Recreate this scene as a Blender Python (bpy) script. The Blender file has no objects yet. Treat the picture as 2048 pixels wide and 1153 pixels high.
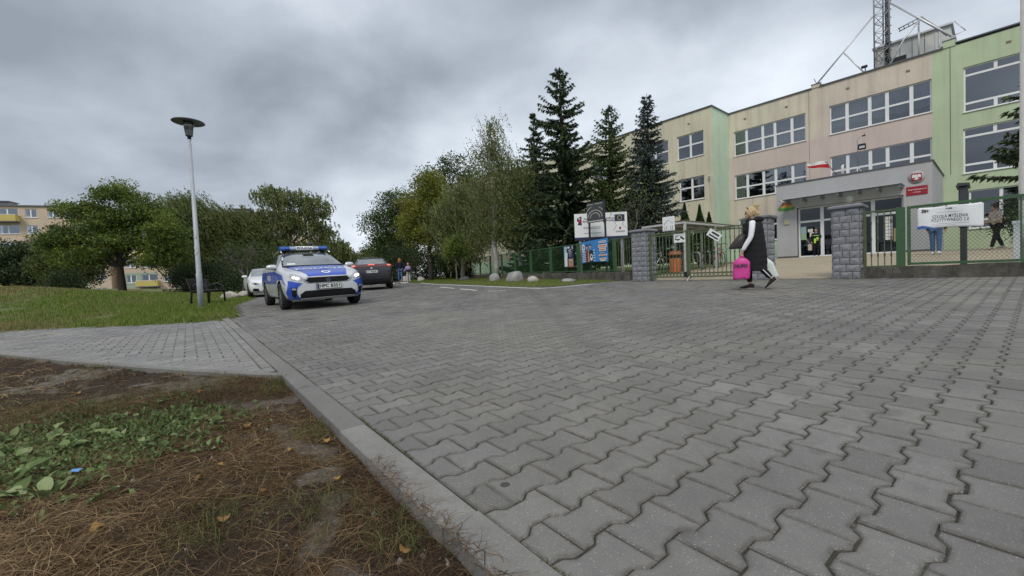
import bpy, bmesh, math, random
import numpy as np
from mathutils import Vector, Matrix
from mathutils.bvhtree import BVHTree
from mathutils.geometry import delaunay_2d_cdt

random.seed(7)
RNG = np.random.default_rng(7)
SC = bpy.context.scene
COL = SC.collection
R = math.radians

# ------------------------------------------------------------------ camera
CAM_H = 0.73
_f, _pp, _roll = 830.0, 31.0, 0.045
_p, _r = math.atan(_pp / _f), math.atan(_roll)
_fw = Vector((0, math.cos(_p), -math.sin(_p)))
_rt0 = Vector((1, 0, 0)); _up0 = _rt0.cross(_fw)
_rt = _rt0 * math.cos(_r) - _up0 * math.sin(_r)
_up = _up0 * math.cos(_r) + _rt0 * math.sin(_r)
cam_d = bpy.data.cameras.new('camera')
cam = bpy.data.objects.new('camera', cam_d); COL.objects.link(cam)
cam.matrix_world = Matrix(((_rt.x, _up.x, -_fw.x, 0), (_rt.y, _up.y, -_fw.y, 0), (_rt.z, _up.z, -_fw.z, CAM_H), (0, 0, 0, 1)))
cam_d.sensor_width = 36; cam_d.lens = 36 * _f / 2048
cam_d.clip_start = 0.02; cam_d.clip_end = 3000
SC.camera = cam

# ------------------------------------------------------------------ sky and sun (overcast afternoon)
CL1, CL2 = 7.7, 15.2
SUN_EL, SUN_AZ = R(48), R(200)          # azimuth measured clockwise from +Y
wd = bpy.data.worlds.new('World'); SC.world = wd; wd.use_nodes = True
nt = wd.node_tree; nt.nodes.clear()
def WN(t, **k):
    n = nt.nodes.new(t)
    for a, b in k.items(): setattr(n, a, b)
    return n
def WM(op, a, b=None, c=None, clamp=False):
    n = WN('ShaderNodeMath', operation=op, use_clamp=clamp)
    for i, x in enumerate((a, b, c)):
        if x is None: continue
        if isinstance(x, (int, float)): n.inputs[i].default_value = x
        else: nt.links.new(x, n.inputs[i])
    return n.outputs[0]
sky = WN('ShaderNodeTexSky', sky_type='NISHITA', sun_disc=False, sun_elevation=SUN_EL, sun_rotation=SUN_AZ)
tc = WN('ShaderNodeTexCoord'); sep = WN('ShaderNodeSeparateXYZ'); nt.links.new(tc.outputs['Generated'], sep.inputs[0])
zz = WM('ADD', WM('MAXIMUM', sep.outputs[2], 0.0), 0.46)
comb = WN('ShaderNodeCombineXYZ')
nt.links.new(WM('DIVIDE', sep.outputs[0], zz), comb.inputs[0]); nt.links.new(WM('DIVIDE', sep.outputs[1], zz), comb.inputs[1])
comb.inputs[2].default_value = 3.7
def cloud(scale, detail, rough, dist, off):
    mp = WN('ShaderNodeMapping'); mp.inputs['Location'].default_value = off; mp.inputs['Rotation'].default_value = (0, 0, 0.5)
    mp.inputs['Scale'].default_value = (1, 1.1, 1)
    nt.links.new(comb.outputs[0], mp.inputs[0])
    n = WN('ShaderNodeTexNoise'); n.inputs['Scale'].default_value = scale; n.inputs['Detail'].default_value = detail
    n.inputs['Roughness'].default_value = rough; n.inputs['Distortion'].default_value = dist
    nt.links.new(mp.outputs[0], n.inputs['Vector']); return n.outputs[0]
c1 = cloud(0.80, 4, 0.45, 0.15, (CL1, CL2, 0)); c2 = cloud(2.4, 5, 0.5, 0.2, (9.1, 3.4, 2.0))
cf = WM('ADD', WM('MULTIPLY', c1, 0.70), WM('MULTIPLY', c2, 0.30))
rp = WN('ShaderNodeValToRGB'); nt.links.new(cf, rp.inputs[0])
els = rp.color_ramp.elements
els[0].position = 0.385; els[0].color = (0.225, 0.255, 0.30, 1)
els[1].position = 0.635; els[1].color = (0.80, 0.84, 0.885, 1)
e = els.new(0.455); e.color = (0.345, 0.385, 0.44, 1)
e = els.new(0.545); e.color = (0.545, 0.595, 0.655, 1)
sc10 = WN('ShaderNodeVectorMath', operation='SCALE'); nt.links.new(rp.outputs[0], sc10.inputs[0]); sc10.inputs['Scale'].default_value = 10.0
mixw = WN('ShaderNodeMixRGB'); mixw.inputs[0].default_value = 0.96
nt.links.new(sky.outputs[0], mixw.inputs[1]); nt.links.new(sc10.outputs[0], mixw.inputs[2])
bg = WN('ShaderNodeBackground'); bg.inputs[1].default_value = 0.1; nt.links.new(mixw.outputs[0], bg.inputs[0])
wo = WN('ShaderNodeOutputWorld'); nt.links.new(bg.outputs[0], wo.inputs[0])
sun_d = bpy.data.lights.new('sun', 'SUN'); sun_d.energy = 1.3; sun_d.angle = R(18); sun_d.color = (1.0, 0.94, 0.85)
sun = bpy.data.objects.new('sun', sun_d); COL.objects.link(sun)
_sd = Vector((math.sin(SUN_AZ) * math.cos(SUN_EL), math.cos(SUN_AZ) * math.cos(SUN_EL), math.sin(SUN_EL)))
sun.rotation_euler = _sd.to_track_quat('Z', 'Y').to_euler()
vs = SC.view_settings; vs.view_transform = 'Standard'; vs.look = 'None'; vs.gamma = 1; vs.use_curve_mapping = False
vs.exposure = 0.5

# ------------------------------------------------------------------ frames
KA = R(38)
U2 = np.array([math.cos(KA), math.sin(KA)]); V2 = np.array([-math.sin(KA), math.cos(KA)])
SX, SY = 0.013, 0.014
def gz(x, y): return SX * np.clip(x, -45, 45) + SY * np.clip(y, -20, 60)
def uv2xy(u, v): return u * U2[0] + v * V2[0], u * U2[1] + v * V2[1]
def W(u, v, h=0.0):
    x, y = uv2xy(u, v); return Vector((x, y, gz(x, y) + h))
def sstep(t): t = np.clip(t, 0, 1); return t * t * (3 - 2 * t)
TILT = Vector((-SX, -SY, 1)).normalized()
def tilt_matrix(az, loc):
    """x to the right, y forward along azimuth az (left of +Y), z along the normal of the sloping ground"""
    y = Vector((-math.sin(az), math.cos(az), 0)); z = TILT
    x = y.cross(z).normalized(); y = z.cross(x)
    return Matrix(((x.x, y.x, z.x, loc[0]), (x.y, y.y, z.y, loc[1]), (x.z, y.z, z.z, loc[2]), (0, 0, 0, 1)))

# ------------------------------------------------------------------ mesh helpers
class MB:
    def __init__(s): s.v = []; s.f = []; s.m = []; s.s = []
    def add(s, vs, fs, mat=0, smooth=False):
        o = len(s.v); s.v.extend([tuple(p) for p in vs])
        for f in fs: s.f.append(tuple(i + o for i in f)); s.m.append(mat); s.s.append(smooth)
    def box(s, x0, x1, y0, y1, z0, z1, mat=0):
        s.add([(x0, y0, z0), (x1, y0, z0), (x1, y1, z0), (x0, y1, z0), (x0, y0, z1), (x1, y0, z1), (x1, y1, z1), (x0, y1, z1)],
              [(0, 3, 2, 1), (4, 5, 6, 7), (0, 1, 5, 4), (1, 2, 6, 5), (2, 3, 7, 6), (3, 0, 4, 7)], mat)
    def bbox(s, x0, x1, y0, y1, z0, z1, b=0.01, mat=0):
        """box with chamfered edges"""
        bm = bmesh.new(); bmesh.ops.create_cube(bm, size=1)
        for v in bm.verts: v.co = Vector(((x0 + x1) / 2 + v.co.x * (x1 - x0), (y0 + y1) / 2 + v.co.y * (y1 - y0), (z0 + z1) / 2 + v.co.z * (z1 - z0)))
        bmesh.ops.bevel(bm, geom=bm.edges[:], offset=b, segments=1, affect='EDGES')
        s.bm(bm, mat); bm.free()
    def bm(s, bm, mat=0, smooth=False):
        bm.verts.index_update()
        s.add([v.co[:] for v in bm.verts], [[v.index for v in f.verts] for f in bm.faces], mat, smooth)
    def tube(s, pts, rads, n=6, mat=0, cap=True, smooth=True):
        pts = [Vector(p) for p in pts]
        if isinstance(rads, (int, float)): rads = [rads] * len(pts)
        vs = []; ref = None
        for i, p in enumerate(pts):
            d = (pts[min(i + 1, len(pts) - 1)] - pts[max(i - 1, 0)])
            if d.length < 1e-9: d = Vector((0, 0, 1))
            d.normalize()
            if ref is None: ref = Vector((0, 0, 1)) if abs(d.z) < 0.9 else Vector((1, 0, 0))
            a = d.cross(ref)
            if a.length < 1e-6: a = d.cross(Vector((1, 0.3, 0)))
            a.normalize(); b = a.cross(d); ref = b.cross(a) if False else ref
            for k in range(n):
                t = 2 * math.pi * k / n; vs.append(p + (a * math.cos(t) + b * math.sin(t)) * rads[i])
        fs = []
        for i in range(len(pts) - 1):
            for k in range(n): fs.append((i * n + k, i * n + (k + 1) % n, (i + 1) * n + (k + 1) % n, (i + 1) * n + k))
        if cap: fs.append(tuple(range(n - 1, -1, -1))); fs.append(tuple((len(pts) - 1) * n + k for k in range(n)))
        s.add(vs, fs, mat, smooth)
    def bar(s, a, b, w, h=None, mat=0, up=(0, 0, 1)):
        a = Vector(a); b = Vector(b); h = h or w; d = (b - a).normalized(); up = Vector(up)
        if abs(d.dot(up)) > 0.99: up = Vector((1, 0, 0))
        x = d.cross(up).normalized(); z = x.cross(d); vs = []
        for p in (a, b):
            for i, j in ((-1, -1), (1, -1), (1, 1), (-1, 1)): vs.append(p + x * (i * w / 2) + z * (j * h / 2))
        s.add(vs, [(3, 2, 1, 0), (4, 5, 6, 7), (0, 1, 5, 4), (1, 2, 6, 5), (2, 3, 7, 6), (3, 0, 4, 7)], mat)
    def lathe(s, prof, n=16, c=(0, 0, 0), mat=0, smooth=True, axis='z'):
        vs = []
        for r, z in prof:
            for k in range(n):
                t = 2 * math.pi * k / n; q = (r * math.cos(t), r * math.sin(t), z)
                if axis == 'x': q = (q[2], q[0], q[1])
                elif axis == 'y': q = (q[0], q[2], q[1])
                vs.append((c[0] + q[0], c[1] + q[1], c[2] + q[2]))
        fs = [(i * n + k, i * n + (k + 1) % n, (i + 1) * n + (k + 1) % n, (i + 1) * n + k) for i in range(len(prof) - 1) for k in range(n)]
        fs.append(tuple(range(n - 1, -1, -1))); fs.append(tuple((len(prof) - 1) * n + k for k in range(n)))
        s.add(vs, fs, mat, smooth)
    def ball(s, c, r, nu=12, nv=8, mat=0, smooth=True, jit=0, rng=None):
        if isinstance(r, (int, float)): r = (r, r, r)
        vs = [(c[0], c[1], c[2] - r[2])]
        for j in range(1, nv):
            ph = math.pi * j / nv - math.pi / 2
            for i in range(nu):
                t = 2 * math.pi * i / nu; q = 1 + (rng.uniform(-jit, jit) if rng else 0)
                vs.append((c[0] + r[0] * q * math.cos(ph) * math.cos(t), c[1] + r[1] * q * math.cos(ph) * math.sin(t), c[2] + r[2] * q * math.sin(ph)))
        vs.append((c[0], c[1], c[2] + r[2])); fs = []
        for i in range(nu): fs.append((0, 1 + (i + 1) % nu, 1 + i))
        for j in range(nv - 2):
            for i in range(nu):
                a = 1 + j * nu; fs.append((a + i, a + (i + 1) % nu, a + nu + (i + 1) % nu, a + nu + i))
        a = 1 + (nv - 2) * nu
        for i in range(nu): fs.append((a + i, a + (i + 1) % nu, len(vs) - 1))
        s.add(vs, fs, mat, smooth)
    def prism(s, poly, a0, a1, plane='xz', mat=0):
        """polygon extruded along the remaining axis"""
        def P(p, q): return {'xz': (p[0], q, p[1]), 'xy': (p[0], p[1], q), 'yz': (q, p[0], p[1])}[plane]
        n = len(poly); vs = [P(p, a0) for p in poly] + [P(p, a1) for p in poly]
        fs = [tuple(range(n)), tuple(range(2 * n - 1, n - 1, -1))] + [(i + n, (i + 1) % n + n, (i + 1) % n, i) for i in range(n)]
        s.add(vs, fs, mat)
    def loft(s, rings, mat=0, smooth=True, closed=True, cap=True):
        n = len(rings[0]); vs = [p for r in rings for p in r]; fs = []
        for i in range(len(rings) - 1):
            for k in range(n if closed else n - 1):
                fs.append((i * n + k, i * n + (k + 1) % n, (i + 1) * n + (k + 1) % n, (i + 1) * n + k))
        if cap and closed: fs.append(tuple(range(n - 1, -1, -1))); fs.append(tuple((len(rings) - 1) * n + k for k in range(n)))
        s.add(vs, fs, mat, smooth)
    def build(s, name, mats, parent=None, fix=True):
        me = bpy.data.meshes.new(name); me.from_pydata(s.v, [], s.f)
        if not isinstance(mats, (list, tuple)): mats = [mats]
        for m in mats: me.materials.append(m)
        me.polygons.foreach_set('material_index', s.m); me.polygons.foreach_set('use_smooth', s.s)
        if fix:
            b = bmesh.new(); b.from_mesh(me); bmesh.ops.recalc_face_normals(b, faces=b.faces); b.to_mesh(me); b.free()
        me.update()
        o = bpy.data.objects.new(name, me); COL.objects.link(o)
        if parent: o.parent = parent
        return o
def np_mesh(name, verts, faces, mats, parent=None, smooth=False, attr=None):
    """verts (n,3) array, faces (m,k) array with the same k"""
    me = bpy.data.meshes.new(name); k = faces.shape[1]
    me.vertices.add(len(verts)); me.vertices.foreach_set('co', np.ascontiguousarray(verts, np.float32).ravel())
    me.loops.add(faces.size); me.loops.foreach_set('vertex_index', np.ascontiguousarray(faces, np.int32).ravel())
    me.polygons.add(len(faces)); me.polygons.foreach_set('loop_start', np.arange(0, faces.size, k, dtype=np.int32))
    if not isinstance(mats, (list, tuple)): mats = [mats]
    for m in mats: me.materials.append(m)
    if smooth: me.polygons.foreach_set('use_smooth', np.ones(len(faces), bool))
    me.update(calc_edges=True)
    if attr:
        for nm, val in attr.items():
            a = me.attributes.new(nm, 'FLOAT', 'POINT'); a.data.foreach_set('value', np.ascontiguousarray(val, np.float32))
    o = bpy.data.objects.new(name, me); COL.objects.link(o)
    if parent: o.parent = parent
    return o
def tag(o, label=None, cat=None, group=None, kind=None):
    if label: o['label'] = label
    if cat: o['category'] = cat
    if group: o['group'] = group
    if kind: o['kind'] = kind
    return o
def thing(name, label, cat, loc=(0, 0, 0), rotz=0.0, group=None, mw=None):
    o = bpy.data.objects.new(name, None); COL.objects.link(o); o.empty_display_size = 0.2
    if mw is not None: o.matrix_world = mw
    else: o.location = loc; o.rotation_euler = (0, 0, rotz)
    return tag(o, label, cat, group)
def inst(name, mesh, parent=None, loc=(0, 0, 0), rot=(0, 0, 0), scale=(1, 1, 1)):
    o = bpy.data.objects.new(name, mesh); COL.objects.link(o); o.parent = parent
    o.location = loc; o.rotation_euler = rot; o.scale = scale; return o
BENCH = bpy.data.scenes.new('bench'); BVL = BENCH.view_layers[0]
def eval_on_bench(objs):
    """evaluate the first object in a scene of its own, so that the big scene need not be re-evaluated"""
    for q in objs: BENCH.collection.objects.link(q)
    BVL.update(); dg = BVL.depsgraph; dg.update(); me = bpy.data.meshes.new_from_object(objs[0].evaluated_get(dg))
    for q in objs: BENCH.collection.objects.unlink(q)
    return me
def evalmesh(o, *others):
    """replace an object's mesh with its evaluated (modified) mesh"""
    me = eval_on_bench([o, *others]); o.modifiers.clear(); o.data = me; return o
def text_mesh(txt, size=1.0, ext=0.0, align='CENTER', bold=0.0, spacing=1.0):
    c = bpy.data.curves.new('lettering', 'FONT'); c.body = txt; c.size = size; c.extrude = ext; c.align_x = align; c.align_y = 'CENTER'
    c.offset = bold; c.space_character = spacing; c.resolution_u = 3
    o = bpy.data.objects.new('lettering', c); me = eval_on_bench([o])
    bpy.data.objects.remove(o); bpy.data.curves.remove(c); return me
def text_on(name, txt, mat, parent, loc, size, width=None, rot=(math.pi / 2, 0, 0), ext=0.001, bold=0.0, align='CENTER', spacing=1.0):
    me = text_mesh(txt, size, ext, align, bold, spacing); me.materials.append(mat)
    o = inst(name, me, parent, loc, rot)
    if width:
        xs = [v.co.x for v in me.vertices]; w = max(xs) - min(xs)
        if w > 0: o.scale = (width / w, 1, 1)
    return o

# ------------------------------------------------------------------ materials
MATS = {}
def nodes(name):
    m = bpy.data.materials.new(name); m.use_nodes = True; t = m.node_tree; t.nodes.clear()
    out = t.nodes.new('ShaderNodeOutputMaterial'); b = t.nodes.new('ShaderNodeBsdfPrincipled'); t.links.new(b.outputs[0], out.inputs[0])
    MATS[name] = m; return m, t, b, out
def noise(t, scale, detail=4, rough=0.55, vec=None, dist=0.0):
    n = t.nodes.new('ShaderNodeTexNoise'); n.inputs['Scale'].default_value = scale; n.inputs['Detail'].default_value = detail
    n.inputs['Roughness'].default_value = rough; n.inputs['Distortion'].default_value = dist
    if vec is not None: t.links.new(vec, n.inputs['Vector'])
    return n.outputs[0]
def pos(t, scale=(1, 1, 1)):
    g = t.nodes.new('ShaderNodeNewGeometry'); mp = t.nodes.new('ShaderNodeMapping'); mp.inputs['Scale'].default_value = scale
    t.links.new(g.outputs['Position'], mp.inputs[0]); return mp.outputs[0]
def objc(t, scale=(1, 1, 1)):
    g = t.nodes.new('ShaderNodeTexCoord'); mp = t.nodes.new('ShaderNodeMapping'); mp.inputs['Scale'].default_value = scale
    t.links.new(g.outputs['Object'], mp.inputs[0]); return mp.outputs[0]
def ramp(t, fac, stops):
    r = t.nodes.new('ShaderNodeValToRGB'); t.links.new(fac, r.inputs[0]); e = r.color_ramp.elements
    while len(e) < len(stops): e.new(0.5)
    for el, (p, c) in zip(e, stops):
        el.position = p; el.color = (c, c, c, 1) if isinstance(c, (int, float)) else (*c, 1)
    return r.outputs[0]
def mix(t, fac, a, b, mode='MIX'):
    n = t.nodes.new('ShaderNodeMixRGB'); n.blend_type = mode
    for i, x in enumerate((fac, a, b)):
        if isinstance(x, (int, float)): n.inputs[i].default_value = x if i == 0 else (x, x, x, 1)
        elif isinstance(x, tuple): n.inputs[i].default_value = (*x, 1)
        else: t.links.new(x, n.inputs[i])
    return n.outputs[0]
def math_n(t, op, a, b=0.0):
    n = t.nodes.new('ShaderNodeMath'); n.operation = op
    for i, x in enumerate((a, b)):
        if isinstance(x, (int, float)): n.inputs[i].default_value = x
        else: t.links.new(x, n.inputs[i])
    return n.outputs[0]
def bump(t, b, h, strength=0.3, dist=0.01):
    n = t.nodes.new('ShaderNodeBump'); n.inputs['Strength'].default_value = strength; n.inputs['Distance'].default_value = dist
    t.links.new(h, n.inputs['Height']); t.links.new(n.outputs[0], b.inputs['Normal'])
def sc(c, k): return tuple(min(1, x * k) for x in c)
def pmat(name, col, var=0.12, scale=6.0, rough=0.7, metal=0.0, bmp=0.15, bscale=80.0, coat=0.0, obj=False, spec=0.5):
    """painted, plastic, metal or mineral surface: colour with soft dirt, uneven gloss and fine relief"""
    m, t, b, o = nodes(name); p = objc(t) if obj else pos(t)
    n1 = noise(t, scale, 5, 0.6, p); n2 = noise(t, scale * 7, 4, 0.6, p)
    f = mix(t, 0.4, n1, n2)
    t.links.new(ramp(t, f, [(0.3, sc(col, 1 - var)), (0.7, sc(col, 1 + var * 0.7))]), b.inputs['Base Color'])
    t.links.new(ramp(t, n2, [(0.3, max(0, rough - 0.08)), (0.7, min(1, rough + 0.08))]), b.inputs['Roughness'])
    b.inputs['Metallic'].default_value = metal; b.inputs['Coat Weight'].default_value = coat; b.inputs['Specular IOR Level'].default_value = spec
    if bmp: bump(t, b, noise(t, bscale, 4, 0.6, p), bmp, 0.004)
    return m
def emat(name, col, strength, base=(0.8, 0.8, 0.8)):
    m, t, b, o = nodes(name); b.inputs['Base Color'].default_value = (*base, 1); b.inputs['Emission Color'].default_value = (*col, 1)
    b.inputs['Emission Strength'].default_value = strength; b.inputs['Roughness'].default_value = 0.15
    return m
def glassmat(name, tint=(0.75, 0.8, 0.82), refl=(0.9, 0.93, 0.97), base=0.10, ior=1.5, wob=0.0):
    m, t, b, o = nodes(name); t.nodes.remove(b)
    tr = t.nodes.new('ShaderNodeBsdfTransparent'); tr.inputs[0].default_value = (*tint, 1)
    gl = t.nodes.new('ShaderNodeBsdfGlossy'); gl.inputs[0].default_value = (*refl, 1); gl.inputs['Roughness'].default_value = 0.02
    fr = t.nodes.new('ShaderNodeFresnel'); fr.inputs[0].default_value = ior
    if wob:
        bn = t.nodes.new('ShaderNodeBump'); bn.inputs['Strength'].default_value = wob; bn.inputs['Distance'].default_value = 0.02
        t.links.new(noise(t, 1.3, 2, 0.5, pos(t)), bn.inputs['Height']); t.links.new(bn.outputs[0], gl.inputs['Normal'])
    mx = t.nodes.new('ShaderNodeMixShader'); t.links.new(math_n(t, 'ADD', fr.outputs[0], base), mx.inputs[0])
    t.links.new(tr.outputs[0], mx.inputs[1]); t.links.new(gl.outputs[0], mx.inputs[2]); t.links.new(mx.outputs[0], o.inputs[0]); return m
def leafmat(name, cols, trans=0.35, rough=0.55):
    m, t, b, o = nodes(name)
    g = t.nodes.new('ShaderNodeNewGeometry')
    n = noise(t, 0.55, 3, 0.6, pos(t))
    f = mix(t, 0.45, g.outputs['Random Per Island'], ramp(t, n, [(0.3, 0.0), (0.7, 1.0)]))
    k = len(cols)
    c = ramp(t, f, [(0.12 + 0.76 * i / (k - 1), cols[i]) for i in range(k)])
    t.links.new(c, b.inputs['Base Color']); b.inputs['Roughness'].default_value = rough; b.inputs['Specular IOR Level'].default_value = 0.3
    tl = t.nodes.new('ShaderNodeBsdfTranslucent'); t.links.new(c, tl.inputs[0])
    mx = t.nodes.new('ShaderNodeMixShader'); mx.inputs[0].default_value = trans
    t.links.new(b.outputs[0], mx.inputs[1]); t.links.new(tl.outputs[0], mx.inputs[2]); t.links.new(mx.outputs[0], o.inputs[0]); return m
def pavermat(name, col, single):
    m, t, b, o = nodes(name); p = pos(t)
    if single: rnd = t.nodes.new('ShaderNodeObjectInfo').outputs['Random']
    else: rnd = t.nodes.new('ShaderNodeNewGeometry').outputs['Random Per Island']
    c = ramp(t, rnd, [(0.0, sc(col, 0.76)), (0.25, sc(col, 0.92)), (0.7, sc(col, 1.04)), (1.0, sc(col, 1.2))])
    # broad weathering: tyre-darkened lanes, sandy patches, small oil drips
    st = noise(t, 0.75, 7, 0.66, p, 0.4); c = mix(t, ramp(t, st, [(0.42, 0.0), (0.62, 0.62)]), c, sc(col, 0.62))
    st2 = noise(t, 0.30, 5, 0.6, p, 0.5); c = mix(t, ramp(t, st2, [(0.45, 0.0), (0.62, 0.5)]), c, (col[0] * 1.28, col[1] * 1.24, col[2] * 1.08))
    oil = noise(t, 3.1, 3, 0.5, p, 0.3); c = mix(t, ramp(t, oil, [(0.66, 0.0), (0.72, 0.6)]), c, sc(col, 0.40))
    bl = noise(t, 18, 5, 0.65, p); c = mix(t, ramp(t, bl, [(0.35, 0.42), (0.55, 0.0)]), c, sc(col, 0.70))
    mp = t.nodes.new('ShaderNodeMapping'); mp.inputs['Rotation'].default_value = (0, 0, -KA); mp.inputs['Scale'].default_value = (2.2, 0.10, 1); t.links.new(p, mp.inputs[0])
    ty = noise(t, 1.0, 4, 0.55, mp.outputs[0], 0.2); c = mix(t, ramp(t, ty, [(0.50, 0.0), (0.66, 0.38)]), c, sc(col, 0.58))
    at = t.nodes.new('ShaderNodeAttribute'); at.attribute_name = 'edge'
    eg = math_n(t, 'MULTIPLY', at.outputs['Fac'], ramp(t, noise(t, 26, 5, 0.7, p), [(0.34, 0.05), (0.66, 0.72)])); c = mix(t, eg, c, (col[0] * 0.36, col[1] * 0.34, col[2] * 0.28))
    gr = noise(t, 300, 3, 0.75, p); c = mix(t, ramp(t, gr, [(0.33, 0.35), (0.52, 0.0)]), c, sc(col, 0.45))
    fl = noise(t, 210, 2, 0.5, p); c = mix(t, ramp(t, fl, [(0.645, 0.0), (0.71, 0.55)]), c, (0.50, 0.485, 0.45))
    fl2 = noise(t, 90, 2, 0.5, p); c = mix(t, ramp(t, fl2, [(0.75, 0.0), (0.775, 0.55)]), c, (0.56, 0.54, 0.49))
    t.links.new(c, b.inputs['Base Color']); t.links.new(ramp(t, bl, [(0.3, 0.75), (0.7, 0.92)]), b.inputs['Roughness']); b.inputs['Specular IOR Level'].default_value = 0.3
    bump(t, b, mix(t, 0.5, gr, noise(t, 45, 5, 0.65, p)), 0.65, 0.004)
    return m
# ================================================================== ground
def ue(v):   # left edge of the carriageway (u) as a function of v
    return np.interp(v, [-5, 10, 10.6, 15.8, 19, 21.5, 27, 40, 80], [0.6, 0.66, 0.9, 1.2, 1.9, 2.4, 2.9, 3.2, 3.4])
def mound(x, y):
    u = x * U2[0] + y * U2[1]; v = x * V2[0] + y * V2[1]
    d1 = (u - 0.6) * 0.63 + (v - 10.0) * 0.777; d2 = ue(v) - u
    d = np.minimum(d1, d2)
    return np.where(d > 0, 0.09 * sstep(d / 0.35) + 1.95 * sstep((d - 0.2) / 14.5) * (1 - 0.60 * sstep((-x - 17) / 14)), 0.0)
LF0 = np.array([4.34, 14.16]); LFD = np.array([-math.sin(R(22)), math.cos(R(22))]); LFN = np.array([math.cos(R(22)), math.sin(R(22))])
FA = R(41); FD = np.array([-math.sin(FA), math.cos(FA)]); FN = np.array([math.cos(FA), math.sin(FA)]); FC = 12.18
def yard_t(x, y):
    n = np.minimum(x * FN[0] + y * FN[1] - FC, (x - LF0[0]) * LFN[0] + (y - LF0[1]) * LFN[1] + 0.4)
    return np.clip((n - 0.3) / 14.5, 0, 1)
def yz(x, y):
    t = yard_t(x, y); return gz(x, y) * (1 - t) + 0.86 * t
def hz(x, y): return yz(x, y) - 0.05 + mound(x, y)
gx = np.concatenate([[-900, -400, -200, -120, -90, -75], np.arange(-64, 64.1, 0.8), [75, 90, 120, 200, 400, 900]])
gy = np.concatenate([[-300, -120, -60, -30, -15], np.arange(-8, 80.1, 0.8), [90, 105, 130, 180, 300, 600, 1200]])
X, Y = np.meshgrid(gx, gy); Z = hz(X, Y) - 0.03 + 0.02 * np.sin(X * 1.7) * np.sin(Y * 1.3) * (mound(X, Y) > 0.1)
nx, ny = len(gx), len(gy); idx = np.arange(nx * ny).reshape(ny, nx)
F = np.stack([idx[:-1, :-1], idx[:-1, 1:], idx[1:, 1:], idx[1:, :-1]], -1).reshape(-1, 4)
m, t, b, o = nodes('lawn_soil'); p = pos(t)
c = ramp(t, noise(t, 0.5, 6, 0.65, p), [(0.3, (0.085, 0.105, 0.028)), (0.5, (0.125, 0.145, 0.040)), (0.68, (0.20, 0.17, 0.08))])
c = mix(t, ramp(t, noise(t, 9, 5, 0.7, p), [(0.35, 0.5), (0.7, 0.0)]), c, (0.03, 0.035, 0.014))
t.links.new(c, b.inputs['Base Color']); b.inputs['Roughness'].default_value = 0.95; bump(t, b, noise(t, 14, 6, 0.7, p), 0.8, 0.04)
ground = tag(np_mesh('ground', np.stack([X, Y, Z], -1).reshape(-1, 3), F, MATS['lawn_soil'], smooth=True), kind='structure')

# ------------------------------------------------------------------ carriageway of interlocking concrete pavers
PL, PW = 0.204, 0.144          # laid length (across the road) and row pitch (along the kerb)
m, t, b, o = nodes('joint_filling'); p = pos(t)
c = ramp(t, noise(t, 30, 5, 0.7, p), [(0.3, (0.020, 0.018, 0.014)), (0.52, (0.052, 0.047, 0.036)), (0.72, (0.13, 0.118, 0.085))])
c = mix(t, ramp(t, noise(t, 1.1, 3, 0.6, p), [(0.5, 0.0), (0.7, 0.5)]), c, (0.03, 0.035, 0.014))
c = mix(t, ramp(t, noise(t, 0.35, 2, 0.5, p), [(0.52, 0.0), (0.66, 0.6)]), c, (0.15, 0.14, 0.11))
t.links.new(c, b.inputs['Base Color']); b.inputs['Roughness'].default_value = 0.95; bump(t, b, noise(t, 160, 4, 0.7, p), 1.0, 0.004)
GREY = (0.190, 0.184, 0.175)
pavermat('paver_concrete', GREY, True); pavermat('paver_concrete_field', GREY, False)
pavermat('path_concrete', (0.245, 0.241, 0.234), True); pavermat('path_concrete_field', (0.245, 0.241, 0.234), False)
pavermat('kerb_concrete', (0.215, 0.209, 0.196), True)
pavermat('road_surface', (0.185, 0.18, 0.172), False)

def bone(ins_u=0.0024, ins_v=0.0028, a=0.0125):
    hl, hw = PL / 2 - ins_u, PW / 2
    xs = [-hl, -0.066, -0.036, 0.036, 0.066, hl]; of = [a, a, -a, -a, a, a]
    top = [(x, hw + q - ins_v) for x, q in zip(xs, of)]
    return top[::-1] + [(x, -(hw + q - ins_v)) for x, q in zip(xs, of)]      # counter-clockwise
def halfbone(ins_u=0.0024, ins_v=0.0028, a=0.0125, left=True):
    hw = PW / 2; x1 = PL / 4 - ins_u
    xs = [-x1, -0.051 + 0.036, 0.066 - 0.051, x1] ; of = [-a, -a, a, a]
    if not left: xs = [-x for x in xs][::-1]; of = of[::-1]
    top = [(x, hw + q - ins_v) for x, q in zip(xs, of)]
    return top[::-1] + [(x, -(hw + q - ins_v)) for x, q in zip(xs, of)]
def inset_poly(poly, d):
    n = len(poly); out = []
    for i in range(n):
        p0, p1, p2 = (np.array(poly[j % n]) for j in (i - 1, i, i + 1))
        e1 = (p1 - p0) / np.linalg.norm(p1 - p0); e2 = (p2 - p1) / np.linalg.norm(p2 - p1)
        n1 = np.array([-e1[1], e1[0]]); n2 = np.array([-e2[1], e2[0]]); bb = n1 + n2; k = d / max(0.35, 1 + n1 @ n2)
        out.append(tuple(p1 + bb * k))
    return out
def piece_verts(poly, ch=0.004, depth=0.022, wob=0.0, rng=None):
    n = len(poly); P = np.array(poly)
    if wob: P = P + rng.normal(0, wob, P.shape)
    Q = np.array(inset_poly([tuple(q) for q in P], ch))
    Q2 = np.array(inset_poly([tuple(q) for q in P], ch + 0.010))
    V = np.concatenate([np.c_[Q2, np.full(n, 0.0006)], np.c_[Q, np.zeros(n)], np.c_[P, -np.full(n, ch)], np.c_[P, -np.full(n, depth)]])
    Fs = [tuple(range(n))]
    for r in range(3):
        for i in range(n): Fs.append((r * n + i, (r + 1) * n + i, (r + 1) * n + (i + 1) % n, r * n + (i + 1) % n))
    return V, Fs
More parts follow.
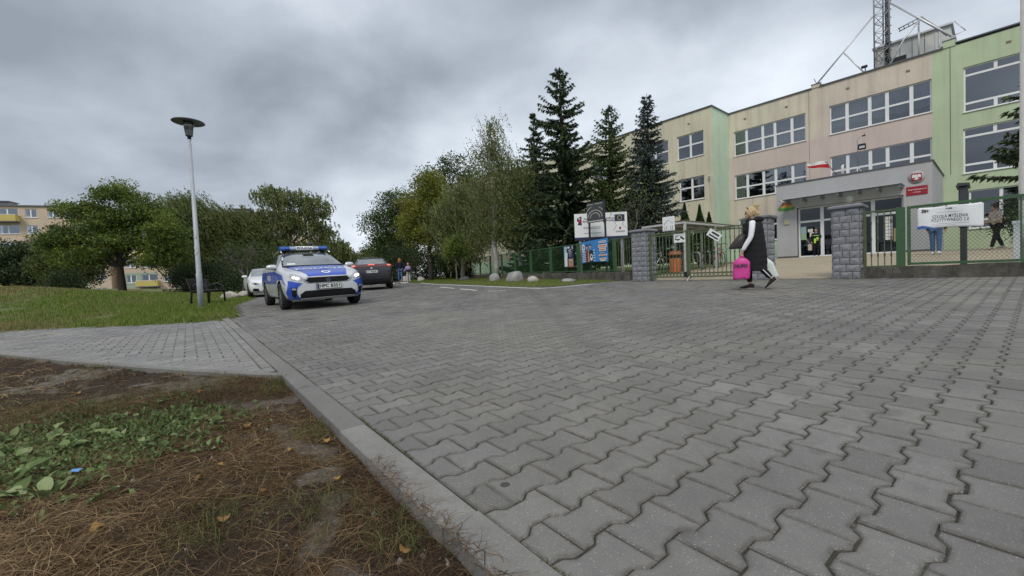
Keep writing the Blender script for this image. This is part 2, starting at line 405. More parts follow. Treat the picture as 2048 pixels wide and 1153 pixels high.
def edge_attr(me, n):
    a = me.attributes.new('edge', 'FLOAT', 'POINT'); v = np.zeros(len(me.vertices), np.float32); v[n:] = 1.0; a.data.foreach_set('value', v)
def piece_mesh(name, poly, mat, rng, ch=0.004, wob=0.0009):
    V, Fs = piece_verts(poly, ch, 0.022, wob, rng); me = bpy.data.meshes.new(name); me.from_pydata(V.tolist(), [], Fs); me.materials.append(mat); me.update(); edge_attr(me, len(poly)); return me
rr = random.Random(3); rn = np.random.default_rng(3)
BONES = [piece_mesh('paving_stone', bone(), MATS['paver_concrete'], rn) for _ in range(6)]
HALVES = [piece_mesh('paving_stone', halfbone(left=True), MATS['paver_concrete'], rn) for _ in range(3)]

plaza_m = tilt_matrix(KA, (0, 0, 0))
def inside(px, py, poly):
    c = np.zeros(np.shape(px), bool); n = len(poly)
    for i in range(n):
        (x0, y0), (x1, y1) = poly[i], poly[(i + 1) % n]
        cond = ((y0 > py) != (y1 > py)); xi = (x1 - x0) * (py - y0) / ((y1 - y0) if y1 != y0 else 1e-9) + x0
        c ^= cond & (px < xi)
    return c
VMAX = 30.0
_vs = np.arange(10.6, 80, 1.5)
PLAZA = [(0.652, -9.0), (0.652, 10.3)] + [(float(ue(q)), float(q)) for q in _vs if q < VMAX] + [(float(ue(VMAX)), VMAX), (13.6, VMAX), (12.3, 26.2), (11.55, 21.6), (10.3, 16.0), (9.25, 11.6), (9.0, 10.6), (9.6, 9.95), (12.0, 9.5), (12.42, 9.35), (12.5, 5.0), (12.35, 1.0), (12.3, -9.0)]
# joint bed
mbp = MB(); mbp.add([(u, v, -0.0075) for u, v in PLAZA], [tuple(range(len(PLAZA)))])
plaza = mbp.build('plaza', MATS['joint_filling'], fix=False); plaza.matrix_world = plaza_m; tag(plaza, kind='structure')
mbr = MB(); far = [(float(ue(q)), float(q)) for q in np.arange(VMAX, 200, 6)] 
mbr.add([(u, v, -0.006) for u, v in far] + [(13.6 + (v - VMAX) * 0.12, v, -0.006) for u, v in far[::-1]], [tuple(range(2 * len(far)))])
road = mbr.build('road', MATS['road_surface'], fix=False); road.matrix_world = plaza_m; tag(road, kind='structure')
def in_view(u, v):
    x, y = uv2xy(u, v); z = gz(x, y) - CAM_H
    cx = x * _rt.x + y * _rt.y + z * _rt.z; cy = x * _up.x + y * _up.y + z * _up.z; cz = x * _fw.x + y * _fw.y + z * _fw.z
    return (cz > 0.2) & (np.abs(cx / np.maximum(cz, 1e-3)) * _f < 1130) & (-cy / np.maximum(cz, 1e-3) * _f < 690)
def lay(poly, u0, v0, nu, nv, parent, meshes, matf, nsingle, halves=None, ustart=None, seed=1):
    g = np.random.default_rng(seed)
    I, J = np.meshgrid(np.arange(nu), np.arange(nv)); I = I.ravel(); J = J.ravel()
    u = u0 + PL * I + (PL / 2) * (J % 2); v = v0 + PW * J
    keep = inside(u, v, poly)
    if ustart is not None: keep &= (u - PL / 2 > ustart - 0.012)
    u, v = u[keep], v[keep]
    xx, yy = uv2xy(u, v); wide = (yy > -1.2) & (np.abs(xx) < 4.0 + 2.2 * np.maximum(yy, 0)); u, v = u[wide], v[wide]
    vis = in_view(u, v); k = np.argsort(np.hypot(u, v) + 100.0 * ~vis); u, v = u[k], v[k]
    us, vss = u[:nsingle], v[:nsingle]
    for a, c in zip(us, vss):
        inst('paving_stone', meshes[rr.randrange(len(meshes))], parent, (a + rr.gauss(0, 0.0007), c + rr.gauss(0, 0.0008), rr.gauss(0, 0.0011)),
             (rr.gauss(0, 0.006), rr.gauss(0, 0.006), rr.choice((0, math.pi)) + rr.gauss(0, 0.005)))
    u, v = u[nsingle:], v[nsingle:]; d = np.hypot(u, v)
    near = d < 7.5
    un, vn = u[near], v[near]
    if len(un):
        V, Fs = piece_verts(bone(), 0.004, 0.02); n = len(V)
        ang = g.normal(0, 0.005, len(un)); tz = g.normal(0, 0.0011, len(un)); sl = g.normal(0, 0.007, (len(un), 2))
        P = np.repeat(V[None], len(un), 0); x = P[:, :, 0] * np.cos(ang)[:, None] - P[:, :, 1] * np.sin(ang)[:, None]
        y = P[:, :, 0] * np.sin(ang)[:, None] + P[:, :, 1] * np.cos(ang)[:, None]
        z = P[:, :, 2] + tz[:, None] + P[:, :, 0] * sl[:, :1] + P[:, :, 1] * sl[:, 1:]
        P = np.stack([x + un[:, None], y + vn[:, None], z], -1).reshape(-1, 3)
        quads = np.array([f for f in Fs if len(f) == 4]); top = np.array(Fs[0])
        off = (np.arange(len(un)) * n)[:, None, None]
        # the twelve-sided top as five quads
        tq = np.array([(0, 1, 10, 11), (1, 2, 9, 10), (2, 3, 8, 9), (3, 4, 7, 8), (4, 5, 6, 7)])
        FF = (np.concatenate([tq, quads])[None] + off).reshape(-1, 4)
        ea = np.zeros((len(un), n)); ea[:, 12:] = 1.0; ob = np_mesh('paving_field', P, FF, matf, parent, attr={'edge': ea.ravel()}); tag(ob, kind='stuff')
    uf, vf = u[~near], v[~near]
    if len(uf):
        B = np.array(bone(0.0022, 0.0036)); n = 12
        P = np.empty((len(uf), n, 3)); P[:, :, 0] = B[:, 0] + uf[:, None]; P[:, :, 1] = B[:, 1] + vf[:, None]
        P[:, :, 2] = g.normal(-0.001, 0.0012, len(uf))[:, None] + B[:, 1] * g.normal(0, 0.01, len(uf))[:, None]
        tq = np.array([(0, 1, 10, 11), (1, 2, 9, 10), (2, 3, 8, 9), (3, 4, 7, 8), (4, 5, 6, 7)])
        FF = (tq[None] + (np.arange(len(uf)) * n)[:, None, None]).reshape(-1, 4)
        ob = np_mesh('distant_paving_field', P.reshape(-1, 3), FF, matf, parent); tag(ob, kind='stuff')
# u of a straight joint is 0.850 + 0.102 k
lay(PLAZA, 0.655 + PL / 2, 0.655 - PW * 64, 64, 279, plaza, BONES, MATS['paver_concrete_field'], 292, ustart=0.655, seed=5)
for j in range(279):
    v = 0.655 - PW * 64 + PW * j
    if j % 2 == 1 and 0.4 < v < 10.2 and in_view(0.71, v):
        inst('paving_stone', HALVES[j % 3], plaza, (0.655 + PL / 4 + 0.001, v, 0), (0, 0, math.pi if False else 0))
# kerb of long flush stones
kerb = bpy.data.objects.new('kerb', None); COL.objects.link(kerb); kerb.matrix_world = plaza_m; tag(kerb, kind='structure')
kp = [(-0.0595, -0.4985), (0.0595, -0.4985), (0.0595, 0.4985), (-0.0595, 0.4985)]
KM = []
for q in range(3):
    V, Fs = piece_verts(kp, 0.005, 0.16, 0.0005, rn); me = bpy.data.meshes.new('kerb_stone'); me.from_pydata(V.tolist(), [], Fs); me.materials.append(MATS['kerb_concrete']); KM.append(me)
for i in range(-4, 10):
    inst('kerb_stone', KM[i % 3], kerb, (0.5905 + rr.gauss(0, 0.002), 1.05 + 0.5 + i, 0.004 + rr.gauss(0, 0.0015)), (0, rr.gauss(0, 0.006), rr.gauss(0, 0.001)))

# ------------------------------------------------------------------ footpath joining from the left
PATH = [(0.528, 3.62), (0.2, 4.12), (-0.39, 5.15), (-1.05, 6.4), (-1.93, 8.19), (-4.2, 13.0), (-7.0, 19.2), (-9.5, 19.5), (-3.54, 15.15), (-1.40, 11.55), (-0.3, 10.6), (0.528, 10.0)]
mbp = MB(); mbp.add([(u, v, -0.008) for u, v in PATH], [tuple(range(len(PATH)))])
path = mbp.build('path', MATS['joint_filling'], fix=False); path.matrix_world = plaza_m; tag(path, kind='structure')
PBON = [piece_mesh('paving_stone', bone(), MATS['path_concrete'], rn) for _ in range(4)]
PATHI = [(0.44, 3.86), (0.28, 4.30), (-0.27, 5.32), (-0.92, 6.55), (-1.8, 8.35), (-4.06, 13.1), (-7.0, 19.2), (-9.5, 19.5), (-3.54, 15.1), (-1.40, 11.5), (-0.3, 10.5), (0.44, 10.0)]
lay(PATHI, -10.058, 3.6, 52, 112, path, PBON, MATS['path_concrete_field'], 180, seed=9)
PHALF = piece_mesh('paving_stone', halfbone(left=False), MATS['path_concrete'], rn)
for j in range(1, 46, 2):
    if 3.6 + PW * j > 3.85: inst('paving_stone', PHALF, path, (0.397, 3.6 + PW * j, 0.0))
mbi = MB(); pin = [(0.40, 4.25), (0.42, 4.45), (-0.10, 5.5), (-0.74, 6.7), (-1.62, 8.5), (-3.9, 13.2)]
mbi.add([(q[0], q[1], -0.0035) for q in PATH[:6]] + [(q[0], q[1], -0.0035) for q in pin], [(i, i + 1, 7 + i, 6 + i) for i in range(5)]); tag(mbi.build('path_margin', MATS['path_concrete'], path, fix=False))
# soldier course beside the kerb and thin edging stones along the dirt
sp = [(-0.038, -0.098), (0.038, -0.098), (0.038, 0.098), (-0.038, 0.098)]
SME = piece_mesh('edge_stone', sp, MATS['path_concrete'], rn)
for i in range(30): inst('edge_stone', SME, path, (0.487, 3.93 + 0.2 * i, rr.gauss(0, 0.0012)), (0, rr.gauss(0, 0.01), rr.gauss(0, 0.006)))
ep = [(-0.49, -0.03), (0.49, -0.03), (0.49, 0.03), (-0.49, 0.03)]
V, Fs = piece_verts(ep, 0.006, 0.10, 0.0008, rn); EDG = bpy.data.meshes.new('edge_stone'); EDG.from_pydata(V.tolist(), [], Fs); EDG.materials.append(MATS['kerb_concrete'])
pe = [np.array(q) for q in PATH[:6]]; acc = 0
for a, c in zip(pe[:-1], pe[1:]):
    L = np.linalg.norm(c - a); n = max(1, round(L)); d = (c - a) / L
    for i in range(n):
        q = a + d * L * (i + 0.5) / n; inst('edge_stone', EDG, path, (q[0] + 0.03 * d[1], q[1] - 0.03 * d[0], 0.002), (0, 0, math.atan2(d[1], d[0])), (L / n / 0.985, 1, 1))

# ------------------------------------------------------------------ painted road markings (worn)
m, t, b, o = nodes('road_paint'); p = pos(t)
c = ramp(t, noise(t, 14, 6, 0.7, p), [(0.32, (0.30, 0.30, 0.29)), (0.46, (0.72, 0.72, 0.70))])
t.links.new(c, b.inputs['Base Color']); b.inputs['Roughness'].default_value = 0.7
def strip(name, pts, w, label, cat='marking'):
    mb = MB(); L = []; Rr = []
    for i, q in enumerate(pts):
        d = np.array(pts[min(i + 1, len(pts) - 1)]) - np.array(pts[max(i - 1, 0)]); d = d / np.linalg.norm(d); n = np.array([-d[1], d[0]]) * w / 2
        L.append((q[0] + n[0], q[1] + n[1], 0.004)); Rr.append((q[0] - n[0], q[1] - n[1], 0.004))
    n = len(pts); mb.add(L + Rr, [(i, i + 1, n + i + 1, n + i) for i in range(n - 1)])
    ob = mb.build(name, MATS['road_paint'], fix=False); ob.matrix_world = plaza_m; return tag(ob, label, cat)
strip('edge_line', [(12.45, 26.6), (10.85, 20.9), (9.7, 15.0), (8.72, 10.1), (8.66, 9.62), (8.95, 9.4), (9.6, 9.25), (10.6, 9.2)], 0.14, 'solid white edge line bending round the corner of the grass verge')
for k, (a, c) in enumerate((((8.86, 16.5), (8.35, 14.4)), ((8.1, 13.5), (7.65, 11.7)), ((7.42, 10.75), (7.72, 10.22)))):
    strip('dashed_line', [a, c], 0.11, ['farthest worn white dash beside the edge line', 'middle worn white dash beside the edge line', 'nearest worn white dash, at the corner of the edge line'][k])
cwd = np.array([0.9, -0.44]); 
for i in range(12):
    a = np.array([3.9, 33.2]) + np.array([0.86, -0.52]) * i * 0.98
    dd = np.array([0.32, 0.95])
    strip('crossing_bar', [tuple(a), tuple(a + dd * 2.6)], 0.5, 'white bar of the zebra crossing across the road')['group'] = 'zebra crossing bars'
# ================================================================== bare verge in the left foreground
def vnoise(x, y, s, seed=0):
    """smooth value noise in numpy"""
    x = np.asarray(x, float) * s + 100; y = np.asarray(y, float) * s + 100
    xi = np.floor(x).astype(int); yi = np.floor(y).astype(int); fx = x - xi; fy = y - yi
    def h(a, b_): 
        n = (a * 374761393 + b_ * 668265263 + seed * 982451653) & 0x7fffffff; n = ((n ^ (n >> 13)) * 1274126177) & 0x7fffffff
        return ((n ^ (n >> 16)) & 0xffff) / 65535.0
    fx = fx * fx * (3 - 2 * fx); fy = fy * fy * (3 - 2 * fy)
    return (h(xi, yi) * (1 - fx) + h(xi + 1, yi) * fx) * (1 - fy) + (h(xi, yi + 1) * (1 - fx) + h(xi + 1, yi + 1) * fx) * fy
def fbm(x, y, s, o=4, seed=0): return sum(vnoise(x, y, s * 2 ** k, seed + k) * 0.5 ** (k + 1) for k in range(o)) / (1 - 0.5 ** o)
VERGE = [(0.529, -2.5), (0.529, 3.6), (0.2, 4.08), (-0.39, 5.1), (-1.05, 6.35), (-1.95, 8.15), (-4.3, 13.0), (-6.5, 13.0), (-4.5, 4.0), (-4.0, 1.2), (-3.2, -2.5)]
SANDS = [(0.28, 3.10, 0.34, 0.46), (0.50, 2.95, 0.08, 0.4), (0.29, 1.80, 0.10, 0.18), (0.39, 2.2, 0.08, 0.16), (0.34, 1.22, 0.07, 0.22), (-0.1, 4.1, 0.3, 0.35), (-0.9, 5.2, 0.35, 0.5), (0.15, 2.35, 0.08, 0.12), (-0.55, 4.1, 0.2, 0.25)]
def sandf(u, v):
    wu, wv = fbm(u, v, 2.6, 4, 61) - 0.5, fbm(u, v, 2.6, 4, 71) - 0.5; u0, v0 = u, v; u = u + 0.55 * wu + 0.10 * (fbm(u0, v0, 14, 3, 81) - 0.5); v = v + 0.9 * wv + 0.16 * (fbm(u0, v0, 14, 3, 91) - 0.5)
    s = np.zeros(np.shape(u))
    for a, b_, ru, rv in SANDS: s = np.maximum(s, 1.25 - np.hypot((u - a) / ru, (v - b_) / rv))
    s = np.clip(s * 1.3, 0, 1) * np.clip((fbm(u, v, 7, 5, 5) - 0.30) * 4.2, 0, 1)
    return np.clip(s * 1.15, 0, 1)
def dirt_h(u, v):
    edge = np.clip((0.53 - u) / 0.25, 0, 1)
    return -0.052 + 0.022 * edge + 0.05 * (fbm(u, v, 3.0, 4, 2) - 0.5) + 0.02 * (fbm(u, v, 14, 3, 9) - 0.5) + 0.03 * np.clip((-u - 1) / 2, 0, 1)
us = np.concatenate([np.arange(-6.6, -2.0, 0.12), np.arange(-2.0, 0.535, 0.028)]); us[-1] = 0.5315
vs_ = np.concatenate([np.arange(-2.5, 0.6, 0.1), np.arange(0.6, 5.0, 0.028), np.arange(5.0, 13.2, 0.1)])
Ug, Vg = np.meshgrid(us, vs_); nu, nv = len(us), len(vs_)
Hh = dirt_h(Ug, Vg) + 0.006 * (RNG.random(Ug.shape) - 0.5)
idx = np.arange(nu * nv).reshape(nv, nu); F = np.stack([idx[:-1, :-1], idx[:-1, 1:], idx[1:, 1:], idx[1:, :-1]], -1).reshape(-1, 4)
cu = (Ug[:-1, :-1] + Ug[1:, 1:]) / 2; cv = (Vg[:-1, :-1] + Vg[1:, 1:]) / 2
F = F[inside(cu, cv, VERGE).ravel()]
used = np.unique(F); remap = -np.ones(nu * nv, int); remap[used] = np.arange(len(used)); F = remap[F]
P = np.stack([Ug, Vg, Hh], -1).reshape(-1, 3)[used]
m, t, b, o = nodes('verge_soil'); p = pos(t)
at = t.nodes.new('ShaderNodeAttribute'); at.attribute_name = 'sand'
n1 = noise(t, 22, 6, 0.7, p); n2 = noise(t, 120, 4, 0.7, p)
dark = ramp(t, mix(t, 0.5, n1, n2), [(0.3, (0.014, 0.010, 0.007)), (0.5, (0.040, 0.028, 0.019)), (0.7, (0.085, 0.062, 0.044))])
sand = ramp(t, mix(t, 0.55, n1, n2), [(0.32, (0.07, 0.06, 0.048)), (0.5, (0.15, 0.133, 0.112)), (0.68, (0.26, 0.236, 0.205))])
sf = ramp(t, mix(t, 0.45, at.outputs['Fac'], mix(t, 0.5, n1, noise(t, 9, 5, 0.7, p))), [(0.36, 0.0), (0.60, 0.85)]); c = mix(t, sf, dark, sand); c = mix(t, ramp(t, noise(t, 55, 2, 0.5, p), [(0.70, 0.0), (0.74, 0.8)]), c, (0.30, 0.27, 0.22))
t.links.new(c, b.inputs['Base Color']); b.inputs['Roughness'].default_value = 0.97; b.inputs['Specular IOR Level'].default_value = 0.15
bump(t, b, mix(t, 0.5, n1, n2), 1.0, 0.012)
verge = np_mesh('verge_ground', P, F, MATS['verge_soil'], smooth=True, attr={'sand': sandf(P[:, 0], P[:, 1])})
verge.matrix_world = plaza_m; tag(verge, kind='structure')

def ribbons(name, u, v, h, ang, length, width, lift, curl, mat, matrix, kind_label=None, segs=4, twist=0.0):
    """many thin curved strands; every strand one ribbon of quads"""
    n = len(u); g = RNG; s = np.linspace(0, 1, segs + 1)
    a = ang[:, None] + curl[:, None] * s[None] ** 1.2 + np.cumsum(g.normal(0, 0.16, (n, segs + 1)), 1)
    ds = (length / segs)[:, None]
    x = np.cumsum(np.cos(a) * ds, 1); y = np.cumsum(np.sin(a) * ds, 1); x -= x[:, :1]; y -= y[:, :1]
    z = lift[:, None] * np.sin(np.pi * np.clip(s[None] * (0.75 + 0.5 * g.random((n, 1))), 0, 1.0)) + 0.002
    wv = width[:, None] * (1 - 0.75 * s[None]) / 2; roll = g.uniform(-0.9, 0.9, n)[:, None] + twist * s[None]
    nx_ = -np.sin(a) * wv; ny_ = np.cos(a) * wv
    A = np.stack([u[:, None] + x + nx_ * np.cos(roll), v[:, None] + y + ny_ * np.cos(roll), h[:, None] + z + wv * np.sin(roll)], -1)
    Bq = np.stack([u[:, None] + x - nx_ * np.cos(roll), v[:, None] + y - ny_ * np.cos(roll), h[:, None] + z - wv * np.sin(roll)], -1)
    P = np.stack([A, Bq], 2).reshape(-1, 3); k = 2 * (segs + 1)
    q = np.array([(2 * i, 2 * i + 1, 2 * i + 3, 2 * i + 2) for i in range(segs)])
    FF = (q[None] + (np.arange(n) * k)[:, None, None]).reshape(-1, 4)
    ob = np_mesh(name, P, FF, mat); ob.matrix_world = matrix; return ob
leafmat('dead_grass', [(0.030, 0.016, 0.009), (0.085, 0.046, 0.022), (0.175, 0.112, 0.052), (0.42, 0.31, 0.165)], 0.15, 0.8)
leafmat('dry_green_grass', [(0.05, 0.065, 0.018), (0.10, 0.11, 0.035), (0.18, 0.16, 0.06)], 0.3, 0.7)
leafmat('weed_leaf_small', [(0.055, 0.10, 0.028), (0.12, 0.185, 0.055), (0.23, 0.30, 0.12)], 0.3, 0.6)
def scatter(n, box, fn):
    u = RNG.uniform(box[0], box[1], n); v = RNG.uniform(box[2], box[3], n); k = inside(u, v, VERGE) & (RNG.random(n) < fn(u, v)); return u[k], v[k]
def dens(u, v):
    d = (1 - 0.72 * sandf(u, v)) * (0.28 + 0.95 * np.clip(fbm(u, v, 2.2, 4, 21) * 2.4 - 0.6, 0, 1))
    return np.clip(d, 0, 1)
u, v = scatter(175000, (-2.4, 0.53, -0.2, 4.2), dens); n = len(u)
g1 = ribbons('dead_grass', u, v, dirt_h(u, v), RNG.normal(0.2, 1.1, n) + 2.2 + (RNG.random(n) < 0.5) * math.pi, RNG.uniform(0.03, 0.15, n) * (1 + 0.5 * RNG.random(n)), RNG.uniform(0.0009, 0.0022, n),
             np.abs(RNG.normal(0.008, 0.012, n)), RNG.normal(0, 1.1, n), MATS['dead_grass'], plaza_m)
tag(g1, 'tangled brown dead grass lying on the bare verge', 'grass', kind='stuff')
u, v = scatter(26000, (-6.6, 0.5, 3.6, 13.0), dens); n = len(u)
g2 = ribbons('dead_grass', u, v, dirt_h(u, v), RNG.normal(0.2, 1.0, n) + 2.2, RNG.uniform(0.06, 0.16, n), RNG.uniform(0.003, 0.006, n), np.abs(RNG.normal(0.014, 0.016, n)), RNG.normal(0, 0.9, n), MATS['dead_grass'], plaza_m, segs=3)
tag(g2, 'brown dead grass matted along the near edge of the footpath', 'grass', kind='stuff')
# crumbs of soil and grit
n = 2600; u = RNG.uniform(-1.6, 0.52, n); v = RNG.uniform(0.8, 4.0, n); k = inside(u, v, VERGE); u, v = u[k], v[k]; n = len(u); hh_ = dirt_h(u, v); sz_ = RNG.uniform(0.0015, 0.006, n) * (1 + 1.2 * (RNG.random(n) < 0.05))
tet = np.array([(1, 0, -.4), (-.5, .87, -.4), (-.5, -.87, -.4), (.1, .1, .9)]); P = tet[None] * sz_[:, None, None] * RNG.uniform(0.6, 1.3, (n, 4, 1)) + np.stack([u, v, hh_ + sz_ * 0.3], -1)[:, None]
FF = (np.array([(0, 1, 3), (1, 2, 3), (2, 0, 3)])[None] + (np.arange(n) * 4)[:, None, None]).reshape(-1, 3)
leafmat('grit', [(0.06, 0.05, 0.04), (0.16, 0.14, 0.115), (0.34, 0.32, 0.28)], 0.0, 0.95)
gt = np_mesh('gravel', P.reshape(-1, 3), FF, MATS['grit']); gt.matrix_world = plaza_m; tag(gt, 'crumbs of soil and grit strewn over the verge', 'grit', kind='stuff')
# thin living grass: tufts by the kerb and in the weeds
TUFTS = [(0.47, 2.27, 0.05, 260), (-0.02, 3.65, 0.16, 300), (-0.55, 3.7, 0.14, 420), (-0.9, 3.9, 0.18, 420), (0.02, 1.62, 0.07, 200), (-0.25, 3.0, 0.15, 380), (0.44, 3.3, 0.06, 220), (-0.35, 3.25, 0.18, 500), (0.3, 1.45, 0.07, 160), (0.50, 3.55, 0.04, 160), (-1.4, 4.6, 0.3, 500), (0.12, 4.0, 0.25, 300), (-0.7, 5.4, 0.25, 400), (0.45, 1.15, 0.06, 160)]
u = np.concatenate([RNG.normal(a, s, k) for a, c, s, k in TUFTS]); v = np.concatenate([RNG.normal(c, s * 1.3, k) for a, c, s, k in TUFTS])
k = inside(u, v, VERGE); u, v = u[k], v[k]; n = len(u)
g3 = ribbons('green_grass', u, v, dirt_h(u, v), RNG.uniform(0, 6.28, n), RNG.uniform(0.03, 0.11, n), RNG.uniform(0.0016, 0.0034, n), np.abs(RNG.normal(0.03, 0.02, n)), RNG.normal(0, 0.8, n), MATS['dry_green_grass'], plaza_m)
tag(g3, 'thin green grass tufts scattered through the verge', 'grass', kind='stuff')
# strands, crumbs and moss spilling over the kerb and into its joint
n = 1500; u = 0.53 + np.abs(RNG.normal(0, 0.022, n)) - 0.012; v = RNG.uniform(0.7, 4.0, n); k = fbm(v, u * 0 + 3, 2.2, 3, 31) > 0.45; u, v = u[k], v[k]; n = len(u)
sp_g = ribbons('spilled_grass', u, v, np.full(n, 0.005), RNG.uniform(0, 6.28, n), RNG.uniform(0.02, 0.09, n), RNG.uniform(0.001, 0.0022, n), np.abs(RNG.normal(0.004, 0.005, n)), RNG.normal(0, 1.0, n), MATS['dead_grass'], plaza_m); tag(sp_g, 'loose dead grass spilled onto the kerb', 'grass', kind='stuff')
n = 1600; u = RNG.normal(0.6535, 0.004, n); v = RNG.uniform(0.6, 9.0, n); k = fbm(v, u * 0 + 9, 1.6, 3, 41) > 0.5; u, v = u[k], v[k]; n = len(u)
ms = ribbons('joint_moss', u, v, np.full(n, -0.002), RNG.uniform(0, 6.28, n), RNG.uniform(0.006, 0.022, n), RNG.uniform(0.002, 0.005, n), np.abs(RNG.normal(0.004, 0.004, n)), RNG.normal(0, 1.0, n), MATS['dry_green_grass'], plaza_m, segs=3); tag(ms, 'moss and weeds in the joint between kerb and pavers', 'moss', kind='stuff')
# broad-leaved weeds: every leaf its own piece
m = leafmat('weed_leaf', [(0.045, 0.085, 0.025), (0.075, 0.135, 0.040), (0.13, 0.20, 0.075)], 0.25, 0.5)
def obj_leaf(name, cols):
    m, t, b, o = nodes(name); oi = t.nodes.new('ShaderNodeObjectInfo'); p = pos(t)
    c = ramp(t, mix(t, 0.4, oi.outputs['Random'], noise(t, 35, 4, 0.6, p)), [(0.15, cols[0]), (0.5, cols[1]), (0.85, cols[2])])
    t.links.new(c, b.inputs['Base Color']); b.inputs['Roughness'].default_value = 0.65; b.inputs['Specular IOR Level'].default_value = 0.2
    bump(t, b, noise(t, 90, 3, 0.6, p), 0.4, 0.003)
    tl = t.nodes.new('ShaderNodeBsdfTranslucent'); t.links.new(c, tl.inputs[0]); mx = t.nodes.new('ShaderNodeMixShader'); mx.inputs[0].default_value = 0.2
    t.links.new(b.outputs[0], mx.inputs[1]); t.links.new(tl.outputs[0], mx.inputs[2]); t.links.new(mx.outputs[0], o.inputs[0]); return m
obj_leaf('weed_leaf_large', [(0.085, 0.130, 0.042), (0.17, 0.225, 0.088), (0.30, 0.355, 0.18)])
obj_leaf('fallen_leaf_colour', [(0.22, 0.12, 0.04), (0.40, 0.24, 0.07), (0.30, 0.17, 0.08)])
def leaf_mesh(name, mat, L=1.0, Wd=0.5, rng=None, wave=0.05, lobes=0.0):
    """ovate leaf along +x with folded midrib, drooping tip and a stalk"""
    rows = 7; V = []; Fs = []
    for i in range(rows + 1):
        s = i / rows; w = Wd * (math.sin(math.pi * min(1, s ** 0.75)) ** 0.8) * 0.5 * (1 + lobes * math.sin(s * 22)) + 0.008
        x = 0.25 * L + s * L * 0.75; zc = 0.22 * L * math.sin(s * 2.2) * 0.6 + 0.02
        for j in (-1, -0.5, 0, 0.5, 1): V.append((x, j * w, zc + abs(j) * w * 0.28 + wave * math.sin(s * 9 + j * 3 + (rng.random() * 2)) * abs(j) * 0.4))
    for i in range(rows):
        for j in range(4): a = i * 5 + j; Fs.append((a, a + 1, a + 6, a + 5))
    o0 = len(V); V += [(0, -0.015, 0), (0, 0.015, 0), (0.27 * L, 0.012, 0.025), (0.27 * L, -0.012, 0.025)]; Fs.append((o0, o0 + 3, o0 + 2, o0 + 1))
    me = bpy.data.meshes.new(name); me.from_pydata(V, [], Fs); me.materials.append(mat); me.polygons.foreach_set('use_smooth', [True] * len(Fs)); me.update(); return me
lr = random.Random(11)
LEAVES = [leaf_mesh('leaf', MATS['weed_leaf_large'], 1, w, lr, 0.05, lo) for w, lo in ((0.44, 0), (0.34, 0.04), (0.52, 0), (0.30, 0.12))]
SPOTS = [(-0.52, 2.36, 0.17, 9), (-0.60, 2.52, 0.19, 10), (-0.43, 2.26, 0.16, 8), (-0.72, 2.70, 0.17, 9), (-0.52, 2.62, 0.14, 8), (-0.68, 2.92, 0.14, 8), (-0.50, 2.84, 0.12, 7), (-0.80, 3.10, 0.14, 8), (-0.60, 3.12, 0.12, 7),
         (-0.38, 2.95, 0.11, 7), (-0.44, 3.18, 0.11, 7), (-0.28, 3.16, 0.10, 7), (-0.62, 3.34, 0.11, 7), (-0.16, 3.02, 0.09, 6), (-0.10, 2.90, 0.09, 6), (0.0, 2.82, 0.08, 6), (0.08, 2.73, 0.08, 6), (-0.20, 2.62, 0.10, 7), (-0.13, 2.52, 0.09, 6), (-0.05, 2.60, 0.08, 5),
         (0.01, 2.32, 0.08, 6), (-0.06, 2.40, 0.07, 5), (-0.28, 2.13, 0.10, 5), (-0.22, 3.55, 0.10, 6), (-0.95, 3.35, 0.13, 8), (-0.36, 2.72, 0.10, 6), (-0.30, 2.84, 0.10, 6), (-0.88, 2.90, 0.15, 8), (-0.42, 2.46, 0.10, 6), (-0.33, 3.32, 0.10, 6), (-0.78, 3.30, 0.12, 7), (-0.05, 2.98, 0.07, 5)]
for i, (a, c, sz, k) in enumerate(SPOTS):
    p = W(a, c, dirt_h(np.array(a), np.array(c)) + 0.003)
    big = i < 4
    w = thing('broadleaf_weed', 'large rosette of broad green leaves at the left edge of the verge' if big else 'low broad-leaved green weed growing among the dead grass', 'weed', p, lr.uniform(0, 6.28), 'big-leaved weeds at the left edge' if big else 'small broad-leaved weeds on the verge')
    for q in range(k):
        L = sz * lr.uniform(0.35, 0.8); inst('leaf', LEAVES[lr.randrange(4)], w, (lr.uniform(-0.02, 0.02), lr.uniform(-0.02, 0.02), lr.uniform(0, 0.015)), (lr.uniform(-0.6, 0.6), -lr.uniform(-0.1, 0.6), 6.28 * q / k + lr.uniform(-0.4, 0.4)), (L, L, L))
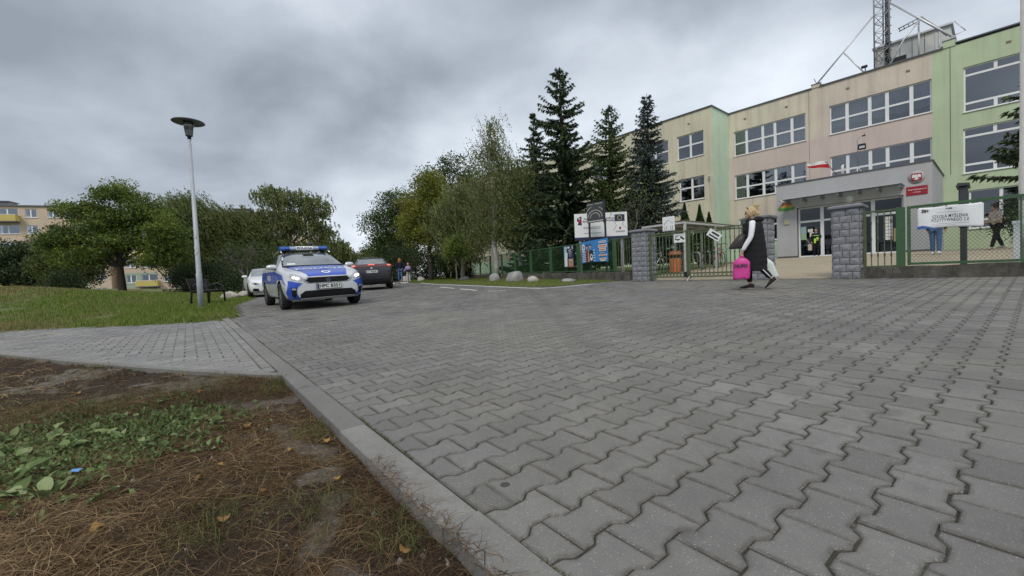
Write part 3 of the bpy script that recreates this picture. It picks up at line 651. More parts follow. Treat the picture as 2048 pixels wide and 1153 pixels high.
# small creeping leaves between the weeds: uncountable
n = 3600; u = np.concatenate([RNG.normal(-0.55, 0.22, n), RNG.normal(-0.2, 0.18, n // 2)]); v = np.concatenate([RNG.normal(3.0, 0.32, n), RNG.normal(2.85, 0.22, n // 2)])
k = inside(u, v, VERGE); u, v = u[k], v[k]; n = len(u)
g4 = ribbons('ground_cover', u, v, dirt_h(u, v), RNG.uniform(0, 6.28, n), RNG.uniform(0.015, 0.05, n), RNG.uniform(0.012, 0.026, n), np.abs(RNG.normal(0.012, 0.012, n)), RNG.normal(0, 0.6, n), MATS['weed_leaf_small'], plaza_m, segs=3)
tag(g4, 'carpet of small creeping green leaves among the weeds', 'ground cover', kind='stuff')
FLM = [leaf_mesh('fallen_leaf', MATS['fallen_leaf_colour'], 1, w, lr, 0.22, 0.06) for w in (0.6, 0.75)]
for a, c, s in [(0.21, 2.54, 0.05), (0.24, 2.50, 0.035), (-0.03, 1.98, 0.05), (-0.24, 1.86, 0.055), (0.05, 1.60, 0.05), (0.40, 1.62, 0.04), (0.44, 1.08, 0.05), (0.33, 2.62, 0.035), (0.12, 2.95, 0.03), (-0.45, 2.75, 0.07), (0.30, 2.02, 0.03), (0.0, 3.6, 0.05), (0.47, 2.05, 0.04), (0.22, 2.3, 0.04), (-0.33, 3.4, 0.04), (0.17, 1.72, 0.035), (0.49, 2.7, 0.03), (0.36, 3.45, 0.03), (-0.7, 4.4, 0.05), (0.08, 2.05, 0.03)]:
    ob = inst('fallen_leaf', FLM[lr.randrange(2)], None, W(a, c, dirt_h(np.array(a), np.array(c)) + 0.012), (lr.uniform(-0.4, 0.4), lr.uniform(-0.3, 0.3), lr.uniform(0, 6.28)), (s * 0.95,) * 3)
    tag(ob, 'curled yellow-brown leaf fallen on the verge', 'leaf', 'leaves fallen on the verge')
pmat('blue_plastic', (0.10, 0.26, 0.55), 0.2, 30, 0.35); 
mb = MB(); mb.add([(-0.03, -0.02, 0.012), (0.0, -0.025, 0.03), (0.035, -0.012, 0.018), (0.04, 0.018, 0.03), (0.0, 0.022, 0.014), (-0.032, 0.016, 0.026), (0.0, 0.0, 0.034)], [(0, 1, 6), (1, 2, 6), (2, 3, 6), (3, 4, 6), (4, 5, 6), (5, 0, 6)])
ob = mb.build('plastic_scrap', MATS['blue_plastic']); ob.scale = (0.6,) * 3; ob.location = W(-0.40, 2.40, 0.0); tag(ob, 'crumpled blue plastic scrap beside the big-leaved weeds', 'litter')
# dark spot of chewing gum on a paver
pmat('chewing_gum', (0.05, 0.05, 0.05), 0.2, 60, 0.8)
mb = MB(); mb.lathe([(0.017, 0.0), (0.0165, 0.0015), (0.010, 0.0028)], 12); ob = mb.build('chewing_gum', MATS['chewing_gum']); gp = W(0.8, 1.11, 0.001); ob.location = gp; tag(ob, 'dark flat blob of chewing gum on a paver near the kerb', 'gum')

# ------------------------------------------------------------------ lawns
def blades(name, x, y, z, hgt, wid, mat, lean=0.35):
    n = len(x); a = RNG.uniform(0, 6.28, n); l = RNG.normal(0, lean, n) * hgt; la = RNG.uniform(0, 6.28, n); wx, wy = np.cos(a) * wid / 2, np.sin(a) * wid / 2
    tx, ty = x + np.cos(la) * l, y + np.sin(la) * l
    P = np.empty((n, 3, 3)); P[:, 0] = np.stack([x - wx, y - wy, z], -1); P[:, 1] = np.stack([x + wx, y + wy, z], -1); P[:, 2] = np.stack([tx, ty, z + hgt], -1)
    return np_mesh(name, P.reshape(-1, 3), np.arange(3 * n).reshape(n, 3), mat)
m, t, b, o = nodes('lawn_grass'); p = pos(t); g = t.nodes.new('ShaderNodeNewGeometry')
pat = ramp(t, mix(t, 0.35, noise(t, 0.22, 4, 0.6, p), noise(t, 1.6, 4, 0.65, p)), [(0.49, 0.0), (0.60, 1.0)])
gg = ramp(t, g.outputs['Random Per Island'], [(0.1, (0.075, 0.130, 0.018)), (0.5, (0.145, 0.215, 0.034)), (0.9, (0.27, 0.33, 0.085))])
dd = ramp(t, g.outputs['Random Per Island'], [(0.1, (0.15, 0.135, 0.05)), (0.5, (0.25, 0.21, 0.095)), (0.9, (0.36, 0.31, 0.16))])
c = mix(t, pat, gg, dd); t.links.new(c, b.inputs['Base Color']); b.inputs['Roughness'].default_value = 0.7; b.inputs['Specular IOR Level'].default_value = 0.2
tl = t.nodes.new('ShaderNodeBsdfTranslucent'); t.links.new(c, tl.inputs[0]); mx = t.nodes.new('ShaderNodeMixShader'); mx.inputs[0].default_value = 0.35
t.links.new(b.outputs[0], mx.inputs[1]); t.links.new(tl.outputs[0], mx.inputs[2]); t.links.new(mx.outputs[0], o.inputs[0])
n = 900000; x = RNG.uniform(-34, -3, n); y = RNG.uniform(7, 36, n)
u = x * U2[0] + y * U2[1]; v = x * V2[0] + y * V2[1]
d1 = (u - 0.6) * 0.63 + (v - 10.0) * 0.777; d2 = ue(v) - u
d = np.minimum(d1, d2); dist = np.hypot(x, y); ang = np.arctan2(x, y)
k = (d > -0.04) & (ang > R(-54)) & (RNG.random(n) < np.clip((13 / dist) ** 1.6, 0.1, 1)) & (fbm(x, y, 0.9, 3, 4) > 0.22); x, y, dist, d = x[k], y[k], dist[k], d[k]
g5 = blades('lawn_grass', x, y, hz(x, y) - 0.035, RNG.uniform(0.03, 0.11, len(x)) * (0.25 + 1.1 * fbm(x, y, 0.9, 4, 8) + 0.9 * fbm(x, y, 3.2, 3, 18) ** 2), 0.006 + 0.0009 * dist, MATS['lawn_grass'])
tag(g5, 'short patchy green lawn on the low mound beside the road', 'grass', kind='stuff')
n = 260000; x = RNG.uniform(-9, 5, n); y = RNG.uniform(13, 40, n); u = x * U2[0] + y * U2[1]; v = x * V2[0] + y * V2[1]
RL = [(13.0, 29), (12.2, 26.2), (11.4, 21.6), (10.2, 16.0), (9.15, 11.6), (8.95, 10.7), (9.6, 9.85), (12.3, 9.4), (13.0, 9.3), (14.6, 16), (16.5, 22), (19.5, 30), (21, 36), (15, 36)]
k = inside(u, v, RL) & (((x - LF0[0]) * LFN[0] + (y - LF0[1]) * LFN[1]) < 0.1); x, y = x[k], y[k]
k = RNG.random(len(x)) < 0.85; x, y = x[k], y[k]
g6 = blades('verge_grass', x, y, yz(x, y) - 0.02, RNG.uniform(0.03, 0.10, len(x)), 0.018, MATS['lawn_grass'])
tag(g6, 'narrow grass verge with boulders below the green fence', 'grass', kind='stuff')
mb = MB(); mb.add([(q[0], q[1], 0.012) for q in RL], [tuple(range(len(RL)))]); ob = mb.build('verge_lawn', MATS['lawn_soil'], fix=False); ob.matrix_world = plaza_m; tag(ob, kind='structure')
# ================================================================== school
BA = R(40.5); BN = np.array([math.cos(BA), math.sin(BA)]); BD = np.array([-math.sin(BA), math.cos(BA)])
def plaster(name, col, streak=0.25):
    m, t, b, o = nodes(name); p = pos(t)
    base = ramp(t, noise(t, 0.5, 4, 0.6, p), [(0.35, sc(col, 0.93)), (0.65, sc(col, 1.05))])
    st = noise(t, 1.0, 5, 0.65, pos(t, (2.6, 2.6, 0.16))); c = mix(t, ramp(t, st, [(0.47, 0.0), (0.70, streak)]), base, sc(col, 0.55))
    gr = noise(t, 40, 4, 0.7, p); c = mix(t, ramp(t, gr, [(0.3, 0.18), (0.5, 0.0)]), c, sc(col, 0.7))
    t.links.new(c, b.inputs['Base Color']); b.inputs['Roughness'].default_value = 0.9; b.inputs['Specular IOR Level'].default_value = 0.25
    bump(t, b, gr, 0.35, 0.006); return m
P_CREAM = plaster('plaster_cream', (0.650, 0.599, 0.486), 0.55); P_PEACH = plaster('plaster_peach', (0.638, 0.565, 0.480), 0.5); P_PINK = plaster('plaster_pink', (0.616, 0.520, 0.475), 0.25)
P_GREEN = plaster('plaster_green', (0.480, 0.571, 0.390), 0.28); P_MINT = plaster('plaster_mint', (0.554, 0.695, 0.537), 0.2); P_GREY = plaster('plaster_grey', (0.45, 0.45, 0.47), 0.1)
P_YEL = plaster('plaster_yellow', (0.627, 0.593, 0.458), 0.55)
PLINTH = pmat('plinth_dark', (0.10, 0.10, 0.105), 0.15, 4, 0.85)
FRAME = pmat('window_plastic', (0.78, 0.79, 0.80), 0.04, 3, 0.4, bmp=0.05)
COPING = pmat('coping_metal', (0.13, 0.135, 0.145), 0.12, 3, 0.45, 0.4, bmp=0.05)
GLASS = glassmat('window_glass', (0.62, 0.66, 0.70), (0.86, 0.9, 0.96), 0.20, 1.5, 0.015)
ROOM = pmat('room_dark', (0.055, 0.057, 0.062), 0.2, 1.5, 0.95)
m, t, b, o = nodes('lace_curtain'); p = pos(t, (14, 14, 0.6))
c = ramp(t, noise(t, 1.2, 4, 0.6, p), [(0.3, (0.19, 0.205, 0.22)), (0.7, (0.44, 0.46, 0.48))]); t.links.new(c, b.inputs['Base Color']); b.inputs['Roughness'].default_value = 0.95
DARKM = pmat('dark_metal', (0.035, 0.037, 0.04), 0.2, 5, 0.45, 0.6)
GALV = pmat('galvanised_steel', (0.42, 0.43, 0.45), 0.15, 5, 0.5, 0.75)
ALU = pmat('light_steel', (0.60, 0.61, 0.63), 0.1, 5, 0.45, 0.5)

school = thing('school_building', 'three-storey school with cream, pink and green walls behind the gate', 'building', (BN[0] * 34.23, BN[1] * 34.23, 0.0), BA - math.pi / 2)
# local frame: x = -s (to the right along the front), y = away from the street, z = height
def wall_holes(mb, x0, x1, z0, z1, y, holes, zone, depth=0.16, axis='y', flip=False):
    xs = sorted(set([x0, x1] + [h[0] for h in holes] + [h[1] for h in holes] + [q for q in zone.get('x', []) if x0 < q < x1]))
    zs = sorted(set([z0, z1] + [h[2] for h in holes] + [h[3] for h in holes] + [q for q in zone.get('z', []) if z0 < q < z1]))
    for a, c in zip(xs[:-1], xs[1:]):
        for e, f in zip(zs[:-1], zs[1:]):
            mx_, mz = (a + c) / 2, (e + f) / 2
            if any(h[0] < mx_ < h[1] and h[2] < mz < h[3] for h in holes): continue
            mb.add([(a, y, e), (c, y, e), (c, y, f), (a, y, f)], [(0, 1, 2, 3)], zone['f'](mx_, mz))
    for h in holes:
        k = zone['f']((h[0] + h[1]) / 2, h[2] - 0.05)
        a, c, e, f = h; yy = y + depth
        mb.add([(a, y, e), (c, y, e), (c, yy, e), (a, yy, e)], [(0, 1, 2, 3)], k); mb.add([(a, y, f), (a, yy, f), (c, yy, f), (c, y, f)], [(0, 1, 2, 3)], k)
        mb.add([(a, y, e), (a, yy, e), (a, yy, f), (a, y, f)], [(0, 1, 2, 3)], k); mb.add([(c, y, e), (c, y, f), (c, yy, f), (c, yy, e)], [(0, 1, 2, 3)], k)
wr = random.Random(5)
def window(parent, x0, x1, z0, z1, y, cols, rows, curtain=0.0, mull=None, fr=0.07, sill=True, name='window', glass=None, room=1.6, scallop=True, open_mid=False):
    """cols/rows: inner division positions; panes are sub-parts; dark room and lace curtain behind"""
    mb = MB(); yy = y + 0.10; d = 0.07
    cx = [x0] + list(cols) + [x1]; cz = [z0] + list(rows) + [z1]; mw = mull or 0.13
    mb.box(x0, x0 + fr, yy, yy + d, z0, z1); mb.box(x1 - fr, x1, yy, yy + d, z0, z1); mb.box(x0 + fr, x1 - fr, yy, yy + d, z0, z0 + fr); mb.box(x0 + fr, x1 - fr, yy, yy + d, z1 - fr, z1)
    for q in cols:
        if open_mid: mb.box(q - mw / 2, q + mw / 2, yy - 0.006, yy + d, z0 + fr, cz[1]); mb.box(q - mw / 2, q + mw / 2, yy - 0.006, yy + d, cz[-2], z1 - fr)
        else: mb.box(q - mw / 2, q + mw / 2, yy - 0.006, yy + d, z0 + fr, z1 - fr)
    for q in rows:
        for a, c in zip(cx[:-1], cx[1:]):
            l = a + (fr if a == x0 else 0 if open_mid else mw / 2); r_ = c - (fr if c == x1 else 0 if open_mid else mw / 2)
            mb.box(l, r_, yy - 0.003, yy + d, q - 0.055, q + 0.055)
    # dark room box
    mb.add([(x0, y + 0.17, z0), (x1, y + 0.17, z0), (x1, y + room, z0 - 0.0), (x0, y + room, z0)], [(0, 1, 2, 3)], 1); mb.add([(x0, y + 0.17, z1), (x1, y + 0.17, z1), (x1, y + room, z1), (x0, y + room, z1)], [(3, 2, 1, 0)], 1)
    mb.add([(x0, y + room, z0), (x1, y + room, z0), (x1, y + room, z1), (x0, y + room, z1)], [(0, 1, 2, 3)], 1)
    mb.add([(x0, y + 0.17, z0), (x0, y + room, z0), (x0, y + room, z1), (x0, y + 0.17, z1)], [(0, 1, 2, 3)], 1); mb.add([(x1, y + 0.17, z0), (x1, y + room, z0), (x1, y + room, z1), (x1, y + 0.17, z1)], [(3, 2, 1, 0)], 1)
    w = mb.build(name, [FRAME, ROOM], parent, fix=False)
    for a, c in zip(cx[:-1], cx[1:]):
        for e, f in zip(cz[:-1], cz[1:]):
            l = a + (fr if a == x0 else mw / 2); r_ = c - (fr if c == x1 else mw / 2); bt = e + (fr if e == z0 else 0.055); tp = f - (fr if f == z1 else 0.055)
            if c - a < 0.05: continue
            if open_mid and e == cz[1]:
                if a != x0: continue
                r_ = x1 - fr
            pm = MB(); t1 = wr.uniform(-0.004, 0.004); t2 = wr.uniform(-0.004, 0.004)
            pm.add([(l - 0.01, yy + 0.03, bt - 0.01), (r_ + 0.01, yy + 0.03 + t1, bt - 0.01), (r_ + 0.01, yy + 0.03 + t1 + t2, tp + 0.01), (l - 0.01, yy + 0.03 + t2, tp + 0.01)], [(0, 1, 2, 3)]); pm.build('pane', glass or GLASS, w, fix=False)
    if curtain:
        cm = MB(); n = int((x1 - x0) / 0.05); zt = z1 - 0.05; L = []
        for i in range(n + 1):
            x = x0 + 0.08 + (x1 - x0 - 0.16) * i / n; s = (x - x0) / 0.85
            zb = z1 - (z1 - z0) * curtain + (0.14 * abs(math.sin(s * math.pi)) + 0.015 * math.sin(s * 25) if scallop else 0)
            yc = y + 0.34 + 0.02 * math.sin(i * 1.3) + 0.012 * math.sin(i * 2.9); L.append(((x, yc, zt), (x, yc + 0.01, zb)))
        vs_c = [q for pr in L for q in pr]; cm.add(vs_c, [(2 * i, 2 * i + 1, 2 * i + 3, 2 * i + 2) for i in range(n)], 0, True); cm.build('curtain', MATS['lace_curtain'], w, fix=False)
    if sill:
        sm = MB(); sm.box(x0 - 0.04, x1 + 0.04, y - 0.06, y + 0.11, z0 - 0.035, z0 - 0.004); sm.build('sill', FRAME, w)
    return w
Z0, ZR = 0.55, 12.15
W2, W1 = (8.84, 10.70), (5.57, 7.40)
# ---- main front (local y = 0), x from -13.5 to +14
MATW = [P_CREAM, P_PEACH, P_PINK, P_GREEN, P_MINT, P_GREY, P_YEL, PLINTH]
def zf(x, z):
    if x > -2.41: return 3
    if z < 2.25: return 4
    if x > -7.9: return 1 if z > 8.8 else 2
    return 0 if z > 8.8 else 2 if 5.5 < z < 8.8 else 1
Abig = [(-13.12, -8.48, *W2), (-13.12, -8.48, *W1), (-7.16, -2.42, *W2), (-7.16, -2.42, *W1)]
Gw = [(-1.19, 2.9, 8.39, 10.82), (-1.21, 2.9, 5.06, 7.50), (-1.0, 2.9, 2.0, 4.1), (4.4, 8.4, 8.39, 10.82), (4.4, 8.4, 5.06, 7.5)]
G0 = [(-12.9, -11.4, 2.25, 4.03), (-10.95, -9.15, 2.25, 4.03)]
mb = MB(); wall_holes(mb, -13.5, 13.0, Z0, ZR, 0.0, Abig + Gw + G0, {'x': [-2.41, -7.9], 'z': [2.24, 5.5, 8.79], 'f': zf})
mb.add([(13.0, 0, Z0), (13.0, 14, Z0), (13.0, 14, ZR), (13.0, 0, ZR)], [(0, 1, 2, 3)], 3)
mb.add([(-13.45, 0, ZR - 0.01), (13.0, 0, ZR - 0.01), (13.0, 14, ZR - 0.01), (-13.45, 14, ZR - 0.01)], [(0, 1, 2, 3)], 7)
mb.build('wall', MATW, school, fix=False)
pm = MB(); pm.box(-8.12, -7.66, -0.05, 0.35, ZR + 0.003, ZR + 0.22); pm.build("parapet_pier", P_PEACH, school)
pm = MB(); pm.box(-1.97, -1.47, -0.05, 0.35, ZR + 0.003, ZR + 0.36); pm.build("parapet_pier", P_GREEN, school)
cm = MB()
for a, c, z in ((-13.45, -8.1, ZR), (-7.66, -1.95, ZR), (-1.49, 13.0, ZR + 0.1)): cm.box(a, c, -0.09, 0.45, z, z + 0.07)
cm.box(-8.14, -7.64, -0.07, 0.4, ZR + 0.22, ZR + 0.27); cm.box(-1.99, -1.45, -0.07, 0.4, ZR + 0.36, ZR + 0.41); cm.build('roof_coping', COPING, school)
jm = MB(); jm.box(-1.70, -1.68, -0.012, 0.0, 5.1, ZR); jm.box(-8.3, -8.285, -0.01, 0.0, 5.1, ZR); jm.build('expansion_joint', PLINTH, school)
# windows
def split(x0, x1, ws):
    s = sum(ws); out = []; a = x0
    for w in ws[:-1]: a += (x1 - x0) * w / s; out.append(a)
    return out
wsA = [1, 1.25, 0.9, 1.2, 0.95]
for i, (x0, x1, z0, z1) in enumerate(Abig):
    cur = [0.9, 0.0, 0.80, 0.0][i]
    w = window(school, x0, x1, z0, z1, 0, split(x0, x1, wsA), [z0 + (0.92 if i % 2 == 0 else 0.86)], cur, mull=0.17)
cq = MB(); nq = 40
Vq = [q for i in range(nq + 1) for q in ((-10.2 + 1.66 * i / nq, 0.33 + 0.025 * math.sin(i * 1.4), W1[1] - 0.05), (-10.2 + 1.66 * i / nq, 0.34 + 0.025 * math.sin(i * 1.4), W1[0] + 0.1))]
cq.add(Vq, [(2 * i, 2 * i + 1, 2 * i + 3, 2 * i + 2) for i in range(nq)], 0, True); cq.build('curtain', MATS['lace_curtain'], school, fix=False)
for (x0, x1, z0, z1) in Gw:
    low = z0 < 3
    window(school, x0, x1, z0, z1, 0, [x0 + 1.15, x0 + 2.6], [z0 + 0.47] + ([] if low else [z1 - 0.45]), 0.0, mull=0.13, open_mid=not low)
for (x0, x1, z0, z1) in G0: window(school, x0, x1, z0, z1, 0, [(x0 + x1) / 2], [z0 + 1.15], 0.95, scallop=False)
# ---- projecting left wing (y = -2.9)
YW = -2.9
LW = [(-16.17, -14.11, 8.83, 10.64), (-16.07, -14.13, 5.62, 7.34), (-19.2, -16.91, 8.83, 10.64), (-19.2, -16.91, 5.62, 7.34), (-24.42, -22.2, 8.79, 10.51), (-24.42, -22.2, 5.6, 7.3), (-28.5, -26.0, 8.79, 10.51), (-32.5, -30.2, 8.79, 10.51), (-28.5, -26.0, 5.6, 7.3), (-32.5, -30.2, 5.6, 7.3), (-16.1, -14.2, 2.25, 4.0), (-19.2, -16.9, 2.25, 4.0), (-24.4, -22.2, 2.25, 4.0)]
mb = MB(); wall_holes(mb, -48.0, -13.5, Z0, ZR, YW, LW, {'x': [-22.0], 'z': [2.2], 'f': lambda x, z: 4 if z < 2.2 else 6})
mb.add([(-13.5, YW, Z0), (-13.5, 0.02, Z0), (-13.5, 0.02, ZR), (-13.5, YW, ZR)], [(0, 1, 2, 3)], 4)
mb.add([(-48, YW, ZR - 0.01), (-13.5, YW, ZR - 0.01), (-13.5, 12, ZR - 0.01), (-48, 12, ZR - 0.01)], [(0, 1, 2, 3)], 7)
mb.add([(-48, YW, Z0), (-48, YW, ZR), (-48, 12, ZR), (-48, 12, Z0)], [(0, 1, 2, 3)], 6)
mb.build('wing_wall', MATW, school, fix=False)
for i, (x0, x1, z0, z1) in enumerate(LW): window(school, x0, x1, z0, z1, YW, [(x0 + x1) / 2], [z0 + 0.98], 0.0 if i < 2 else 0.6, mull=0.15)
cm = MB(); cm.box(-48, -13.42, YW - 0.09, YW + 0.4, ZR, ZR + 0.07); cm.box(-13.6, -13.42, YW + 0.4, 0.0, ZR, ZR + 0.07); cm.build('wing_coping', COPING, school)
vm = MB()
for x, z, y in [(-15.2, 11.37, YW), (-18.6, 11.35, YW), (-23.4, 11.3, YW), (-12.3, 11.45, 0), (-9.6, 11.45, 0), (-6.2, 11.5, 0), (-3.4, 11.5, 0), (0.4, 11.5, 0)]: vm.box(x - 0.09, x + 0.09, y - 0.006, y + 0.05, z - 0.07, z + 0.07)
vm.build('air_brick', pmat('air_brick', (0.22, 0.17, 0.10), 0.2, 20, 0.9), school)['kind'] = 'stuff'
# cctv cameras on the wing
def cctv(name, parent, loc, yaw):
    e = thing(name, None, None, loc, yaw); e.parent = parent
    a = MB(); a.tube([(0, 0, 0), (0, -0.16, 0), (0, -0.2, 0.03)], 0.02, 6); a.build('bracket', FRAME, e)
    a = MB(); a.bbox(-0.05, 0.05, -0.38, -0.1, 0.03, 0.13, 0.012); a.lathe([(0.035, -0.385), (0.03, -0.40)], 10, (0, 0, 0.08), axis='y', mat=1); a.build('housing', [FRAME, DARKM], e); return e
cctv('security_camera', school, (-13.85, YW - 0.0, 7.02), 0.7); cctv('security_camera', school, (-14.1, YW, 4.05), 0.9)

# ---- grey entrance block (front at y = -6.23), x from -8.46 to -1.98
YP = -6.23; PX0, PX1, PZ0, PZ1 = -8.46, -1.98, 0.62, 5.10
op = (-7.43, -2.98, 0.84, 3.67)
mb = MB(); wall_holes(mb, PX0, PX1, PZ0, PZ1, YP, [(op[0], op[1], 0.62, op[3])], {'z': [0.95], 'f': lambda x, z: 7 if z < 0.95 else 5}, depth=0.3)
mb.add([(PX1, YP, PZ0), (PX1, 0, PZ0), (PX1, 0, PZ1), (PX1, YP, PZ1)], [(0, 1, 2, 3)], 5); mb.add([(PX0, YP, PZ0), (PX0, YP, PZ1), (PX0, 0, PZ1), (PX0, 0, PZ0)], [(0, 1, 2, 3)], 5)
mb.add([(PX0, YP, PZ1 - .01), (PX1, YP, PZ1 - .01), (PX1, 0, PZ1 - .01), (PX0, 0, PZ1 - .01)], [(0, 1, 2, 3)], 7); mb.build('entrance_wall', MATW, school, fix=False)
cm = MB(); cm.box(PX0 - 0.04, PX1 + 0.05, YP - 0.05, YP + 0.3, PZ1, PZ1 + 0.05); cm.box(PX1 - 0.25, PX1 + 0.05, YP + 0.3, 0, PZ1, PZ1 + 0.05); cm.box(PX0 - 0.04, PX0 + 0.25, YP + 0.3, 0, PZ1, PZ1 + 0.05); cm.build('entrance_coping', COPING, school)
# recessed white glazed doors
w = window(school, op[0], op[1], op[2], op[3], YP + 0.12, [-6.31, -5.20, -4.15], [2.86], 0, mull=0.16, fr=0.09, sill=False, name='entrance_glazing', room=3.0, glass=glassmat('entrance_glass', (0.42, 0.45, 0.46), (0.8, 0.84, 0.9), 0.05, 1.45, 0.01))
m_ = MB(); m_.box(-5.86, -5.80, YP + 0.17, YP + 0.21, 1.55, 2.25); m_.box(-4.98, -4.94, YP + 0.17, YP + 0.21, 1.55, 2.25); m_.build('door_handle', ALU, w)
m_ = MB(); m_.box(op[0], op[1], YP - 0.1, YP + 0.3, 0.55, 0.83); m_.build('door_step', pmat('step_stone', (0.36, 0.34, 0.30), 0.1, 4, 0.9), school)
PAPER = pmat('paper', (0.72, 0.73, 0.72), 0.08, 12, 0.8); PAPER2 = pmat('paper_green', (0.30, 0.47, 0.30), 0.1, 12, 0.8); YELP = pmat('paper_yellow', (0.72, 0.60, 0.25), 0.1, 12, 0.8); PBLUE = pmat('paper_blue', (0.35, 0.50, 0.55), 0.12, 9, 0.8)
for x, z, a, c, mm in [(-7.18, 2.38, 0.13, 0.20, PBLUE), (-7.18, 2.02, 0.13, 0.18, PAPER2), (-6.86, 2.34, 0.12, 0.09, PAPER), (-6.79, 2.10, 0.10, 0.13, PAPER), (-6.6, 1.9, .05, .08, PAPER)] + [(-3.62 + 0.14 * (i % 2), 2.62 - 0.17 * (i // 2), 0.062, 0.075, PAPER) for i in range(14)]:
    q = MB(); q.box(x - a, x + a, YP + 0.205, YP + 0.212, z - c, z + c); q.build('notice_sheet', mm, w)
# awning: glass on dark brackets
am = MB()
for i in range(7):
    x = -7.75 + i * 0.79; am.box(x - 0.035, x + 0.035, YP - 0.95, YP, 3.97, 4.09)
aw = am.build('awning_bracket', pmat('awning_metal', (0.26, 0.265, 0.275), 0.1, 6, 0.5, 0.5), school); aw['kind'] = 'stuff'
am = MB(); am.box(-7.9, -2.92, YP - 1.02, YP - 0.01, 4.10, 4.118); am.build('awning_glass', glassmat('awning_glass', (0.62, 0.68, 0.68), (0.9, 0.9, 0.9), 0.05), school)
am = MB(); am.lathe([(0.19, 0), (0.19, 0.02), (0.17, 0.03)], 20, (-5.08, YP - 0.03, 3.78), axis='y'); am.build('wall_clock', PAPER, school)
cctv('security_camera', school, (-7.98, YP, 4.08), -0.5)
am = MB(); am.bbox(-8.08, -7.82, YP - 0.06, YP, 2.78, 3.04, 0.015); am.build('meter_box', pmat('box_cream', (0.50, 0.48, 0.33), 0.1, 8, 0.6), school)
# round rainbow emblem with leaves
RB = [pmat('emblem_red', (0.38, 0.10, 0.05), 0.1), pmat('emblem_orange', (0.55, 0.28, 0.06), 0.1), pmat('emblem_yellow', (0.50, 0.42, 0.10), 0.1), pmat('emblem_green', (0.10, 0.30, 0.07), 0.1)]
em = MB(); n = 24
def disc_band(z0, z1, mi, r=0.27, cz=3.82, cxx=-7.94):
    pts = [];
    zs_ = np.linspace(z0, z1, 5)
    L = [(cxx - math.sqrt(max(0, r * r - q * q)) * 1.05, YP - 0.012, cz + q) for q in zs_]; Rr_ = [(cxx + math.sqrt(max(0, r * r - q * q)) * 1.05, YP - 0.012, cz + q) for q in zs_]
    em.add(L + Rr_[::-1], [tuple(range(10))], mi)
disc_band(0.10, 0.25, 0); disc_band(0.0, 0.10, 1); disc_band(-0.06, 0.0, 2); disc_band(-0.265, -0.06, 3)
for s in (-1, 1):
    for k in range(3): em.add([(-7.94 + s * 0.16, YP - 0.016, 3.70 - 0.03 * k), (-7.94 + s * 0.3, YP - 0.016, 3.78 - 0.05 * k), (-7.94 + s * (0.5 - 0.05 * k), YP - 0.016, 3.74 - 0.06 * k), (-7.94 + s * 0.3, YP - 0.016, 3.70 - 0.05 * k)], [(0, 1, 2, 3)], 3)
em.build('school_emblem', RB, school)
# national emblem and red name plate
RED = pmat('plate_red', (0.32, 0.012, 0.03), 0.08, 5, 0.35); WHITE = pmat('white_enamel', (0.78, 0.78, 0.76), 0.04, 6, 0.4)
pl = MB(); pl.lathe([(0.30, 0), (0.30, 0.025), (0.275, 0.035)], 28, (-2.51, YP - 0.035, 4.44), axis='y'); pl.build('emblem_disc', pmat('emblem_disc', (0.42, 0.40, 0.41), 0.08, 8, 0.5), school)
pl = MB(); pl.bbox(-2.69, -2.33, YP - 0.055, YP - 0.03, 4.27, 4.61, 0.02); pl.build('emblem_shield', RED, school)
eg = MB()
def eg_poly(pts): eg.add([(-2.51 + a * 0.78, YP - 0.059, 4.44 + c * 0.78) for a, c in pts], [tuple(range(len(pts)))])
for s in (-1, 1):
    eg_poly([(0.02 * s, 0.05), (0.07 * s, 0.13), (0.15 * s, 0.16), (0.19 * s, 0.10), (0.20 * s, 0.0), (0.17 * s, -0.07), (0.12 * s, -0.02), (0.07 * s, -0.04), (0.03 * s, -0.03)][::s])
    eg_poly([(0.05 * s, -0.09), (0.13 * s, -0.13), (0.09 * s, -0.16), (0.04 * s, -0.13)][::s])
eg_poly([(-0.045, 0.06), (-0.05, -0.10), (-0.03, -0.18), (0.03, -0.18), (0.05, -0.10), (0.045, 0.06)]); eg_poly([(-0.04, 0.06), (0.03, 0.06), (0.03, 0.13), (-0.01, 0.16), (-0.07, 0.11)])
eg.build('emblem_eagle', WHITE, school)
pl = MB(); pl.bbox(-2.87, -2.13, YP - 0.03, YP, 3.58, 4.0, 0.008); plate = pl.build('name_plate', RED, school)
text_on('lettering', 'Szkoła Podstawowa nr 8', WHITE, plate, (-2.5, YP - 0.033, 3.85), 0.085, 0.64, bold=0.001); text_on('lettering', 'w Toruniu', WHITE, plate, (-2.5, YP - 0.033, 3.72), 0.075, 0.26, bold=0.001)
# dark bin-like niche beside entrance and down-pipe
pm = MB(); pm.tube([(-8.9, -0.08, 0.7), (-8.9, -0.08, 1.6)], 0.03, 6); pm.tube([(-8.9, -0.08, 1.6), (-8.6, -0.08, 1.62)], 0.025, 6); pm.build('standpipe', DARKM, school)
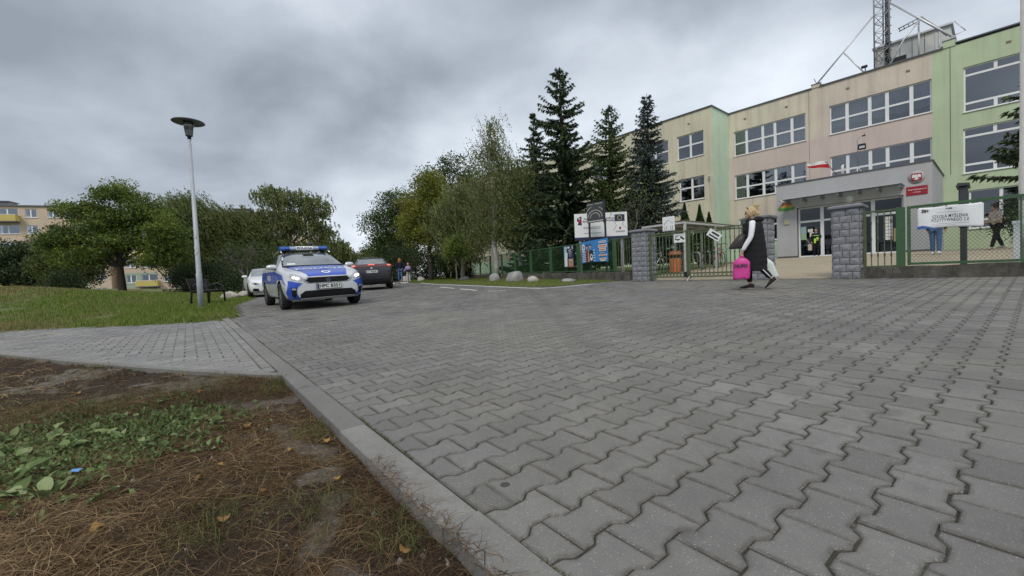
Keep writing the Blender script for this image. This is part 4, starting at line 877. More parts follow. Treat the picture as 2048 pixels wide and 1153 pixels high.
# ---- things standing on the entrance roof
def on_school(x, y, z): 
    q = school.matrix_world if False else None
    ca, sa = math.cos(BA - math.pi / 2), math.sin(BA - math.pi / 2); return Vector((BN[0] * 34.23 + x * ca - y * sa, BN[1] * 34.23 + x * sa + y * ca, z))
fl = thing('flag', 'white and red flag on a slanted pole over the school entrance', 'flag', on_school(-5.62, -5.9, 5.10), BA - math.pi / 2); fl.scale = (0.84,) * 3
a = MB(); a.bbox(-0.22, 0.1, -0.12, 0.12, 0, 0.1, 0.02); a.build('base', ALU, fl)
a = MB(); a.tube([(0, 0, 0.08), (-0.60, -0.1, 1.14)], 0.022, 6); a.build('pole', pmat('flag_pole', (0.12, 0.02, 0.03), 0.1), fl)
for k, mm in ((0, pmat('flag_white', (0.80, 0.80, 0.80), 0.05, 9, 0.9)), (1, pmat('flag_red', (0.52, 0.02, 0.03), 0.05, 9, 0.9))):
    a = MB(); V = []; n = 14
    for i in range(n + 1):
        s = i / n; x = -0.55 - 1.05 * s; wv = 0.07 * math.sin(s * 9) * s
        top = (x, -0.1 + wv, 1.16 + 0.05 * s + 0.03 * math.sin(s * 6)); h = 0.52 - 0.26 * s
        f0, f1 = (0.0, 0.45 + 0.45 * s * 0.3) if k == 0 else (0.45 + 0.45 * s * 0.3, 1.0)
        V += [(x + (0.17 * f0 * (1 - s)), top[1] + 0.02 * f0, top[2] - h * f0), (x + 0.17 * f1 * (1 - s), top[1] + 0.02 * f1, top[2] - h * f1)]
    a.add(V, [(2 * i, 2 * i + 1, 2 * i + 3, 2 * i + 2) for i in range(n)], 0, True); a.build(['white_stripe', 'red_stripe'][k], mm, fl, fix=False)
fl2 = thing('roof_lamp', 'thin bracket with a black floodlight on the entrance roof', 'floodlight', on_school(-4.75, -5.9, 5.10), BA - math.pi / 2)
a = MB(); a.tube([(0, 0, 0.25), (0, 0, 1.75), (0.06, 0, 1.86), (0.2, 0, 1.9)], 0.018, 6); a.build('pole', GALV, fl2)
a = MB()
for dx, dy in ((-0.18, 0.1), (0.18, 0.1), (0, -0.2)): a.tube([(0, 0, 0.34), (dx, dy, 0)], 0.014, 5)
a.build('tripod', FRAME, fl2)
a = MB(); a.bbox(0.03, 0.33, -0.12, 0.1, 1.22, 1.50, 0.02); a.bbox(0.08, 0.3, -0.14, -0.11, 1.26, 1.38, 0.01, 1); a.build('lamp_head', [DARKM, ALU], fl2)
a = MB(); a.bbox(0.18, 0.32, -0.03, 0.03, 1.88, 1.94, 0.01); a.tube([(0.24, 0, 1.9), (0.30, 0, 2.02)], 0.012, 5); a.build('sensor', DARKM, fl2)
vt = MB(); vt.tube([(0, 0, 0), (0, 0, 0.55), (0.08, 0, 0.62)], [0.07, 0.06, 0.02], 10); ob = vt.build('roof_vent', pmat('vent_white', (0.66, 0.66, 0.64), 0.08), None); ob.location = on_school(-5.40, -5.9, 5.1); tag(ob, 'short white vent pipe beside the flag on the entrance roof', 'vent')

# ---- lattice mast on the main roof
mast = thing('lattice_mast', 'tall galvanised lattice mast braced by tubes on the school roof', 'mast', on_school(-4.72, 1.6, ZR), BA - math.pi / 2)
hw = 0.36; H_ = 11.0; a = MB(); tri = [(-hw, -hw * 0.6), (hw, -hw * 0.6), (0, hw)]
for x, y in tri: a.tube([(x, y, -0.05), (x, y, H_)], 0.045, 6)
a.build('leg', GALV, mast)
a = MB(); nst = 20
for i in range(nst):
    z0, z1 = H_ * i / nst, H_ * (i + 1) / nst
    for k in range(3):
        p0, p1 = tri[k], tri[(k + 1) % 3]; q0, q1 = (p0, p1) if i % 2 == 0 else (p1, p0)
        a.tube([(*q0, z0), (*q1, z1)], 0.02, 4); a.tube([(*p0, z1), (*p1, z1)], 0.018, 4)
ob = a.build('lattice', GALV, mast); ob['kind'] = 'stuff'
a = MB()
for k in range(5): a.tube([(0.14 + 0.05 * k, 0.12, 0), (0.14 + 0.05 * k, 0.12, H_)], 0.025, 5)
for k in range(20): a.box(0.1, 0.42, 0.09, 0.15, 0.5 * k, 0.5 * k + 0.04)
a.build('cable_run', DARKM, mast)
def brace(parent, pts, r): a = MB(); a.tube(pts, r, 8); return a.build('brace', ALU, parent)
brace(mast, [(-0.36, -0.2, 3.9), (-3.15, -1.3, 0.35)], 0.05); brace(mast, [(-1.85, -0.78, 2.06), (-0.6, -1.2, -0.02)], 0.045)
brace(mast, [(0.4, -0.2, 4.3), (3.15, -1.4, 0.55)], 0.06); brace(mast, [(1.8, -0.8, 2.4), (1.1, -0.95, 1.5), (0.4, -1.2, 0.0)], 0.045)
a = MB(); a.tube([(-3.2, -1.35, 0.25), (-2.6, -1.4, 0.1), (-1.0, -1.45, 0.06)], 0.035, 6); a.tube([(-3.15, -1.3, 0.3), (-3.3, -1.4, 0.7)], 0.02, 5); a.tube([(-3.4, -1.3, 0.2), (-2.9, -1.3, 0.35)], 0.03, 5); a.build('anchor_bar', DARKM, mast)
a = MB(); a.tube([(3.15, -1.4, 0.3), (2.4, -1.45, 0.1), (1.0, -1.5, 0.04)], 0.04, 6); a.bbox(3.05, 3.25, -1.5, -1.3, 0.0, 0.6, 0.02); a.build('anchor_bar', GALV, mast)
# cable ladder sloping from mast to cabin
cl = thing('cable_ladder', 'sloping cable ladder leading from the mast to the roof cabin', 'cable ladder', on_school(-4.17, 1.2, ZR), BA - math.pi / 2)
for s in (-0.22, 0.22):
    a = MB(); a.tube([(0.25, s, 2.35), (1.3, s - 0.1, 2.55), (2.3, s - 0.2, 1.1)], 0.035, 6); a.build('rail', GALV, cl)
a = MB()
for k in range(12):
    f = k / 11; x = 1.3 + f; z = 2.55 - 1.45 * f; a.tube([(x, -0.32 - 0.1 * f, z), (x, 0.12 - 0.1 * f, z)], 0.022, 5)
for k in range(5):
    x = 0.3 + 0.2 * k; a.tube([(x, -0.26, 2.37 + 0.04 * k), (x, 0.2, 2.37 + 0.04 * k)], 0.02, 5)
ob = a.build('rung', GALV, cl); ob['kind'] = 'stuff'
for x in (1.15, 2.0): a = MB(); a.tube([(x, -0.1, 0), (x, -0.1, 2.5 if x < 1.5 else 1.5)], 0.05, 6); a.build('post', ALU, cl)
cab = thing('roof_cabin', 'pale equipment cabin behind the mast on the school roof', 'cabin', on_school(-3.25, 2.5, ZR), BA - math.pi / 2)
CABM = pmat('cabin_panel', (0.58, 0.59, 0.57), 0.08, 2, 0.6)
a = MB(); a.box(-1.9, 1.5, -0.6, 1.6, 0, 1.9); a.build('body', CABM, cab)
a = MB(); a.box(-2.0, 1.6, -0.75, 1.7, 1.9, 2.0); a.build('roof', ALU, cab)
for k in range(6): a = MB(); a.box(-1.8 + 0.55 * k, -1.78 + 0.55 * k, -0.61, -0.6, 0.05, 1.85); a.build('panel_joint', DARKM, cab)
a = MB(); a.box(-1.2, -0.4, -0.63, -0.6, 0.2, 1.0); a.build('louvre', DARKM, cab); a = MB(); a.box(0.85, 1.4, -0.63, -0.6, 0.3, 1.7); a.build('door', CABM, cab)
a = MB(); a.tube([(1.65, -0.7, 2.0), (2.1, -0.9, 1.2), (1.65, -0.7, 1.2)], 0.03, 5); a.build('bracket', ALU, cab)
rc = MB(); rc.bbox(-0.18, 0.12, -0.08, 0.08, 0.28, 0.42, 0.02); rc.tube([(0, 0, 0), (0.02, 0, 0.3)], 0.03, 5); ob = rc.build('roof_spotlight', DARKM); ob.location = on_school(-5.35, 0.1, ZR + 0.07); ob.rotation_euler = (0, 0, BA - math.pi / 2); tag(ob, 'small dark spotlight on the roof edge left of the mast', 'spotlight')

# ------------------------------------------------------------------ schoolyard paving
m, t, b, o = nodes('yard_paving'); p = pos(t); mp = t.nodes.new('ShaderNodeMapping'); mp.inputs['Rotation'].default_value = (0, 0, -BA); t.links.new(p, mp.inputs[0])
br = t.nodes.new('ShaderNodeTexBrick'); t.links.new(mp.outputs[0], br.inputs['Vector']); br.inputs['Scale'].default_value = 1.0
br.inputs['Brick Width'].default_value = 0.2; br.inputs['Row Height'].default_value = 0.1; br.inputs['Mortar Size'].default_value = 0.006
br.inputs['Color1'].default_value = (0.335, 0.28, 0.20, 1); br.inputs['Color2'].default_value = (0.385, 0.325, 0.235, 1); br.inputs['Mortar'].default_value = (0.24, 0.20, 0.145, 1)
c = mix(t, ramp(t, noise(t, 1.2, 5, 0.6, p), [(0.4, 0.0), (0.7, 0.4)]), br.outputs[0], (0.22, 0.19, 0.14)); t.links.new(c, b.inputs['Base Color']); b.inputs['Roughness'].default_value = 0.9
ns = 30; nn = 24; P = []
for i in range(nn + 1):
    n_ = FC + 0.28 + (26.4 - FC) * i / nn
    for j in range(ns + 1):
        s_ = -14 + (22.2) * j / ns
        s2 = s_ + max(0, 0) ; x, y = FN[0] * n_ + FD[0] * s2, FN[1] * n_ + FD[1] * s2; P.append((x, y, float(yz(x, y)) + 0.004 - 0.0))
idx = np.arange((nn + 1) * (ns + 1)).reshape(nn + 1, ns + 1); F = np.stack([idx[:-1, :-1], idx[1:, :-1], idx[1:, 1:], idx[:-1, 1:]], -1).reshape(-1, 4)
tag(np_mesh('schoolyard_paving', np.array(P), F, MATS['yard_paving'], smooth=True), kind='structure')
# ================================================================== gate, pillars and fences
FROT = FA - math.pi / 2; FZ = 0.235
def onf(x, y=0.0, z=None):
    ca, sa = math.cos(FROT), math.sin(FROT); px, py = FN[0] * FC + x * ca - y * sa, FN[1] * FC + x * sa + y * ca
    return Vector((px, py, float(yz(px, py)) if z is None else z))
GPAINT = pmat('green_fence_paint', (0.040, 0.105, 0.045), 0.3, 7, 0.5, bmp=0.2, bscale=40)
GATEP = pmat('olive_gate_paint', (0.085, 0.115, 0.055), 0.35, 9, 0.55, bmp=0.2, bscale=40)
WIRE = pmat('wire_green', (0.035, 0.055, 0.035), 0.2, 9, 0.6)
m, t, b, o = nodes('stone_block'); p = pos(t)
c = ramp(t, mix(t, 0.5, noise(t, 5, 5, 0.65, p), noise(t, 30, 5, 0.7, p)), [(0.3, (0.125, 0.13, 0.15)), (0.5, (0.215, 0.222, 0.245)), (0.7, (0.30, 0.308, 0.33))])
oi = t.nodes.new('ShaderNodeObjectInfo'); c = mix(t, 0.25, c, ramp(t, oi.outputs['Random'], [(0, (0.16, 0.165, 0.185)), (1, (0.30, 0.305, 0.325))]))
t.links.new(c, b.inputs['Base Color']); b.inputs['Roughness'].default_value = 0.85; bump(t, b, noise(t, 24, 6, 0.7, p), 0.7, 0.02)
MORT = pmat('mortar_dark', (0.075, 0.078, 0.09), 0.2, 20, 0.95)
CAPM = pmat('cap_concrete', (0.20, 0.205, 0.225), 0.2, 8, 0.85, bmp=0.5, bscale=20)
br_ = random.Random(17)
def rock_block(w, h, d, rng):
    """block whose outer (-y) face bulges unevenly; origin at centre of the back face"""
    nx_, nz_ = 5, 4; V = []; Fs = []
    for j in range(nz_):
        for i in range(nx_):
            e = i in (0, nx_ - 1) or j in (0, nz_ - 1)
            V.append((-w / 2 + w * i / (nx_ - 1) + (0 if e else rng.uniform(-.01, .01)), -d * (0.45 if e else rng.uniform(0.75, 1.25)), -h / 2 + h * j / (nz_ - 1) + (rng.uniform(-0.004, 0.004))))
    for j in range(nz_ - 1):
        for i in range(nx_ - 1): a = j * nx_ + i; Fs.append((a, a + 1, a + nx_ + 1, a + nx_))
    o = len(V); ring = [i for i in range(nx_)] + [nx_ * j + nx_ - 1 for j in range(1, nz_)] + [nx_ * (nz_ - 1) + i for i in range(nx_ - 2, -1, -1)] + [nx_ * j for j in range(nz_ - 2, 0, -1)]
    for r_ in ring: x, y, z = V[r_]; V.append((x, 0, z))
    n = len(ring)
    for k in range(n): Fs.append((ring[(k + 1) % n], ring[k], o + k, o + (k + 1) % n))
    me = bpy.data.meshes.new('stone_block_piece'); me.from_pydata(V, [], Fs); me.materials.append(MATS['stone_block']); me.update(); return me
BLK = {k: [rock_block(w - 0.012, 0.152, 0.028, br_) for _ in range(4)] for k, w in (('a', 0.19), ('b', 0.24), ('c', 0.14))}
def pillar(x, label, W_=0.50, nc=10):
    p = onf(x); th = thing('gate_pillar', label, 'pillar', p, FROT, 'stone gate pillars')
    hh = nc * 0.162; a = MB(); a.box(-W_ / 2, W_ / 2, 0.0, W_, -0.1, hh); a.build('core', MORT, th)
    for c in range(nc):
        z = 0.081 + c * 0.162
        pats = [['b', 'b'], ['c', 'b', 'c'], ['a', 'c', 'a'], ['c', 'a', 'a']][(c * 7 + int(abs(x) * 10)) % 4]
        ww = {'a': 0.19, 'b': 0.24, 'c': 0.14}; tot = sum(ww[k] for k in pats)
        for face in range(3):
            cur = -W_ / 2
            for k in (pats if face != 1 else pats[::-1]):
                w = ww[k] / tot * W_; cx = cur + w / 2; cur += w
                loc, rz = ((cx, 0.0, z), 0) if face == 0 else ((W_ / 2, W_ / 2 + cx, z), math.pi / 2) if face == 1 else ((-W_ / 2, W_ / 2 + cx, z), -math.pi / 2)
                inst('stone_block', BLK[k][br_.randrange(4)], th, loc, (0, 0, rz), (w / ww[k], br_.uniform(0.8, 1.3), 1))
    a = MB(); n = 20; rings = []
    for z, e in ((0.0, 0.05), (0.015, 0.075), (0.05, 0.08), (0.075, 0.05), (0.09, 0.0)):
        rings.append([(sx * (W_ / 2 + e) * (1 if True else 0), W_ / 2 + sy * (W_ / 2 + e), hh + z + br_.uniform(-.004, .004)) for sx, sy in ((-1, -1), (-0.3, -1.02), (0.35, -1.01), (1, -1), (1, -0.2), (1, 1), (0.1, 1), (-1, 1), (-1, 0.2))])
    a.loft(rings, smooth=False); a.build('cap', CAPM, th); return th
pillar(-2.17, 'grey stone pillar right of the open entry, nearest to the camera'); pillar(-4.03, 'grey stone pillar behind the walking woman'); pillar(-7.55, 'grey stone pillar at the far end of the double gate', 0.54)
# spherical garden lamp behind nearest pillar is the clock; white double gate leaves
def picket_leaf(name, x0, x1, label, z0=0.10, z1=1.52, knots=True, rings=True, y=0.12, cat='gate', group=None, ny=0.0):
    th = thing(name, label, cat, onf((x0 + x1) / 2), FROT, group); w = x1 - x0; h2 = w / 2
    for zc in (z1 - 0.02, z1 - 0.09, z0 + 0.02, z0 + 0.13) if rings else (z1 - 0.02, z0 + 0.02):
        a = MB(); a.bar((-h2, y, zc), (h2, y, zc), 0.035, 0.035); a.build('rail', GATEP, th)
    for s in (-1, 1): a = MB(); a.box(s * h2 - 0.025, s * h2 + 0.025, y - 0.025, y + 0.025, z0 - 0.03, z1 + 0.02); a.build('stile', GATEP, th)
    a = MB(); zm0, zm1 = z0 + 0.03, z1 - 0.02; a.box(-0.009, 0.009, -0.009, 0.009, zm0, zm1)
    if knots:
        for k in range(3):
            zc = zm0 + (zm1 - zm0) * (0.2 + 0.3 * k); a.lathe([(0.009, -0.05), (0.017, -0.02), (0.017, 0.02), (0.009, 0.05)], 6, (0, 0, zc))
    n = int(w / 0.118); first = a.build('picket', GATEP, th); first.location = (-h2 + w / (n + 1), y, 0)
    for i in range(1, n): inst('picket', first.data, th, (-h2 + w * (i + 1) / (n + 1), y, 0))
    if rings:
        rm = MB(); N = 12; ring = [[(0.036 * math.cos(6.283 * k / N) + 0.007 * math.cos(6.283 * k / N) * math.cos(q), 0.007 * math.sin(q), 0.036 * math.sin(6.283 * k / N) + 0.007 * math.sin(6.283 * k / N) * math.cos(q)) for q in (0, 1.57, 3.14, 4.71)] for k in range(N + 1)]
        rm.loft(ring, cap=False); r0 = rm.build('ring', GATEP, th); r0.location = (-h2 + w * 1.5 / (n + 1), y, z0 + 0.075)
        for i in range(1, n - 1): inst('ring', r0.data, th, (-h2 + w * (i + 1.5) / (n + 1), y, z0 + 0.075))
    return th
g_l = picket_leaf('double_gate_leaf', -7.22, -6.0, 'closed gate leaf next to the far pillar, with a white sign', group='olive green double gate')
g_r = picket_leaf('double_gate_leaf', -5.93, -4.40, 'closed gate leaf next to the walking woman, with a tilted paper sign', group='olive green double gate')
a = MB(); a.box(-0.05, 0.05, 0.08, 0.16, 0.06, 0.22); ob = a.build('lock_box', DARKM, g_l); ob.location = (0.56, -0.0, 0.05)
a = MB(); a.bar((0.70, 0.05, 0.12), (0.62, 0.05, -0.02), 0.05, 0.02); ob = a.build('drop_bolt', FRAME, g_l)
# sign boards on the gate
SIGNW = pmat('sign_white', (0.74, 0.75, 0.76), 0.05, 10, 0.5); INK = pmat('ink_black', (0.02, 0.02, 0.022), 0.1, 10, 0.6); INKG = pmat('ink_grey', (0.20, 0.21, 0.23), 0.1, 10, 0.6)
def board(name, label, cat, loc, w, h, rot=(0, 0, 0), th=0.012, mat=None):
    e = thing(name, label, cat, loc, FROT); e.rotation_euler = (rot[0], rot[1], FROT + rot[2])
    a = MB(); a.bbox(-w / 2, w / 2, -th, 0, -h / 2, h / 2, 0.003); a.build('panel', mat or SIGNW, e); return e
def mark(e, polys, mat, y=-0.0145, name='marking'):
    a = MB()
    for pl_ in polys:
        a.prism(pl_, y - 0.0015, y, 'xz')
    return a.build(name, mat, e)
def rect(x0, x1, z0, z1): return [(x0, z0), (x1, z0), (x1, z1), (x0, z1)]
e = board('gate_sign', 'white sign with black tow-truck pictogram on the gate leaf', 'sign', onf(-6.2, 0.08) + Vector((0, 0, 1.30)), 0.37, 0.26)
mark(e, [rect(-0.15, 0.02, -0.045, -0.02), rect(-0.13, -0.11, -0.02, 0.06), rect(-0.13, -0.04, 0.045, 0.065), [(0.02, 0.05), (0.06, 0.06), (0.16, -0.02), (0.15, -0.06), (0.10, -0.04), (0.03, 0.01)], [(-0.07, -0.07), (-0.03, -0.07), (-0.02, -0.05), (-0.05, -0.035), (-0.08, -0.05)]], INK)
mark(e, [rect(-0.15, 0.15, 0.085, 0.1)], INKG)
e = board('notice_board', 'square white notice with a drawing fixed above the gate leaf', 'notice', onf(-6.55, 0.10) + Vector((0, 0, 1.78)), 0.40, 0.44)
mark(e, [[(-0.16, -0.02), (-0.15, -0.03), (0.0, 0.12), (-0.01, 0.13)], [(-0.01, 0.12), (0.0, 0.11), (0.15, 0.0), (0.15, 0.012)], rect(-0.14, -0.05, -0.16, -0.075), rect(0.06, 0.14, -0.16, -0.075), rect(-0.17, 0.17, -0.2, -0.19)], INKG)
mark(e, [rect(-0.125, -0.065, -0.15, -0.085), rect(0.075, 0.125, -0.15, -0.085)], SIGNW, -0.0165)
e = board('paper_notice', 'white paper notice hanging askew on the gate leaf', 'notice', onf(-5.17, 0.09) + Vector((0, 0, 1.30)), 0.40, 0.22, (0, 0.62, 0))
mark(e, [rect(-0.10, 0.14, 0.02, 0.07), rect(-0.14, 0.16, -0.07, -0.03)], INK)
# wicket gate beside the nearest pillar
wk = picket_leaf('wicket_gate', -1.86, -1.30, 'narrow green picket gate between the nearest pillar and the mesh fence', z0=0.24, z1=1.52, rings=False, y=0.2)
a = MB(); a.box(-0.02, 0.13, 0.14, 0.165, 0.66, 0.95); ob = a.build('notice_sheet', YELP, wk); ob.location = (0.24, 0, 0.14)
# mesh fence panel to the right with low wall
WALLM_ = None
m, t, b, o = nodes('mossy_concrete'); p = pos(t)
c = ramp(t, noise(t, 3.0, 6, 0.7, p), [(0.3, (0.035, 0.032, 0.026)), (0.5, (0.085, 0.078, 0.066)), (0.7, (0.17, 0.16, 0.14))]); c = mix(t, ramp(t, noise(t, 2.2, 4, 0.6, pos(t, (4, 4, 0.7))), [(0.5, 0.0), (0.7, 0.7)]), c, (0.02, 0.02, 0.015))
c = mix(t, ramp(t, noise(t, 6, 4, 0.6, p), [(0.6, 0.0), (0.7, 0.5)]), c, (0.03, 0.04, 0.012))
t.links.new(c, b.inputs['Base Color']); b.inputs['Roughness'].default_value = 0.95; bump(t, b, noise(t, 14, 6, 0.7, p), 0.9, 0.03)
def low_wall(name, pts, h, th, label, step=0.30, ragged=0.02):
    """rough concrete footing built as a strip of uneven lumps"""
    a = MB(); q = []
    for (x0, y0), (x1, y1) in zip(pts[:-1], pts[1:]):
        L = math.hypot(x1 - x0, y1 - y0); n = max(2, int(L / step))
        for i in range(n): q.append((x0 + (x1 - x0) * i / n, y0 + (y1 - y0) * i / n))
    q.append(pts[-1]); d = np.array(pts[-1]) - np.array(pts[0]); d = d / np.linalg.norm(d); nn_ = np.array([-d[1], d[0]])
    if nn_ @ np.array([0, 1]) > 0: nn_ = -nn_
    rings = []
    for x, y in q:
        z = float(yz(x, y)); f = br_.uniform(-ragged, ragged); tp = h + br_.uniform(-0.02, 0.02)
        rings.append([(x + nn_[0] * (e * th / 2 + (f if e > 0 else 0)), y + nn_[1] * (e * th / 2 + (f if e > 0 else 0)), z + zz_) for e, zz_ in ((1.05, -0.1), (1, tp * 0.5), (0.92, tp), (-1, tp), (-1, -0.1))])
    a.loft(rings, smooth=False); return tag(a.build(name, MATS['mossy_concrete']), label, 'wall')
wp = [onf(x, 0.12) for x in (-1.9, 0.0, 4.0, 9.0)]
low_wall('low_wall', [(q.x, q.y) for q in wp], 0.25, 0.24, 'low mossy concrete wall under the mesh fence right of the pillar')
a = MB(); 
fe = thing('mesh_fence', 'green framed chain-link fence panel carrying the white banner', 'fence', onf(0, 0.12), FROT)
a.box(-1.32, -1.18, -0.05, 0.05, 0.2, 1.52); a.build('post', GPAINT, fe)
X0, X1, ZB, ZT = -1.12, 4.6, 0.30, 1.50
for p0, p1, w in (((X0, 0, ZT), (X1, 0, ZT), 0.055), ((X0, 0, ZB), (X1, 0, ZB), 0.05)): a = MB(); a.bar(p0, p1, w, w); a.build('rail', GPAINT, fe)
for x in (X0, 0.40, 2.3, X1): a = MB(); a.box(x - 0.027, x + 0.027, -0.027, 0.027, ZB - 0.03, ZT + 0.027) if x in (X0, X1) else a.box(x - 0.012, x + 0.012, -0.012, 0.012, ZB, ZT); a.build('post', GPAINT, fe)
def chain(x0, x1, z0, z1, pitch, r, y=0.0):
    a = MB(); h = z1 - z0; k = x0 - h * 0.8
    while k < x1:
        for sgn in (1, -1):
            # line x = k + (z - z0)*0.8*sgn
            xa, xb = (k, k + h * 0.8) if sgn == 1 else (k + h * 0.8, k); pts = []
            t0, t1 = 0.0, 1.0
            lo, hi = min(xa, xb), max(xa, xb)
            if hi < x0 or lo > x1: continue
            f = lambda xx: (xx - xa) / (xb - xa)
            ts = sorted((f(x0), f(x1))); t0 = max(0, ts[0]); t1 = min(1, ts[1])
            if t1 - t0 < 0.01: continue
            A = (xa + (xb - xa) * t0, y + sgn * r * 0.6, z0 + h * t0); B = (xa + (xb - xa) * t1, y + sgn * r * 0.6, z0 + h * t1); a.tube([A, B], r, 3, cap=False, smooth=False)
        k += pitch
    return a
a = chain(X0, X1, ZB, ZT, 0.062, 0.0022); ob = a.build('wire_mesh', WIRE, fe, fix=False); ob['kind'] = 'stuff'
# white banner on the fence, slightly rippled
BANM = pmat('banner_white', (0.74, 0.755, 0.77), 0.05, 3, 0.55); BANB = pmat('banner_blue', (0.05, 0.13, 0.42), 0.2, 3, 0.5)
bn = thing('school_banner', 'white banner with dark lettering tied to the mesh fence', 'banner', onf(0, 0.12) + Vector((0, 0, 0)), FROT)
bx0, bx1, nbx, nbz = -0.985, -0.06, 30, 12
def ban_y(s, t): return -0.05 - 0.012 * math.sin(s * 9 + t * 2) - 0.015 * math.exp(-((s - 0.38 - 0.25 * (t - .5)) / 0.06) ** 2)
def ban_z(s, t): return (1.015 - 0.035 * s + 0.02 * math.sin(s * 3.14)) * (1 - t) + (1.462 - 0.005 * s - 0.02 * abs(math.sin(s * 6.28)) * 0.6) * t
a = MB(); V = [(bx0 + (bx1 - bx0) * i / nbx, ban_y(i / nbx, j / nbz), ban_z(i / nbx, j / nbz)) for j in range(nbz + 1) for i in range(nbx + 1)]
a.add(V, [(j * (nbx + 1) + i, j * (nbx + 1) + i + 1, (j + 1) * (nbx + 1) + i + 1, (j + 1) * (nbx + 1) + i) for j in range(nbz) for i in range(nbx)], 0, True)
ob = a.build('sheet', BANM, bn, fix=False); md = ob.modifiers.new('thick', 'SOLIDIFY'); md.thickness = 0.002; md.offset = 1; evalmesh(ob)
def ban_text(txt, s0, s1, t, size, mat, bold=0.0004):
    me = text_mesh(txt, size, 0.0, 'CENTER', bold, 1.1); xs = [v.co.x for v in me.vertices]; wdt = max(xs) - min(xs); ctr = (max(xs) + min(xs)) / 2; scx = (s1 - s0) / wdt
    for v in me.vertices:
        s = (s0 + s1) / 2 + (v.co.x - ctr) * scx; zz_ = v.co.y; tt = t + zz_ / 0.44
        v.co = (bx0 + (bx1 - bx0) * s, ban_y(s, tt) - 0.006, ban_z(s, tt))
    me.materials.append(mat); inst('lettering', me, bn)
INKD = pmat('ink_navy', (0.03, 0.035, 0.06), 0.1, 10, 0.6)
ban_text('SZKOŁA MYŚLENIA', 0.24, 0.78, 0.52, 0.092, INKD); ban_text('POZYTYWNEGO 2.0', 0.23, 0.79, 0.34, 0.092, INKD); ban_text('SM+', 0.07, 0.185, 0.83, 0.10, INK, 0.005)
a = MB()
for s0, s1, t0, t1 in ((0.44, 0.545, 0.84, 0.87), (0.3, 0.7, 0.70, 0.71), (0.24, 0.8, 0.175, 0.187), (0.2, 0.62, 0.10, 0.11), (0.6, 0.78, 0.95, 0.955), (0.49, 0.545, 0.82, 0.89)):
    V = [];
    for i in range(9):
        s = s0 + (s1 - s0) * i / 8; V += [(bx0 + (bx1 - bx0) * s, ban_y(s, t0) - 0.005, ban_z(s, t0)), (bx0 + (bx1 - bx0) * s, ban_y(s, t1) - 0.005, ban_z(s, t1))]
    a.add(V, [(2 * i, 2 * i + 2, 2 * i + 3, 2 * i + 1) for i in range(8)])
a.build('printed_line', INKG, bn, fix=False)
a = MB(); V = []
for i in range(17):
    s = 0.0 + 0.36 * i / 16; tt = 0.16 * math.sin(min(1, s / 0.36 + 0.25) * math.pi) * (1 - s / 0.36) ** 0.4 + 0.004; V += [(bx0 + (bx1 - bx0) * s, ban_y(s, 0) - 0.005, ban_z(s, 0.003)), (bx0 + (bx1 - bx0) * s, ban_y(s, tt) - 0.005, ban_z(s, tt))]
a.add(V, [(2 * i, 2 * i + 2, 2 * i + 3, 2 * i + 1) for i in range(16)]); a.build('printed_wave', BANB, bn, fix=False)
for s in (0.01, 0.46, 0.99):
    for t_ in (0.01, 0.99): a = MB(); a.ball((bx0 + (bx1 - bx0) * s, ban_y(s, t_) - 0.004, ban_z(s, t_)), 0.011, 6, 5); a.build('cable_tie', INK, bn)
# dark information cabinet behind the banner
ib = thing('information_cabinet', 'dark grey information cabinet on two posts behind the mesh fence', 'cabinet', onf(-0.34, 1.2), FROT)
CABD = pmat('cabinet_dark', (0.055, 0.058, 0.066), 0.15, 6, 0.5, 0.3)
a = MB(); a.bbox(-0.08, 0.05, -0.3, 0.4, 0.95, 1.84, 0.02); a.build('case', CABD, ib)
a = MB(); a.prism([(-0.12, 1.84), (0.08, 1.84), (0.08, 1.89), (-0.09, 1.91)], -0.35, 0.45, 'xz'); a.build('roof', CABD, ib)
for y in (-0.26, 0.36): a = MB(); a.box(-0.06, 0.03, y - 0.045, y + 0.045, -0.1, 0.95); a.build('post', CABD, ib)
a = MB(); a.box(0.052, 0.058, -0.2, 0.3, 1.05, 1.76); a.build('glass_door', glassmat('cabinet_glass', (0.2, 0.2, 0.2), (0.9, 0.9, 0.95), 0.08), ib)
# tall pole at the right edge and pale gate post
pl = thing('street_pole', 'tall pale concrete pole at the right edge behind the fence', 'pole', (10.33, 8.33, float(yz(10.33, 8.33))), 0)
POLEM = pmat('pole_concrete', (0.47, 0.46, 0.44), 0.2, 3, 0.85, bmp=0.4, bscale=18)
a = MB(); a.tube([(0, 0, -0.1), (0, 0, 2.2), (0, 0, 2.2), (0, 0, 7.5)], [0.10, 0.095, 0.085, 0.07], 14); a.build('shaft', POLEM, pl)
a = MB(); a.lathe([(0.108, 0.0), (0.112, 0.02), (0.112, 0.06), (0.1, 0.08)], 14, (0, 0, 1.45)); a.build('collar', GALV, pl)
gp_ = thing('white_gate_post', 'short white metal gate frame beside the concrete pole', 'gate post', onf(0.52, 0.62), FROT); WH = pmat('white_paint', (0.66, 0.68, 0.71), 0.08, 6, 0.5)
a = MB(); a.box(-0.20, -0.10, -0.04, 0.04, -0.1, 0.98); a.build('post', WH, gp_); a = MB(); a.box(-0.22, 0.3, -0.05, 0.05, 0.98, 1.04); a.build('top_bar', WH, gp_); a = MB(); a.box(0.02, 0.1, -0.04, 0.04, -0.1, 0.98); a.build('post', WH, gp_)

